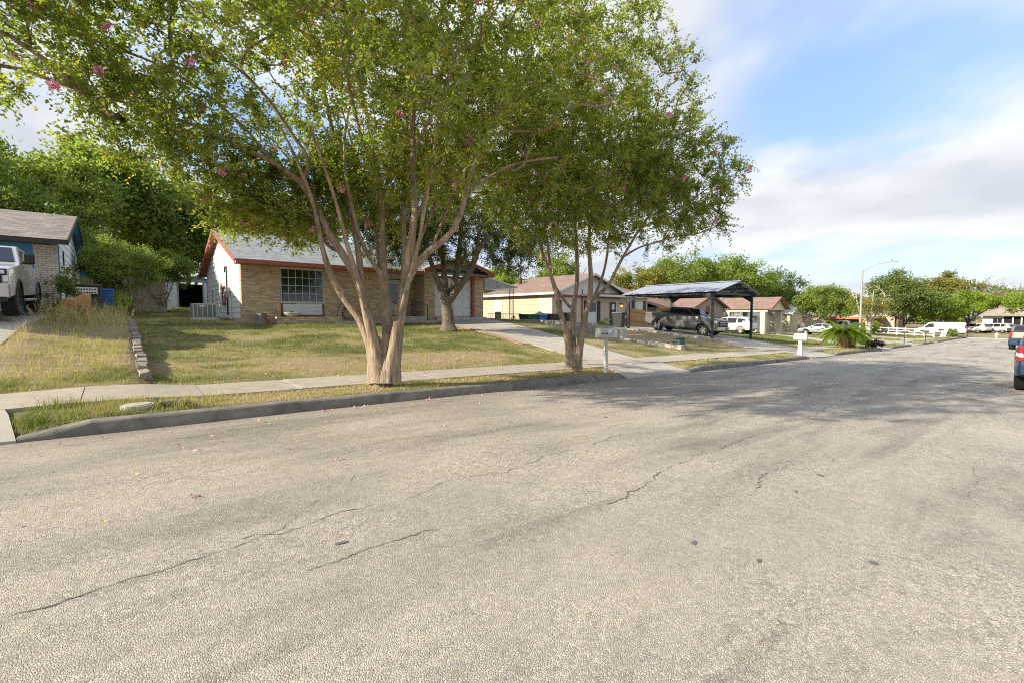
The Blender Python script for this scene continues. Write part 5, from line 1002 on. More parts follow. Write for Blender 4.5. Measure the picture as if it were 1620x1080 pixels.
OAK=[[(12.65,19.7,0.63,0.378),(12.64,19.74,1.02,0.297),(12.64,19.8,1.73,0.279),(12.63,19.83,2.11,0.279),(12.37,19.83,2.62,0.171),(12.1,19.99,3.37,0.135),(11.78,19.92,4.07,0.108),(11.27,19.63,4.92,0.081),(10.52,19.29,5.82,0.063)],[(12.63,19.83,2.11,0.216),(12.75,20.19,2.87,0.171),(12.84,20.44,3.7,0.144),(13.04,20.87,4.74,0.117),(13.21,21.63,6.19,0.09),(13.21,22.41,7.68,0.063)],[(12.65,19.81,2.05,0.216),(13.15,19.98,2.87,0.171),(13.51,20.26,3.73,0.153),(13.79,20.38,4.92,0.135),(14.07,20.53,6.64,0.108),(14.41,20.77,8.25,0.072)],[(12.68,19.79,2.05,0.234),(12.85,19.29,2.67,0.189),(13.15,18.82,3.29,0.171),(13.37,18.55,3.91,0.153),(13.4,18.31,4.64,0.144),(13.63,17.89,5.1,0.126),(13.99,17.35,5.43,0.108),(14.39,16.89,5.66,0.099),(15.01,16.13,6.13,0.072),(15.62,15.25,6.6,0.045)],[(13.43,18.29,4.64,0.108),(13.29,17.95,5.53,0.09),(13.24,17.28,6.45,0.072),(13.35,16.46,7.33,0.045)],[(13.99,17.35,5.43,0.081),(14.67,17.6,6.04,0.072),(15.95,17.61,6.66,0.054),(17.3,17.6,7.77,0.036)]]
# ------------------------------------------------------------------ trees
def resample(pts,step=.16):
    p=np.array([q[:3] for q in pts],float); r=np.array([q[3] for q in pts],float)
    d=np.r_[0,np.cumsum(np.linalg.norm(np.diff(p,axis=0),axis=1))]; n=max(2,int(d[-1]/step)+1); s=np.linspace(0,d[-1],n)
    # centripetal-ish smoothing of the polyline
    q=np.stack([np.interp(s,d,p[:,k]) for k in range(3)],1)
    for _ in range(2): q[1:-1]=(q[:-2]+2*q[1:-1]+q[2:])/4
    return q,np.interp(s,d,r)
class Skel:
    def __init__(s): s.p=[]; s.par=[]; s.r=[]
    def add(s,p,par,r=0.): s.p.append(np.asarray(p,float)); s.par.append(par); s.r.append(r); return len(s.p)-1
    def limb(s,pts,step=.16,root=False):
        q,r=resample(pts,step)
        if root or not s.p: i=s.add(q[0],-1,r[0])
        else:
            P_=np.array(s.p); i=int(np.argmin(((P_-q[0])**2).sum(1)))
        for a,b in zip(q[1:],r[1:]): i=s.add(a,i,b)
    def grow(s,targets,zmin=-9,step=.25,sway=.05,up=.25,minr=.0):
        P0=np.array(s.p); d0=np.array([((P0-t)**2).sum(1).min() for t in targets]); order=np.argsort(d0)
        cap=len(s.p)+int(len(targets)*12)+100; A=np.zeros((cap,3)); n=len(s.p); A[:n]=P0; ok=np.zeros(cap,bool); ok[:n]=P0[:,2]>zmin
        cen=P0.mean(0)*[1,1,0]+[0,0,P0[:,2].min()]
        D=np.zeros((cap,3))
        for i in range(n):
            j=s.par[i]
            if j>=0: D[i]=s.p[i]-s.p[j]
        tips=[]
        for o in order:
            t=targets[o]; v=t-A[:n]; L=np.sqrt((v**2).sum(1))+1e-6
            dn=D[:n]/(np.linalg.norm(D[:n],axis=1)[:,None]+1e-6); cosang=(v*dn).sum(1)/L
            cost=L*(1.35-.35*cosang)+np.where(v[:,2]<0,-v[:,2]*.5,0)+np.where(ok[:n],0,1e3)
            i=int(np.argmin(cost)); Lh=L[i]
            if Lh<.12: tips.append(i); continue
            k=max(2,min(10,int(Lh/step))); p0=A[i]; p1=p0+dn[i]*Lh*.38+np.array([0,0,up*.3*Lh])+rng.normal(0,sway,3); last=i
            for m in range(1,k+1):
                u=m/k; q=(1-u)**2*p0+2*u*(1-u)*p1+u*u*t+(rng.normal(0,sway*.35,3) if m<k else 0)
                last2=s.add(q,last); A[n]=q; D[n]=q-A[last]; ok[n]=True; last=last2; n+=1
                if n>=cap-12: break
            tips.append(last)
            if n>=cap-12: break
        return tips
    def radii(s,tip=.0035,ex=2.5):
        n=len(s.p); acc=np.zeros(n); r=np.zeros(n); man=np.array(s.r)
        for i in range(n-1,-1,-1):
            r[i]=max(tip,acc[i]**(1/ex),man[i])
            if s.par[i]>=0: acc[s.par[i]]+=r[i]**ex if man[i]==0 else min(r[i],.02)**ex
        for i in range(n):
            j=s.par[i]
            if j>=0: r[i]=min(r[i],r[j]*1.0) if man[i]==0 else r[i]
        s.R=r; return r
    def tubes(s,name,mat,parent,flute=0.,minr=.0,flare=None):
        n=len(s.p); r=s.R; ch=[[] for _ in range(n)]
        for i in range(n):
            if s.par[i]>=0: ch[s.par[i]].append(i)
        V=[];F=[];base=0
        starts=[i for i in range(n) if s.par[i]<0]; stack=[(None,i) for i in starts]
        P_=np.array(s.p)
        while stack:
            pr,i=stack.pop(); c=[i] if pr is None else [pr,i]
            while ch[i]:
                k=max(ch[i],key=lambda q:r[q])
                for q in ch[i]:
                    if q!=k: stack.append((i,q))
                c.append(k); i=k
            if len(c)<2: continue
            rr=r[c].copy()
            if pr is not None: rr[0]=min(rr[0],rr[1]*1.15)
            if rr.max()<minr: continue
            p=P_[c]; t=np.gradient(p,axis=0); t/=np.linalg.norm(t,axis=1)[:,None]+1e-9
            ns=14 if rr.max()>.045 else (6 if rr.max()>.014 else 3)
            ref=np.array([1,.3,0]) if abs(t[0,0])<.8 else np.array([0,1,.3])
            a=ref-t*(t@ref)[:,None]; a/=np.linalg.norm(a,axis=1)[:,None]+1e-9; b=np.cross(t,a)
            an=np.arange(ns)*2*np.pi/ns; ca=np.cos(an); sa=np.sin(an)
            R_=np.repeat(rr[:,None],ns,1)
            if ns==14 and flute:
                zz=p[:,2]-p[0,2]; ph=rng.uniform(0,6.28)
                R_=R_*(1+flute*np.sin(an*3+ph+zz[:,None]*1.1)*np.clip(rr/.1,.2,1.)[:,None]+flute*.6*np.sin(an*5+ph*2-zz[:,None]*.7))
                R_*=1+rng.normal(0,.02,R_.shape); kn=np.convolve(rng.normal(0,1,len(c)+8),np.exp(-.5*(np.arange(-4,5)/1.6)**2),mode='valid')[:len(c)]; R_*=(1+np.clip(kn*.045,-.07,.13))[:,None]
            if flare and pr is None and rr.max()>.1:
                zz=(p[:,2]-p[0,2])/flare[0]; R_=R_*(1+flare[1]*np.exp(-zz*3)[:,None]*(1+.55*np.sin(an*5+1.3*p[0,0]*9)))
            ring=p[:,None,:]+R_[:,:,None]*(ca[None,:,None]*a[:,None,:]+sa[None,:,None]*b[:,None,:])
            m=len(c); V.append(ring.reshape(-1,3)); i0=base+np.arange(m-1)[:,None]*ns+np.arange(ns)[None,:]; i1=base+np.arange(m-1)[:,None]*ns+(np.arange(ns)+1)[None,:]%ns
            F.append(np.stack([i0,i1,i1+ns,i0+ns],-1).reshape(-1,4)); base+=m*ns
        return np_mesh(name,np.concatenate(V),np.concatenate(F),mat,parent,None,True)
def unit(v): return v/(np.linalg.norm(v,axis=-1,keepdims=True)+1e-9)
def leaves(name,base,tints,L,Wd,mat,parent,droop=.15,updn=.6):
    n=len(base); a=unit(rng.normal(0,1,(n,3))+np.array([0,0,-droop])); nn=unit(rng.normal(0,1,(n,3))+np.array([0,0,updn])); b=unit(np.cross(nn,a))
    l=(L*rng.uniform(.65,1.3,n))[:,None]; w=(Wd*rng.uniform(.7,1.25,n))[:,None]; c=unit(np.cross(a,b))
    V=np.stack([base,base+a*l*.45+b*w*.5+c*w*.12,base+a*l-c*l*.1,base+a*l*.45-b*w*.5+c*w*.12],1).reshape(-1,3)
    return np_mesh(name,V,np.arange(4*n).reshape(-1,4),mat,parent,{'tint':np.repeat(np.clip(tints,0,1),4)})
def ell(n,c,r,bias=2.2,zmin=None,hole=.0,seed=0,hs=.9):
    out=[]
    while len(out)<n:
        v=unit(rng.normal(0,1,3)); k=rng.random()**(1/bias); p=np.array(c)+v*k*np.array(r)
        if zmin is not None and p[2]<zmin+.5*(vnoise(np.array([p[0]*.8]),np.array([p[1]*.8]),3)[0]-.5): continue
        if hole and vnoise(np.array([p[0]*hs+p[2]*.7*hs]),np.array([p[1]*hs-p[2]*.5*hs]),seed+9)[0]<hole: continue
        out.append(p)
    return np.array(out)
def spray(sk,tips,per,sd,extra=.35,rmax=.009,seed=1):
    """leaf base points round the twig tips and along the fine twigs"""
    T=np.array([sk.p[i] for i in tips]); k=np.repeat(np.arange(len(T)),(per*rng.uniform(.35,1.6,len(T))).astype(int))
    off=rng.normal(0,1,(len(k),3))*sd*np.array([1,1,.75]); B=T[k]+off
    cl=rng.normal(0,1,len(T))
    t=cl[k]*.13
    fine=np.where(np.array(sk.R)<rmax)[0]
    if extra and len(fine):
        m=int(len(k)*extra); f=rng.choice(fine,m); B=np.concatenate([B,np.array(sk.p)[f]+rng.normal(0,sd*.45,(m,3))]); t=np.concatenate([t,rng.normal(0,.08,m)])
    return B,t
def twigs(name,sk,tips,per,nl,tl,L,W,mat,bark,parent,rmax=.010,extra=.5,seed=1,tb=.4,wild=.035):
    """short leafy twigs at the branch tips and along the fine branches, leaves in two ranks"""
    P_=np.array(sk.p); par=np.array(sk.par); Rr=np.array(sk.R)
    base=np.repeat(np.array(tips),per); fine=np.where((Rr<rmax)&(par>=0))[0]
    base=np.concatenate([base,rng.choice(fine,int(len(base)*extra))]); n=len(base)
    gd=unit(P_[base]-P_[np.maximum(par[base],0)]); d=unit(gd*.75+rng.normal(0,.62,(n,3))+np.array([0,0,.22])); ln=tl*rng.uniform(.55,1.35,n)
    side=unit(np.cross(d,unit(rng.normal(0,.35,(n,3))+np.array([0,0,1])))); up=np.cross(side,d)
    p0=P_[base]; q=p0+d*ln[:,None]
    w=.0035; V=np.stack([p0-side*w,p0+side*w,q+side*w*.4,q-side*w*.4],1).reshape(-1,3)
    np_mesh('twigs',V,np.arange(4*n).reshape(-1,4),bark,parent)
    k=np.repeat(np.arange(n),nl); m=len(k); t=np.tile((np.arange(nl)+.6)/nl,n)+rng.normal(0,.03,m); sg=np.where(np.tile(np.arange(nl),n)%2==0,1,-1)
    drop=-.10*(t**2)*ln[k]; b=p0[k]+d[k]*(t*ln[k])[:,None]+np.array([0,0,1])*drop[:,None]+rng.normal(0,.008,(m,3))
    a=unit(d[k]*.55+side[k]*sg[:,None]*rng.uniform(.5,1.1,m)[:,None]+up[k]*rng.normal(0,.45,m)[:,None]+rng.normal(0,.25,(m,3))); nn=unit(up[k]+rng.normal(0,.45,(m,3))); bb=unit(np.cross(nn,a)); c=unit(np.cross(a,bb))
    l=(L*rng.uniform(.6,1.25,m))[:,None]; wd=(W*rng.uniform(.7,1.2,m))[:,None]
    V=np.stack([b,b+a*l*.45+bb*wd*.5+c*wd*.12,b+a*l-c*l*.1,b+a*l*.45-bb*wd*.5+c*wd*.12],1).reshape(-1,3)
    x=fbm(p0[:,0]*.9+p0[:,2]*.7,p0[:,1]*.9-p0[:,2]*.5,seed); ti=tb+(x-.5)*.6+rng.normal(0,.12,n); ti=ti[k]+rng.normal(0,.08,m)+.12*(t-.5); yl=rng.random(n)<wild; ti=np.where(yl[k],rng.uniform(.78,1,m),ti)
    return np_mesh(name,V,np.arange(4*m).reshape(-1,4),mat,parent,{'tint':np.repeat(np.clip(ti,0,1),4)})
def blossom_mesh():
    n=90; th=rng.uniform(0,6.28,n); h=rng.random(n); rad=.055*np.sqrt(1-h*.85)*rng.uniform(.5,1.1,n)
    B=np.stack([np.cos(th)*rad,np.sin(th)*rad,h*.15-.05],1)
    o=leaves('blossom',B,np.zeros(n),.034,.032,M['petal'],None,0,.2); me=o.data; bpy.data.objects.remove(o); return me
BLM=None
def crape(name_loc,limbs,nroot,crowns,ntgt,per,label,blooms,zmin,seed,bsc=1.,cond=None):
    global BLM
    t=thing('crape_myrtle',label,'tree',name_loc,0,'crape myrtles along the kerb')
    s=Skel()
    for i,l in enumerate(limbs): s.limb(l,.14,root=i in nroot)
    tg=[]
    for (c,r,w,*zz) in crowns: tg.append(ell(int(ntgt*w),c,r,2.3,zz[0] if zz else zmin,.34,seed))
    tg=np.concatenate(tg)
    if cond is not None: tg=tg[cond(tg)]
    tips=s.grow(tg,zmin-.9,.22,.07,.3); s.radii(.0055,2.05)
    s.tubes('trunk',M['bark1'],t,.10,0.,(.35,.22))
    twigs('crown',s,tips,per,11,.36,.066,.040,M['lf_cr'],M['bark1'],t,.012,.75,seed,.42)
    if BLM is None: BLM=blossom_mesh()
    T=np.array([s.p[i] for i in tips]); c=T.mean(0); out=np.linalg.norm((T-c)/T.std(0),axis=1)
    cand=np.concatenate([np.argsort(-out+rng.normal(0,.45,len(T)))[:blooms//2],rng.choice(len(T),blooms//2,False)])
    for i in cand:
        o=link('blossom',BLM,t); o.location=T[i]+rng.normal(0,.1,3); o.rotation_euler=(random.uniform(-.9,.9),random.uniform(-.9,.9),random.uniform(0,6)); k=random.uniform(.7,1.4)*bsc; o.scale=(k,k,k)
    return s
def plain_tree(label,x,y,h,cr,kind,n=110,per=230,leaf=.15,rz=None,low=.28,trunk=.2,z=None,bark='bark3',name='shade_tree',group='trees behind the houses',lean=0,flat=.5,sd=None,dense=2.6,tspread=.08):
    z0=g(x,max(y,8.2)) if z is None else z
    t=thing(name,label,'tree',(x,y,z0),0,group)
    s=Skel(); hb=h*low; c=np.array([x+lean,y,z0+hb+(h-hb)*.5]); r=np.array([cr,cr,(h-hb)*.5])
    s.limb([(x,y,z0-.1,trunk*1.25),(x+rng.normal(0,.05),y,z0+hb*.5,trunk),(x+lean*.4+rng.normal(0,.1),y+rng.normal(0,.1),z0+hb,trunk*.8),(x+lean*.8,y,z0+hb+(h-hb)*.45,trunk*.42)],.3,True)
    nl=7
    for i in range(nl):
        a=2*math.pi*i/nl+rng.uniform(-.3,.3); k=rng.uniform(.35,.75); q=c+np.array([math.cos(a)*cr*k,math.sin(a)*cr*k,(h-hb)*rng.uniform(-.15,.3)])
        p=np.array([x+lean*.4,y,z0+hb*rng.uniform(.75,1.1)]); mid=(p+q)/2+np.array([0,0,(h-hb)*-.03])
        s.limb([(*p,trunk*.45),(*mid,trunk*.3),(*q,trunk*.14)],.35)
    # outline lumps: several overlapping balls instead of one
    tg=[]; nb=9
    for i in range(nb):
        a=rng.uniform(0,6.28); e=rng.uniform(-.5,1.0); v=np.array([math.cos(a)*math.sqrt(max(0,1-e*e*.8)),math.sin(a)*math.sqrt(max(0,1-e*e*.8)),e])
        tg.append(ell(n//nb,c+v*r*.55,r*rng.uniform(.36,.56),dense))
    tips=s.grow(np.concatenate(tg),z0+hb*.6,.5,.12,.2); s.radii(.012,2.3); s.tubes('trunk',M[bark],t,.06,.02,(.6,.4))
    sd=sd or cr*.085
    B,tt=spray(s,tips,per,sd,.1,.03)
    x_=fbm(B[:,0]*.5+B[:,2]*.35,B[:,1]*.5-B[:,2]*.3,int(x*7)%97)
    leaves('crown',B,.45+tt*.9+(x_-.5)*.6+rng.normal(0,.10,len(B)),leaf,leaf*.62,M[kind],t,.1,.7)
    return t
crape((4.2,8.6,.1),[[(3.9,8.6,-.15,.25),(3.9,8.6,.12,.235),(3.89,8.61,.35,.215),(3.88,8.62,.6,.18),(3.86,8.63,.85,.13),(3.84,8.63,1.05,.06)]]+CR1,(0,1,2,9,12),[((2.4,8.2,6.3),(5.4,4.7,3.0),.42,4.0),((4.6,8.4,6.4),(3.6,3.6,3.2),.24),((.96,8.9,4.5),(1.5,1.2,.9),.045,3.4),((-1.0,8.9,5.4),(2.0,1.6,1.2),.05,4.0),((2.4,9.3,4.2),(1.5,1.0,1.0),.05,2.5),((-.2,7.2,6.4),(2.6,2.2,1.8),.09,3.5),((6.6,7.0,5.6),(2.2,2.0,1.8),.10,3.7),((2.4,9.7,3.5),(1.3,.9,.75),.07,2.3),((4.6,9.6,4.2),(2.0,1.2,.9),.08,2.9)],1750,6,'largest crape myrtle, many pale stems, on the kerb strip before the brick house',130,3.55,3)
crape((9.7,8.5,-.1),CR2,(0,2,4),[((9.5,8.4,6.1),(3.2,3.2,3.7),.64),((11.5,7.0,4.9),(2.2,2.1,1.8),.22),((9.6,8.6,5.0),(2.6,2.6,1.7),.14)],1350,6,'second crape myrtle, nearer the white mailbox post and the driveway',55,3.3,8,1.05)
def oak():
    t=thing('live_oak','dark barked live oak growing on the lawn in front of the garage','tree',(12.7,19.8,.6))
    s=Skel()
    for i,l in enumerate(OAK): s.limb(l,.25,i==0)
    tg=ell(620,(14.0,19.3,7.4),(7.2,6.2,3.6),2.4,4.1,.26,5,.6)
    tg=np.concatenate([tg,ell(210,(10.5,20.2,5.6),(3.3,2.0,1.7),2.4),ell(60,(16.5,19,4.9),(2.2,1.8,1.2),2.4)]); tips=s.grow(tg,2.6,.4,.09,.2); s.radii(.006,2.3); s.tubes('trunk',M['bark2'],t,.07,.005,(.5,.22))
    twigs('crown',s,tips,8,10,.55,.11,.06,M['lf_oak'],M['bark2'],t,.02,.8,4,.42,0)
oak()
# background trees, left behind the first houses
for a in (('tall mid green tree behind the blue trimmed house at the left edge',-7.5,40,10.5,5.2,'lf_mid',190,200,.24),('tall dark tree rising between the blue trimmed house and the metal shed',-1.2,46,12.5,6.0,'lf_mid',200,200,.26),
  ('broad dark tree overhanging the open metal shed',4.8,50,10.5,6.0,'lf_mid',190,200,.25),('yellow green tree reaching over the gap above the bins',-3.2,36.5,9.5,3.6,'lf_mid',130,200,.18),('dark tree behind the ridge of the grey shingle roof',12,47,11.5,6,'lf_mid',160,200,.25),('mid green tree behind the white gable of the brick house',1.6,47.5,9.5,4.2,'lf_mid',140,200,.2),
  ('dense low tree filling the gap behind the metal shed roof',8.2,53,9.5,5,'lf_dk',150,190,.24)):
    plain_tree(*a[:6],n=a[6],per=int(a[7]*.72),leaf=a[8]*1.15,low=.10,trunk=.22)
for a in ((170,36,10,8,'behind the large dark tree'),(158,48,11,8,'behind the tan flat roofed house'),(140,55,11,8,'behind the dark grey roof'),(190,8,12,9,'behind the lime green trees'),(185,-8,11,9,'behind the far tan roof'),(200,30,13,10,'above the white van'),(128,34,9,6,'above the flat carport roof'),(150,23,8,6,'left of the yellow cottage end'),(146,15,7,5,'between the dark and the lime trees')): plain_tree('distant hazy green tree on the horizon '+a[4],a[0],a[1],a[2],a[3],'lf_mid',n=110,per=85,leaf=.6,low=.04,trunk=.3,group='distant trees on the horizon')
plain_tree('bright green bushy young tree at the upper end of the stone edging',.35,31,4.3,1.95,'lf_mid',n=150,per=260,leaf=.085,low=.04,trunk=.08,name='bushy_tree',dense=2.2)
plain_tree('small bright green shrub in front of the metal shed, left of the doorway',2.0,36,4.0,1.9,'lf_mid',n=90,per=240,leaf=.10,low=.04,trunk=.06,name='bushy_tree')
# right side
for a in (('small light green tree seen right of the rust red eave',29.5,36,6.2,3.0,'lf_lime',90,150,.16,.3),('yellowing tree behind the beige house',47,31.5,8.0,4.0,'lf_yel',110,150,.2,.25),('mid green tree just left of the steel carport roof',41,38,8.8,4.0,'lf_mid',100,150,.2,.25),
  ('tall mid green tree behind the ridge of the steel carport',60,33,10.8,6.0,'lf_mid',140,160,.26,.2),('broad round green tree behind the brown carport roof',74,33,11.6,7.0,'lf_mid',150,170,.28,.2),('green tree closing the row behind the cream house',86,31,10.5,6.0,'lf_dk',120,160,.28,.2),
  ('dark tree standing beyond the dark grey roof',104,42,9.5,5.0,'lf_dk',90,150,.3,.2),('feathery mid green tree leaning over the silver sedan driveway',77,20.5,7.6,4.0,'lf_mid',120,170,.2,.22),
  ('pale olive tree behind the street lamp pole',120,31,9.5,6.0,'lf_yel',90,140,.32,.2),('large dense dark green tree behind the white rail fence',113,18.2,11.6,7.6,'lf_dk',170,190,.3,.14),
  ('lime green tree beside the white van',118,12.6,6.9,4.4,'lf_lime',120,150,.3,.2),('lime green spreading tree in front of the far white suvs',126,9.6,7.4,5.4,'lf_lime',120,150,.3,.26),('yellow green tree rising behind the lime green trees',158,15,14.5,7,'lf_yel',110,140,.42,.2),
  ('olive tree at the far end of the street',175,22,13,7,'lf_yel',90,130,.45,.2),('bright green tree overhanging the tan roof at the right edge',118,-1.2,8.4,5.6,'lf_lime',130,160,.3,.32),('green tree behind the house at the street end',165,-6,11,7,'lf_mid',90,130,.45,.2)):
    plain_tree(a[0],a[1],a[2],a[3],a[4],a[5],n=a[6],per=int(a[7]*.66),leaf=a[8]*1.2,low=a[9],trunk=.24)
def dead_tree(label,x,y,h,cr,n,leafn,bark='barkw',kind='lf_yel',name='bare_tree',leaf=.16):
    z0=g(x,y); t=thing(name,label,'tree',(x,y,z0)); s=Skel()
    for i in range(4):
        a=2*math.pi*i/4+.4; s.limb([(x+math.cos(a)*.08,y+math.sin(a)*.08,z0-.1,.16),(x+math.cos(a)*.3,y+math.sin(a)*.3,z0+h*.3,.12),(x+math.cos(a)*cr*.5,y+math.sin(a)*cr*.5,z0+h*.55,.07),(x+math.cos(a)*cr*.6,y+math.sin(a)*cr*.6,z0+h*.8,.03)],.3,True)
    tg=ell(n,(x,y,z0+h*.65),(cr,cr,h*.36),1.8); tips=s.grow(tg,z0+h*.3,.4,.08,.4); s.radii(.02,2.2); s.tubes('trunk',M[bark],t,.05)
    tl=[i for i in tips if s.p[i][2]<z0+h*.68]
    B,tt=spray(s,tl or tips,leafn,.3,.0); leaves('crown',B,.5+tt+rng.normal(0,.15,len(B)),leaf,leaf*.6,M[kind],t)
dead_tree('half dead small tree with pale multi stem trunk near the flat carport',76,15.2,7.2,2.6,150,60)
dead_tree('large bare grey brown tree behind the lime green trees',150,7.5,12.5,7,260,50,'bark3','lf_dry','bare_tree',.3)
# sago palms and the purple shrub on the kerb island
def sago(label,x,y,h,fl,n):
    z0=g(x,y); t=thing('sago_palm',label,'palm',(x,y,z0),0,'sago palms on the kerb island')
    m=MB(); m.lathe([(.20,-.1),(.25,.0),(.26,h*.5),(.23,h*.85),(.12,h)],(x,y,z0),14); m.build('stem',M['trunkpalm'],t,True)
    m=MB()
    for k in range(60):
        a=k*2.4; zz=z0+.05+h*.85*k/60; m.bar((x+.20*math.cos(a),y+.20*math.sin(a),zz),(x+.30*math.cos(a),y+.30*math.sin(a),zz+.06),.07,.03)
    m.build('leaf_scales',M['trunkpalm'],t)
    for k in range(n):
        a=k*2.39996; e=math.radians(78-78*(k/n)**.8*1.15); L=fl*random.uniform(.85,1.1); V=[];F=[]; ns=12; c,s_=math.cos(a),math.sin(a)
        pts=[]; rr,zz,ang=0.08,h,e
        for i in range(ns+1): pts.append((rr,zz)); rr+=math.cos(ang)*L/ns; zz+=math.sin(ang)*L/ns; ang-=math.radians(7.2)
        for i in range(1,ns):
            w=.20*math.sin(math.pi*min(1,(i+1)/(ns+1.5)))**.7
            for sd in (-1,1):
                for q in (0,.5):
                    r0,z_=pts[i][0]*(1-q)+pts[i+1][0]*q,pts[i][1]*(1-q)+pts[i+1][1]*q; b=len(V); fr=.10
                    V+=[(r0,0,z_),(r0+.085,0,z_+.005),(r0+fr+.04,sd*w,z_+.06),(r0+fr-.03,sd*w*.9,z_+.05)]; F.append((b,b+1,b+2,b+3))
        V=np.array(V); X=x+V[:,0]*c-V[:,1]*s_; Y=y+V[:,0]*s_+V[:,1]*c
        np_mesh('frond',np.stack([X,Y,z0+V[:,2]],1),np.array(F),M['lf_palm'],t,{'tint':np.full(len(V),np.clip(rng.normal(.5,.18)+ (.25 if k>n*.85 else 0),0,1))})
sago('larger sago palm beside the second white mailbox',37.8,9.0,1.0,1.45,64); sago('smaller sago palm to the right of the larger one',41.0,9.2,.75,1.3,52)
def shrub(name,label,x,y,r,h,kind,n,leaf,cat='shrub',z=None):
    z0=g(x,max(y,7.9)) if z is None else z; t=thing(name,label,cat,(x,y,z0)); s=Skel(); s.limb([(x,y,z0-.05,.03),(x,y,z0+h*.3,.02)],.1,True)
    tips=s.grow(ell(n,(x,y,z0+h*.5),(r,r,h*.5),2.0),-99,.12,.03,.3); s.radii(.004,2.2); s.tubes('stems',M['bark3'],t)
    B,tt=spray(s,tips,45,.09,.2); leaves('foliage',B,.5+tt+rng.normal(0,.15,len(B)),leaf,leaf*.55,M[kind],t)
shrub('purple_shrub','dark purple shrub spilling over the kerb right of the sago palms',42.6,8.15,.65,.6,'lf_purp',50,.1)
shrub('garden_shrub','green shrub growing at the foot of the concrete wall end',23.0,17.8,.5,1.2,'lf_mid',40,.08)
shrub('garden_shrub','leafy green sapling in front of the blue corner trim',-1.45,22.7,.6,1.9,'lf_dk',30,.10)
shrub('garden_shrub','pale plant beside the bins near the stone edging',-.05,26.9,.5,1.0,'lf_lime',35,.08)
shrub('garden_shrub','low green shrub behind the sago palms near the lamp',88,17.5,1.6,2.2,'lf_lime',60,.18)
shrub('garden_shrub','flowering shrub beside the white van',90.5,8.4,.7,1.2,'lf_mid',40,.14)
shrub('garden_shrub','climbing plant on the iron railing by the patio awning',21.5,24.9,.2,.9,'lf_mid',24,.07)
# ------------------------------------------------------------------ grass, weeds, litter
FOOT=[(4.2,18.6,24.3,35.4),(-16,-1.6,23.5,35),(26.5,40.3,25.9,39),(8.1,14.7,23.1,24.4),(5.5,8.8,23.6,24.4),(20.85,21.35,11.5,24.7),(.1,.42,10.9,22.7),(45.3,52.7,23.9,36),(41.8,58,26,36),(55.6,61.6,20,29),(30,37,24.5,26)]
def is_grass(x,y):
    m=(y>7.88)&~((y>8.93)&(y<10.27))
    for d in DRIVES: m&=~inpoly(x,y,d['poly'])
    for a,b,c,d in FOOT: m&=~((x>a)&(x<b)&(y>c)&(y<d))
    return m
def gz(X,Y): return G(X,Y)-dip(X,Y)+np.where(Y>10.4,(fbm(X*1.3,Y*1.3,5)-.5)*.05*np.clip((60-Y)/30,0,1),0)
def blades(name,areas,parent=None,quad=False,label=None):
    Vs=[];Ts=[]
    for (x0,x1,y0,y1,dens,nb,h,w,tb,cl,msk) in areas:
        n=int((x1-x0)*(y1-y0)*dens); x=rng.uniform(x0,x1,n); y=rng.uniform(y0,y1,n); k=is_grass(x,y); x,y=x[k],y[k]
        d=dryness(x,y); keep=rng.random(len(x))<np.clip(1.25-d*.95,.12,1.)
        if msk is not None: keep&=msk(x,y)
        x,y,d=x[keep],y[keep],d[keep]; hh=h*(.25+.7*fbm(x*1.1,y*1.1,31)+.95*np.clip(fbm(x*3.3,y*3.3,37)*2-.55,0,1.2))*(1-.3*d)
        x=np.repeat(x,nb)+rng.normal(0,cl,len(x)*nb); y=np.repeat(y,nb)+rng.normal(0,cl,len(y)*nb); d=np.repeat(d,nb); hh=np.repeat(hh,nb)*rng.uniform(.5,1.35,len(x))
        k=is_grass(x,y); x,y,d,hh=x[k],y[k],d[k],hh[k]; n=len(x); z=gz(x,y)-.012
        a=rng.uniform(0,6.283,n); ln=hh*rng.uniform(.15,.95,n); tx=x+np.cos(a)*ln; ty=y+np.sin(a)*ln; s=a+1.57+rng.normal(0,.5,n); ww=w*rng.uniform(.6,1.4,n)
        sx,sy=np.cos(s)*ww/2,np.sin(s)*ww/2; ti=np.clip(d*.95+tb+rng.normal(0,.12,n),0,1)
        if quad:
            mx,my,mz=x+np.cos(a)*ln*.3,y+np.sin(a)*ln*.3,z+hh*.6
            V=np.stack([np.stack([x-sx,y-sy,z],1),np.stack([x+sx,y+sy,z],1),np.stack([mx+sx*.8,my+sy*.8,mz],1),np.stack([mx-sx*.8,my-sy*.8,mz],1),np.stack([tx,ty,z+hh*.95],1)],1)
        else: V=np.stack([np.stack([x-sx,y-sy,z],1),np.stack([x+sx,y+sy,z],1),np.stack([tx,ty,z+hh],1)],1)
        k=V.shape[1]; Vs.append(V.reshape(-1,3)); Ts.append(np.repeat(ti,k))
    V=np.concatenate(Vs); k=5 if quad else 3; i=np.arange(len(V)//k)[:,None]*k
    o=np_mesh(name,V,np.concatenate([i+np.array([0,1,2]),i+np.array([0,2,3]),i+np.array([3,2,4])]) if quad else np.arange(len(V)).reshape(-1,3),M['grass'],parent,{'tint':np.concatenate(Ts)}); o['kind']='stuff'; return o
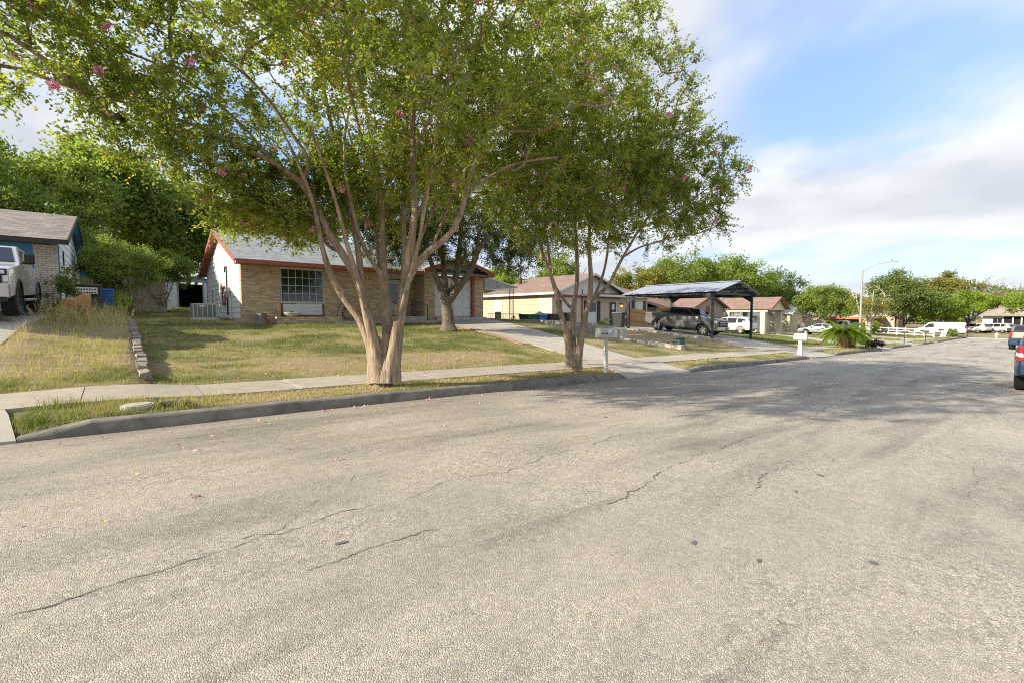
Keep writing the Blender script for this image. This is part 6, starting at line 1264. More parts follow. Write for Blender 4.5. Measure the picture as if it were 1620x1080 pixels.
blades('lawn_grass',[(-1.0,10.9,7.88,8.95,380,6,.06,.009,0,.03,None),(.42,13.5,10.27,16,210,6,.065,.010,-.02,.035,None),(.42,15,16,24.2,110,6,.075,.014,-.06,.04,None),(-1.6,.15,10.27,16,160,5,.08,.009,.05,.03,None),
 (15,21,10.2,24,50,6,.07,.014,-.12,.04,None),(14.8,26.8,7.9,8.95,110,6,.07,.012,-.04,.03,None),(21.3,29.3,10.2,24.6,34,6,.08,.018,-.03,.04,None),(.4,14,24.2,46,14,6,.09,.03,-.1,.06,None),
 (31,43,7.9,8.95,60,6,.09,.018,-.05,.04,None),(31,56,10.3,24,17,6,.08,.03,-.2,.06,None),(45,68,7.9,24,9,6,.1,.045,-.1,.08,None),(60,92,7.9,26,5,6,.14,.07,-.08,.1,None)])
blades('tall_weeds',[(-1.8,.15,10.4,23,120,6,.13,.0045,.06,.05,lambda x,y:fbm(x*1.6,y*1.1,77)>.40),(-1.8,.1,11.5,23,22,5,.30,.004,.10,.05,lambda x,y:fbm(x*1.3,y*.9,78)>.5),(-2.2,.1,18.0,23.5,34,6,.42,.005,.14,.06,lambda x,y:(fbm(x*1.0,y*1.0,79)>.45)|(y>20.5)),(-2.6,-.9,11.0,17.5,80,7,.42,.0035,.26,.05,lambda x,y:(x<-.95-.045*y)&(fbm(x*1.7,y*1.2,83)>.40)),
 (-1.3,1.6,7.9,8.92,230,9,.13,.005,-.08,.045,lambda x,y:(fbm(x*2.2,y*2.2,85)-.95*(np.abs(x-.1)/1.5)**2>.02)&(y>7.95)),(-1.6,.1,23,30,40,5,.45,.008,.1,.08,None)],quad=True)
def seedheads():
    n=300; x=rng.uniform(-2.1,.1,n); y=rng.uniform(16.5,23,n); k=is_grass(x,y)&(fbm(x*1.,y*1.,79)>.40); x,y=x[k],y[k]; h=rng.uniform(.35,.75,len(x)); z=gz(x,y); V=[];n=len(x)
    a=rng.uniform(0,6.28,n); tx=x+np.cos(a)*h*.35; ty=y+np.sin(a)*h*.35
    B=[];
    st=np.stack([np.stack([x-.002,y,z],1),np.stack([x+.002,y,z],1),np.stack([tx+.002,ty,z+h],1),np.stack([tx-.002,ty,z+h],1)],1).reshape(-1,3)
    o=np_mesh('seed_stalks',st,np.arange(len(st)).reshape(-1,4),M['grass'],None,{'tint':np.full(len(st),.85)}); o['kind']='stuff'
    m=14; t=np.tile(np.linspace(.72,1.04,m),n); i=np.repeat(np.arange(n),m); B=np.stack([x[i]+(tx-x)[i]*t,y[i]+(ty-y)[i]*t,z[i]+h[i]*t],1)
    o=leaves('seed_heads',B,rng.uniform(.7,.95,len(B)),.05,.010,M['grass'],None,-.8); o['kind']='stuff'
seedheads()
def litter():
    n=60; x=rng.uniform(-.5,9,n); y=rng.uniform(4.2,7.6,n)
    k=rng.random(n)<np.clip((y-3.5)/4,0,1); x,y=x[k],y[k]; z=np.array([roadz(a,b) for a,b in zip(x,y)])+.006
    x2=rng.uniform(0,11,70); y2=rng.uniform(7.9,14,70); X=np.r_[x,x2]; Y=np.r_[y,y2]; Z=np.r_[z,gz(x2,y2)+.03]
    i=np.repeat(np.arange(len(X)),4); B=np.stack([X[i]+rng.normal(0,.018,len(i)),Y[i]+rng.normal(0,.018,len(i)),Z[i]+rng.uniform(0,.012,len(i))],1)
    o=leaves('fallen_petals',B,np.zeros(len(B)),.032,.03,M['petal'],None,0,2.); o['kind']='stuff'
    n=260; x=rng.uniform(-1,13,n); y=7.58-np.abs(rng.normal(0,1.4,n)); k=(y>1.5)&(rng.random(n)<np.clip(.15+(7.9-y),0,1)); x,y=x[k],y[k]; z=np.array([roadz(a,b) for a,b in zip(x,y)])+.004
    o=leaves('fallen_leaves',np.stack([x,y,z],1),np.zeros(len(x)),.035,.018,M['leaflit'],None,0,3.); o['kind']='stuff'
    n=1500; x=np.concatenate([rng.normal(4.2,1.6,n),rng.normal(9.8,1.,n//2)]); y=rng.uniform(7.9,8.93,len(x)); k=is_grass(x,y); x,y=x[k],y[k]
    o=leaves('leaf_litter',np.stack([x,y,gz(x,y)+rng.uniform(.005,.03,len(x))],1),rng.uniform(.7,1,len(x)),.04,.02,M['grass'],None,0,2.); o['kind']='stuff'
litter()
# ------------------------------------------------------------------ things in the yards
def mailbox(label,x,y,h,mat,post,bw=.20,bl=.50,bh=.26,group=None,rz=0,base=False,pw=.10,door=True):
    z=g(x,y); t=thing('mailbox',label,'mailbox',(0,0,0),0,group)
    p=MB(); p.box((-pw/2,-pw/2,-.1),(pw/2,pw/2,h-bh)); 
    po=p.build('post',M[post],t,local=True,bevel=.008)
    if base: MB().box((-pw*.75,-pw*.75,-.05),(pw*.75,pw*.75,.28)).build('post_sleeve',M[post],po,local=True,bevel=.01); MB().box((-pw*.7,-pw*.7,.44),(pw*.7,pw*.7,.5)).build('post_collar',M[post],po,local=True,bevel=.01)
    pr=[(-bw/2,0)]+[(bw/2*math.cos(math.pi-math.pi*k/10),bh-bw/2+bw/2*math.sin(math.pi*k/10)) for k in range(11)]+[(bw/2,0)]
    b=MB().prism([(a,-bl/2,h-bh+c) for a,c in pr],(0,bl,0)).build('box',M[mat],t,True,local=True)
    if door:
        MB().prism([(a*1.06,-bl/2-.015,h-bh+c*1.02) for a,c in pr],(0,.02,0)).build('door',M[mat],t,True,local=True)
        MB().box((bw/2+.002,-.02,h-bh+.02),(bw/2+.012,.02,h-bh+.18)).build('flag',M['red'] if mat!='mailw' else M['mailw'],t,local=True)
    setloc(t,(x,y,z),rz); return t
b=mailbox('worn white mailbox on a square white post beside the second crape myrtle',10.8,8.35,1.24,'mailw','mailw',.27,.56,.27,rz=.25)
for k in range(3):
    m=MB().box((-.1405,.03-.07*k,1.06),(-.1385,.07-.07*k,1.10)).build('number_mark',M['print'],b,local=True)
mailbox('white mailbox on a white turned post near the sago palms',26.35,8.05,1.08,'mailw','mailw',.34,.55,.30,rz=.1,base=True,pw=.15)
for lab,x,y,h in (('dark mailbox on a thin black post, first one past the sago palms',55.9,8.45,1.12),('dark mailbox on a thin black post, nearer the white van',66.2,8.25,1.15),('dark mailbox on a tall thin post, standing in the lawn by the rail fence',74,15.6,1.3),('black mailbox bracket closest to the white van and flowering shrub',79,8.4,1.25)):
    mailbox(lab,x,y,h,'bink','black',.2,.5,.22,'dark mailboxes down the street',pw=.06)
mailbox('pale mailbox at the far end of the street in front of the lime green trees',97.5,7.4,1.1,'mailw','wood',.24,.5,.24)
def lamp():
    x,y=57.3,11.9; x,y=54.6,11.6; z=g(x,y); t=thing('street_lamp','tall galvanised street lamp with a curved arm behind the sago palms','street lamp',(x,y,z))
    top=6.85; MB().cyl((x,y,z-.1),(x,y,z+top),.11,.07,12).build('pole',M['galv'],t,True)
    m=MB(); pts=[(x,y,z+top-.15),(x+.02,y-.5,z+top+.25),(x+.04,y-1.2,z+top+.55),(x+.06,y-1.9,z+top+.66)]
    for a,b in zip(pts,pts[1:]): m.cyl(a,b,.04,n=8)
    m.build('arm',M['galv'],t,True); h=MB().box((x-.12,y-2.6,z+top+.59),(x+.16,y-1.85,z+top+.70)).build('lamp_head',M['galv'],t,bevel=.03); MB().cyl((x+.02,y-2.2,z+top+.70),(x+.02,y-2.2,z+top+.80),.05,n=8).build('light_sensor',M['plast'],h,True)
lamp()
def condenser():
    x0,x1,y0,y1=2.62,3.62,26.7,27.7; z=g(3.1,27)+.02; t=thing('air_conditioner','grey green air conditioner unit beside the white siding wall','air conditioner',(3.1,27.2,z))
    MB().box((x0-.1,y0-.1,z-.1),(x1+.1,y1+.1,z+.06)).build('pad',M['conc'],t,bevel=.01); z+=.061
    MB().box((x0+.03,y0+.03,z),(x1-.03,y1-.03,z+.66)).build('core',M['acg'],t); MB().box((x0,y0,z+.661),(x1,y1,z+.73)).build('top_cover',M['ac'],t,bevel=.01); MB().box((x0,y0,z),(x1,y1,z+.05)).build('base_pan',M['ac'],t)
    for k in range(6):
        u=k/5
        for f in (0,1):
            w=.05 if k in(0,5) else .022
            if f==0: a=x0+(x1-x0)*u; MB().box((max(x0,a-w),y0,z+.051),(min(x1,a+w),y0+.029,z+.66)).build('corner_post' if k in (0,5) else 'guard_bar',M['ac'],t)
            elif k in (2,5): a=y0+(y1-y0)*u; MB().box((x0,max(y0+.03,a-.05),z+.051),(x0+.029,min(y1,a+.05),z+.66)).build('corner_post',M['ac'],t)
    for f in range(5):
        for k in range(16):
            zz=z+.07+k*.036; a=x0+.06+f*.19; 
            if k==0: mm=MB()
            mm.box((a,y0+.008,zz),(a+.15,y0+.029,zz+.012))
        mm.build('louvre',M['ac'],t)
    MB().box((x0+.28,y0-.004,z+.58),(x0+.52,y0-.0005,z+.63)).build('badge',M['plate'],t); MB().cyl(((x0+x1)/2,(y0+y1)/2,z+.731),((x0+x1)/2,(y0+y1)/2,z+.75),.36,n=24).build('fan_guard',M['acg'],t,True)
condenser()
def stump():
    x,y=4.95,23.7; z=g(x,y); t=thing('tree_stump','sawn tree stump standing against the brick corner','stump',(x,y,z)); m=MB()
    n=18; v=[];f=[]
    for j,(r,h) in enumerate(((.30,-.1),(.26,.08),(.245,.3),(.25,.46),(.235,.5))):
        for i in range(n): a=6.283*i/n; k=r*(1+.06*math.sin(3*a)+.04*math.sin(7*a+j)); v.append((x+k*math.cos(a),y+k*math.sin(a),z+h))
    for j in range(4):
        for i in range(n): f.append((j*n+i,j*n+(i+1)%n,(j+1)*n+(i+1)%n,(j+1)*n+i))
    m.add(v,f); m.build('log',M['bark3'],t,True); MB().add([(p[0],p[1],p[2]+.001) for p in v[4*n:]],[tuple(range(n))]).build('cut_face',M['cut'],t)
stump()
def bench_bricks():
    x,y=5.75,23.6; x=5.35; z=g(x,23.75); t=thing('brick_stack','small stack of loose red bricks between the stump and the planter','bricks',(x,23.8,z))
    for k,(dx,dy,dz,r) in enumerate(((0,0,0,0),(.24,.01,0,.05),(.01,.02,.075,.02),(.25,0,.075,-.04),(.0,.01,.15,.1),(.22,.02,.15,-.08),(.1,0,.225,.15))):
        MB().box((x+dx-.11,23.78+dy-.05,z+dz-.01),(x+dx+.11,23.78+dy+.05,z+dz+.06),r).build('brick',M['redpaver'],t,bevel=.006)
bench_bricks()
def bowl():
    x,y,z=6.35,23.95,1.35; t=thing('planter_bowl','wide pale planter bowl on the brick planter wall','planter bowl',(x,y,z)); MB().lathe([(.20,0),(.34,.10),(.38,.17),(.40,.22),(.37,.23),(.33,.16),(.0,.15)],(x,y,z),22).build('bowl',M['terra'],t,True); MB().cyl((x,y,z+.14),(x,y,z+.17),.33,n=16).build('soil',M['bark2'],t)
    s=MB()
    for k in range(7): a=k*.9; s.bar((x,y,z+.17),(x+.07*math.cos(a),y+.07*math.sin(a),z+.30),.02,.006)
    s.build('sprout',M['pedest'],t)
bowl()
def trellis():
    x,y,z=9.1,23.95,1.1; t=thing('iron_trellis','black iron hoop stand leaning on the brick wall right of the window','garden stand',(x,y,z)); m=MB()
    for r,h in ((.55,1.15),(.32,.8)):
        p=[(x+r*math.cos(math.pi*k/14),y+.25*math.sin(math.pi*k/14)*.5,z+h*math.sin(math.pi*k/14)) for k in range(15)]
        for a,b in zip(p,p[1:]): m.cyl(a,b,.016,n=6)
    m.build('hoop',M['black'],t,True); m=MB()
    for k in range(3):
        p=[(x+.1+.3*math.cos(6.283*i/18),y+.2+.02*k,z+.42+.3*math.sin(6.283*i/18)) for i in range(19)]
        for a,b in zip(p,p[1:]): m.cyl(a,b,.018,n=5)
    m.build('hose_coil',M['black'],t,True); m=MB(); m.cyl((x-.55,y,z),(x+.25,y+.3,z+1.0),.014,n=6); m.cyl((x+.55,y,z),(x-.1,y+.3,z+1.05),.014,n=6); m.build('brace',M['black'],t,True)
trellis()
def handrail():
    t=thing('hand_rail','black and grey steel hand rail beside the front door walk','hand rail',(12,23.6,1.1))
    for x in (11.75,13.55):
        m=MB(); m.cyl((x,23.35,1.0),(x,23.35,2.0),.025,n=8); m.cyl((x,25.2,1.3),(x,25.2,2.35),.025,n=8); m.build('rail_post',M['black'],t,True); MB().bar((x,23.3,2.0),(x,25.25,2.36),.05,.03).build('top_rail',M['galv' if x>13 else 'black'],t); MB().bar((x,23.3,1.5),(x,25.25,1.86),.03,.03).build('mid_rail',M['galv' if x>13 else 'black'],t)
handrail()
def steel_carport():
    x0,x1,y0,y1=29.35,35.45,14.1,20.6; ze,zp=2.98,3.74; xm=(x0+x1)/2; zl=g(x0,y0)
    t=thing('steel_carport','black steel carport with ribbed metal roof over the grey pickup','carport',(xm,y0,-.2))
    for x in (x0,x1):
        for y in (y0,y1): MB().box((x-.075,y-.075,g(x,y)-.2),(x+.075,y+.075,ze-.02)).build('post',M['carp'],t,bevel=.01)
        MB().box((x-.06,y0-.3,ze-.2),(x+.06,y1+.3,ze-.021)).build('eave_beam',M['carp'],t)
        for y in (y0,y1):
            s=1 if y==y0 else -1
            m=MB(); m.prism([(x-.05,y+s*.1,ze-.6),(x-.05,y+s*.75,ze-.2),(x-.05,y+s*.1,ze-.2)],(.1,0,0)); m.build('corner_brace',M['carp'],t)
    for y in (y0,(y0+y1)/2,y1):
        tr=MB().box((x0+.1,y-.04,ze-.18),(x1-.1,y+.04,ze-.04)).build('truss_chord',M['carp'],t)
        for s in (-1,1): MB().bar((xm+s*(x1-xm),y,ze),(xm,y,zp-.1),.08,.12).build('truss_rafter',M['carp'],t)
        if y==y0:
            MB().bar((xm,y,ze-.05),(xm,y,zp-.1),.09,.08).build('king_post',M['carp'],tr)
            for s in (-1,1): MB().bar((xm+s*.06,y,ze-.05),(xm+s*.62,y,zp-.22),.08,.08).build('web_strut',M['carp'],tr); MB().bar((xm+s*.9,y,ze+.12),(xm+s*2.2,y,ze+.12),.05,.05).build('purlin',M['carp'],tr)
    for s in (-1,1):
        xe=xm+s*(x1-xm+.25); zE=ze-.03; r=MB().hexa([(xe,y0-.45,zE),(xm,y0-.45,zp-.02),(xm,y1+.45,zp-.02),(xe,y1+.45,zE),(xe,y0-.45,zE+.02),(xm,y0-.45,zp),(xm,y1+.45,zp),(xe,y1+.45,zE+.02)]).build('roof_sheet',M['metalroof'],t)
        y=y0-.4
        while y<y1+.45: MB().bar((xe,y,zE+.026),(xm,y,zp+.006),.04,.015).build('roof_rib',M['metalroof'],r); y+=.3
        for u in (.2,.5,.8): MB().box((xe+(xm-xe)*u-.04,y0-.3,zE+(zp-zE)*u-.10),(xe+(xm-xe)*u+.04,y1+.3,zE+(zp-zE)*u-.025)).build('purlin',M['carp'],t)
    MB().prism([(xm-.2,y0-.46,zp-.0),(xm,y0-.46,zp+.06),(xm+.2,y0-.46,zp-.0)],(0,y1-y0+.92,0)).build('ridge_cap',M['metalroof'],t)
    for k,y in enumerate((13.6,15.2,16.8,18.4,20.)):
        b=thing('edge_block','pale concrete edging block along the carport slab, '+('nearest the street','second from the street','middle one of the five','second from the house','nearest the house')[k],'edging block',(28.95,y,g(28.95,y)),0,'edging blocks beside the carport slab')
        MB().box((28.86,y-.6,g(28.95,y)-.1),(29.06,y+.6,g(28.95,y)+.12)).build('block',M['conc'],b,bevel=.015)
steel_carport()
def awning():
    t=thing('patio_awning','patio awning with white lattice panels on lacy iron posts right of the brick pier','awning',(19.6,24.6,1.2)); x0,x1,y=18.75,21.25,24.5
    MB().hexa([(x0-.3,y,4.0),(x1+.3,y,3.36),(x1+.3,y+7,3.36),(x0-.3,y+7,4.0),(x0-.3,y,4.05),(x1+.3,y,3.41),(x1+.3,y+7,3.41),(x0-.3,y+7,4.05)]).build('awning_roof',M['shedg'],t)
    MB().bar((x0-.3,y-.02,4.02),(x1+.3,y-.02,3.38),.05,.09).build('awning_edge',M['whitet'],t); MB().box((x0-.2,y-.02,3.14),(x1,y+.04,3.2)).build('lattice_rail',M['shedw'],t)
    def lat(zl,f,ya,xa,xb,st,mt):
        m=MB(); x=xa-1.2
        while x<xb:
            for s in (1,-1):
                ps=[]
                for k in range(25):
                    zz=zl+k*.04; xx=x+(k*.04 if s>0 else 1.0-k*.04)
                    if xa<=xx<=xb and zz<=f(xx): ps.append((xx,zz))
                if len(ps)>1: m.bar((ps[0][0],ya+s*.006,ps[0][1]),(ps[-1][0],ya+s*.006,ps[-1][1]),.035,.010,up=(0,1,0))
            x+=st
        o=m.build('lattice',mt,t); return o
    lat(3.2,lambda x:4.0-(x-18.45)*.206,y,x0-.2,x1,.16,M['shedw'])
    lat(2.55,lambda x:3.05,y+5.5,x0-.2,x1-.5,.17,M['whitet']); 
    for xx in (x1-.45,x1-.12): 
        p=MB().box((xx-.02,y+.0,g(xx,y)-.1),(xx+.02,y+.04,3.36)).build('iron_post',M['black'],t)
    m=MB()
    for k in range(12):
        z=1.3+k*.16; m.bar((x1-.43,y+.02,z),(x1-.14,y+.02,z+.16),.012,.012); m.bar((x1-.14,y+.02,z),(x1-.43,y+.02,z+.16),.012,.012)
    m.build('scrollwork',M['black'],t)
    r=thing('iron_railing','low black iron railing between the brick pier and the patio posts','railing',(19.7,24.2,1.1)); MB().box((18.6,24.2,1.5),(21.6,24.23,1.53)).build('top_rail',M['black'],r); MB().box((18.6,24.2,1.2),(21.6,24.23,1.22)).build('bottom_rail',M['black'],r); m=MB()
    for k in range(16): xx=18.65+k*.19; MB().box((xx,24.205,1.22),(xx+.015,24.225,1.5)).build('baluster',M['black'],r)
awning()
def bin_(label,x,y,mat,h=1.02,w=.6,rz=0.,z=None,lid=None,group='wheeled bins'):
    t=thing('wheeled_bin',label,'bin',(0,0,0),0,group); a=w/2
    MB().hexa([(-a*.78,-a*.8,0.06),(a*.78,-a*.8,.06),(a*.78,a*.8,.06),(-a*.78,a*.8,.06),(-a,-a*1.1,h-.1),(a,-a*1.1,h-.1),(a,a*1.1,h-.1),(-a,a*1.1,h-.1)]).build('bin_body',M[mat],t,local=True,bevel=.02)
    MB().hexa([(-a*1.06,-a*1.2,h-.099),(a*1.06,-a*1.2,h-.099),(a*1.06,a*1.16,h-.099),(-a*1.06,a*1.16,h-.099),(-a*.98,-a*1.1,h-.03),(a*.98,-a*1.1,h-.03),(a*.98,a*1.05,h),(-a*.98,a*1.05,h)]).build('lid',M[lid or mat],t,local=True,bevel=.015)
    MB().cyl((-a*.9,a*1.15,h-.12),(a*.9,a*1.15,h-.12),.02,n=6).build('handle',M[mat],t,True,True)
    for s in (-1,1): MB().cyl((s*a*.72,a*.8,.1),(s*a*.86,a*.8,.1),.1,n=12).build('wheel',M['tyre'],t,True,True)
    setloc(t,(x,y,g(x,y) if z is None else z),rz); return t
bin_('green wheeled bin behind the concrete wall, beside the blue bin',22.9,24.9,'bing',1.05,.95); bin_('blue wheeled bin between the green and the black bin behind the concrete wall',24.05,24.9,'binb',1.05,.85); bin_('black wheeled bin behind the concrete wall, right of the blue bin',25.2,24.9,'bink',1.08,.9)
bn=bin_('tall black wheeled bin with a white label in front of the navy door',30.9,22.6,'bink',1.3,.82,.2); MB().box((.10,-.475,.80),(.30,-.455,1.02)).build('label_sticker',M['plate'],bn,local=True)
bb=bin_('brown grey wheeled bin with a white address panel beside the blue trimmed house',-1.05,26.2,'binbr',1.25,.95); pp=MB().box((-.30,-.565,.82),(.34,-.545,1.08)).build('address_panel',M['plate'],bb,local=True)
for r_ in range(2):
    for k in range(7): MB().box((-.26+k*.083,-.567,.97-r_*.13),(-.20+k*.083,-.5655,1.03-r_*.13)).build('panel_print',M['binbr'],pp,local=True)
bin_('blue wheeled bin right of the brown grey bin',-.48,27.0,'binb',1.12,.55)
bin_('green wheeled bin at the street end beside the blue one',134,4.6,'bing',1.1,.8); bin_('blue wheeled bin at the street end beside the green one',134,5.8,'binb',1.1,.8)
def bag():
    x,y=-1.12,20.9; z=g(x,y)+.0; t=thing('paper_bag','crumpled kraft paper yard bag standing open in the tall grass','bag',(x,y,z)); n=20; v=[];f=[]
    rows=((.30,.24,0),(.32,.26,.16),(.33,.27,.36),(.36,.29,.58),(.34,.27,.74),(.30,.22,.78),(.29,.21,.62))
    for j,(a,b,h) in enumerate(rows):
        for i in range(n):
            q=6.283*i/n; c,s=math.cos(q),math.sin(q); k=(abs(c)**3+abs(s)**3)**(-1/3.); jj=random.uniform(-.025,.025); v.append((x+a*c*k+jj,y+b*s*k+jj,z+h*(1+ (.16*c+.06*math.sin(5*q) if j>2 else 0))+jj))
    for j in range(len(rows)-1):
        for i in range(n): f.append((j*n+i,j*n+(i+1)%n,(j+1)*n+(i+1)%n,(j+1)*n+i))
    f.append(tuple(range((len(rows)-1)*n,len(rows)*n))); f.append(tuple(range(n))); b=MB().add(v,f).build('bag_body',M['paper'],t,False)
    for k in range(4): MB().box((x+.02+.05*(k%2),y-.315-.01*k,z+.16+k*.09),(x+.24,y-.305-.01*k,z+.20+k*.09)).build('bag_print',M['print'],t)
bag()
def pedestal():
    x,y=22.0,12.3; z=g(x,y); t=thing('utility_box','small dark green utility box between the low wall and the end block','utility box',(x,y,z)); MB().hexa([(x-.25,y-.25,z-.1),(x+.25,y-.25,z-.1),(x+.25,y+.25,z-.1),(x-.25,y+.25,z-.1),(x-.22,y-.22,z+.50),(x+.22,y-.22,z+.50),(x+.22,y+.22,z+.50),(x-.22,y+.22,z+.50)]).build('cabinet',M['pedest'],t,bevel=.02); MB().box((x-.24,y-.24,z+.505),(x+.24,y+.24,z+.56)).build('lid',M['pedest'],t,bevel=.015)
pedestal()
def sign():
    x,y=29.0,16.6; x,y=31.6,20.8; x,y=28.6,17.2; z=g(x,y); t=thing('yard_sign','small blue yard sign on a white stake in the lawn left of the carport','sign',(x,y,z)); MB().box((x-.02,y-.01,z-.1),(x+.02,y+.01,z+.3)).build('stake',M['whitet'],t); MB().prism([(x-.11,y-.02,z+.28),(x+.11,y-.02,z+.28),(x+.13,y-.02,z+.45),(x+.06,y-.02,z+.56),(x-.06,y-.02,z+.56),(x-.13,y-.02,z+.45)],(0,.012,0)).build('sign_face',M['sg'],t)
    MB().box((x-.07,y-.026,z+.36),(x+.07,y-.0215,z+.44)).build('sign_band',M['plate'],t)
sign()
def paver_edge():
    t=thing('paver_edging','row of worn red and pale pavers edging the driveway beside the live oak','paver edging',(14.2,19,.6)); y=14.6
    while y<23.6:
        for q in (0,1):
            x=float(ex(DRIVES[1]['l'],y))-.16-.27*q-random.uniform(0,.04); L=random.uniform(.28,.36); z=max(g(x,y),g(x,y+L))+.0
            m=MB(); m.hexa([(x-.12,y,z-.05),(x+.12,y,z-.05),(x+.12,y+L-.02,z-.05),(x-.12,y+L-.02,z-.05),(x-.12,y,g(x,y)+.05),(x+.12,y,g(x,y)+.05),(x+.12,y+L-.02,g(x,y+L)+.05),(x-.12,y+L-.02,g(x,y+L)+.05)]); m.build('paver',M['redpaver' if q else 'slab'],t,bevel=.012)
        y+=.33
paver_edge()
def meter_lid():
    x,y=.12,8.25; z=gz(np.array([x]),np.array([y]))[0]; t=thing('meter_lid','worn round concrete meter lid half hidden by weeds in the kerb strip','meter lid',(x,y,z)); MB().cyl((x,y,z-.05),(x,y,z+.05),.19,n=20).build('ring',M['conc'],t,True); MB().cyl((x,y,z+.051),(x,y,z+.062),.15,n=20).build('cover',M['conc'],t,True)
    h=MB().box((x+.24,y-.12,z-.02),(x+.62,y+.14,z+.035)).build('open_box',M['dark'],t,bevel=.02)
meter_lid()
def shed():
    x0,x1,y0,y1=2.0,6.6,43.,46.; z=g(4,44)-.1; t=thing('metal_shed','pale metal shed with its dark doorway open, at the back of the yard','shed',(4.3,y0,z)); h=2.0
    a,b=3.3,5.0
    for u0,u1 in ((x0,a),(b,x1)):
        w=MB().box((u0,y0,z-.3),(u1,y0+.04,z+h)).build('front_panel',M['shedw'],t); k=u0+.02
        while k<u1-.1: MB().box((k,y0-.018,z-.1),(k+.05,y0-.001,z+h-.02)).build('rib',M['shedw'],w); k+=.31
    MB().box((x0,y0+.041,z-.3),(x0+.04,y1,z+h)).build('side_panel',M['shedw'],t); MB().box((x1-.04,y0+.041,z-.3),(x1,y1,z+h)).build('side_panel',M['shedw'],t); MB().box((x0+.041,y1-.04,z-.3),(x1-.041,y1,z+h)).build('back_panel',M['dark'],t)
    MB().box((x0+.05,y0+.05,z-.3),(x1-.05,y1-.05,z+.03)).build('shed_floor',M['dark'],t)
    for u in (a,b-.09): MB().box((u,y0-.03,z-.1),(u+.09,y0+.06,z+h)).build('door_post',M['shedg'],t)
    xm=(x0+x1)/2
    MB().prism([(x0-.1,y0-.02,z+h+.002),(x1+.1,y0-.02,z+h+.002),(xm,y0-.02,z+h+.42)],(0,.06,0)).build('gable_panel',M['shedg'],t)
    for e in (x0-.15,x1+.15): MB().hexa([(e,y0-.15,z+h-.0),(xm,y0-.15,z+h+.44),(xm,y1+.15,z+h+.44),(e,y1+.15,z+h-.0),(e,y0-.15,z+h+.04),(xm,y0-.15,z+h+.48),(xm,y1+.15,z+h+.48),(e,y1+.15,z+h+.04)]).build('shed_roof',M['shedg'],t)
shed()
def wood_fence(label,x0,x1,y,h,mat,step=.15,dy=0.):
    t=thing('wood_fence',label,'fence',((x0+x1)/2,y,g((x0+x1)/2,y))); x=x0
    while x<x1:
        z=g(x,y); w=step-.012; MB().box((x,y-.01+random.uniform(-.004,.004),z-.1),(x+w,y+.012,z+h+random.uniform(-.015,.015))).build('fence_board',M[mat],t); x+=step
    for u in (.35,.85): 
        z0_,z1_=g(x0,y)+h*u,g(x1,y)+h*u; MB().bar((x0,y-.035,z0_),(x1,y-.035,z1_),.04,.09).build('fence_rail',M[mat],t)
wood_fence('grey weathered board fence between the metal shed and the white gable',6.7,11.5,42.,1.75,'wood')
wood_fence('tan cedar board fence behind the tail of the grey pickup',36.6,42,25.8,1.75,'cedar')
def taupe():
    t=thing('taupe_outbuilding','taupe vertical board outbuilding behind the bins','outbuilding',(-1,33,1.8)); x0,x1,y=-3.4,1.8,35.9; z=g(0,y)
    MB().box((x0,y,z-.3),(x1,y+2,z+2.5)).build('wall',M['taupe'],t)
    k=x0
    while k<x1: MB().box((k,y-.025,z-.2),(k+.38,y-.001,z+2.48)).build('board',M['taupe'],t); k+=.40
    MB().hexa([(x0-.2,y-.3,z+2.501),(x1+.2,y-.3,z+2.501),(x1+.2,y+2.2,z+2.501),(x0-.2,y+2.2,z+2.501),(x0-.2,y-.3,z+2.56),(x1+.2,y-.3,z+2.56),(x1+.2,y+2.2,z+2.9),(x0-.2,y+2.2,z+2.9)]).build('roof',M['shb'],t)
taupe()
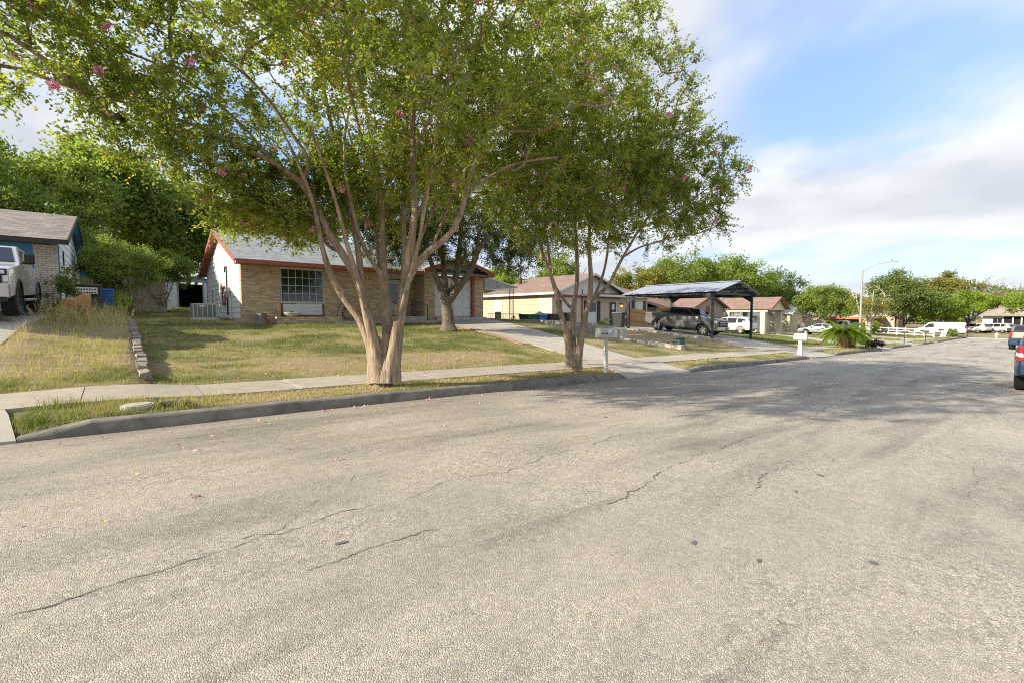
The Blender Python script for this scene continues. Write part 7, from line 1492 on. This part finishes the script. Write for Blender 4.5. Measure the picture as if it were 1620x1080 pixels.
def rail_fence():
    t=thing('rail_fence','white post and rail fence running to the street near the white van','fence',(88,14,-1.6)); p0,p1=np.array([91.5,17.8]),np.array([86.2,9.9]); n=7
    for k in range(n+1):
        p=p0+(p1-p0)*k/n; z=g(*p); MB().box((p[0]-.07,p[1]-.07,z-.1),(p[0]+.07,p[1]+.07,z+1.2)).build('fence_post',M['whitet'],t,bevel=.01)
        if k<n:
            q=p0+(p1-p0)*(k+1)/n; zq=g(*q)
            for h in (.3,.68,1.06): MB().bar((p[0]+.08,p[1],z+h),(q[0]+.08,q[1],zq+h),.04,.15).build('fence_rail',M['whitet'],t)
    for k in range(6):
        x=87.+k*.5; y=9.3-.05*k; z=g(x,y); MB().bar((x,y,z),(x+.5,y-.1,z+.95),.05,.14,up=(0,1,0)).build('slanted_picket',M['whitet'],t)
rail_fence()
def hydrant():
    x,y=95.6,4.3; z=float(G(x,7.9)); t=thing('fire_hydrant','white fire hydrant at the end of the street','hydrant',(x,y,z)); MB().lathe([(.16,0),(.16,.05),(.11,.06),(.11,.5),(.14,.52),(.14,.56),(.10,.62),(.05,.70),(.03,.76),(.0,.77)],(x,y,z),14).build('barrel',M['whitet'],t,True)
    m=MB(); m.cyl((x,y-.2,z+.4),(x,y+.2,z+.4),.055,n=10); m.cyl((x-.2,y,z+.36),(x,y,z+.36),.07,n=10); m.build('outlet',M['whitet'],t,True)
hydrant()
def chain_fence():
    t=thing('chain_link_fence','grey chain link fence in front of the house at the street end','fence',(130,4,-1.9)); x=131.
    for k in range(8):
        y=-4+k*1.9; MB().cyl((x,y,-2.0),(x,y,-.75),.035,n=6).build('fence_post',M['galv'],t)
    MB().cyl((x,-4,-.76),(x,9.3,-.76),.03,n=6).build('top_rail',M['galv'],t)
    m=MB()
    for k in range(66):
        y=-4+k*.2
        for s in (1,-1): m.bar((x+.01*s,y,-1.95 if s>0 else -.8),(x+.01*s,min(9.3,y+.6),-.8 if s>0 else -1.95),.012,.012)
    m.build('wire_mesh',M['galv'],t)
chain_fence()
def power_line():
    t=thing('power_line','thin overhead wires strung between wooden poles far behind the houses','power line',(4,60,2))
    for x in (3,63): MB().cyl((x,60,.5),(x,60,11.2 if x<9 else 9.8),.14,.1,8).build('utility_pole',M['bark3'],t,True); MB().box((x-.06,59.0,10.6 if x<9 else 9.2),(x+.06,61.0,10.75 if x<9 else 9.35)).build('cross_arm',M['bark3'],t)
    for y,d in ((59.1,0),(60.9,0),(60.2,-1.3)):
        m=MB(); p=[(3+60*k/20,y,10.8+d-1.4*k/20-1.3*(1-((k-10)/10)**2)) for k in range(21)]
        for a,b in zip(p,p[1:]): m.cyl(a,b,.018,n=4)
        m.build('wire',M['black'],t)
power_line()
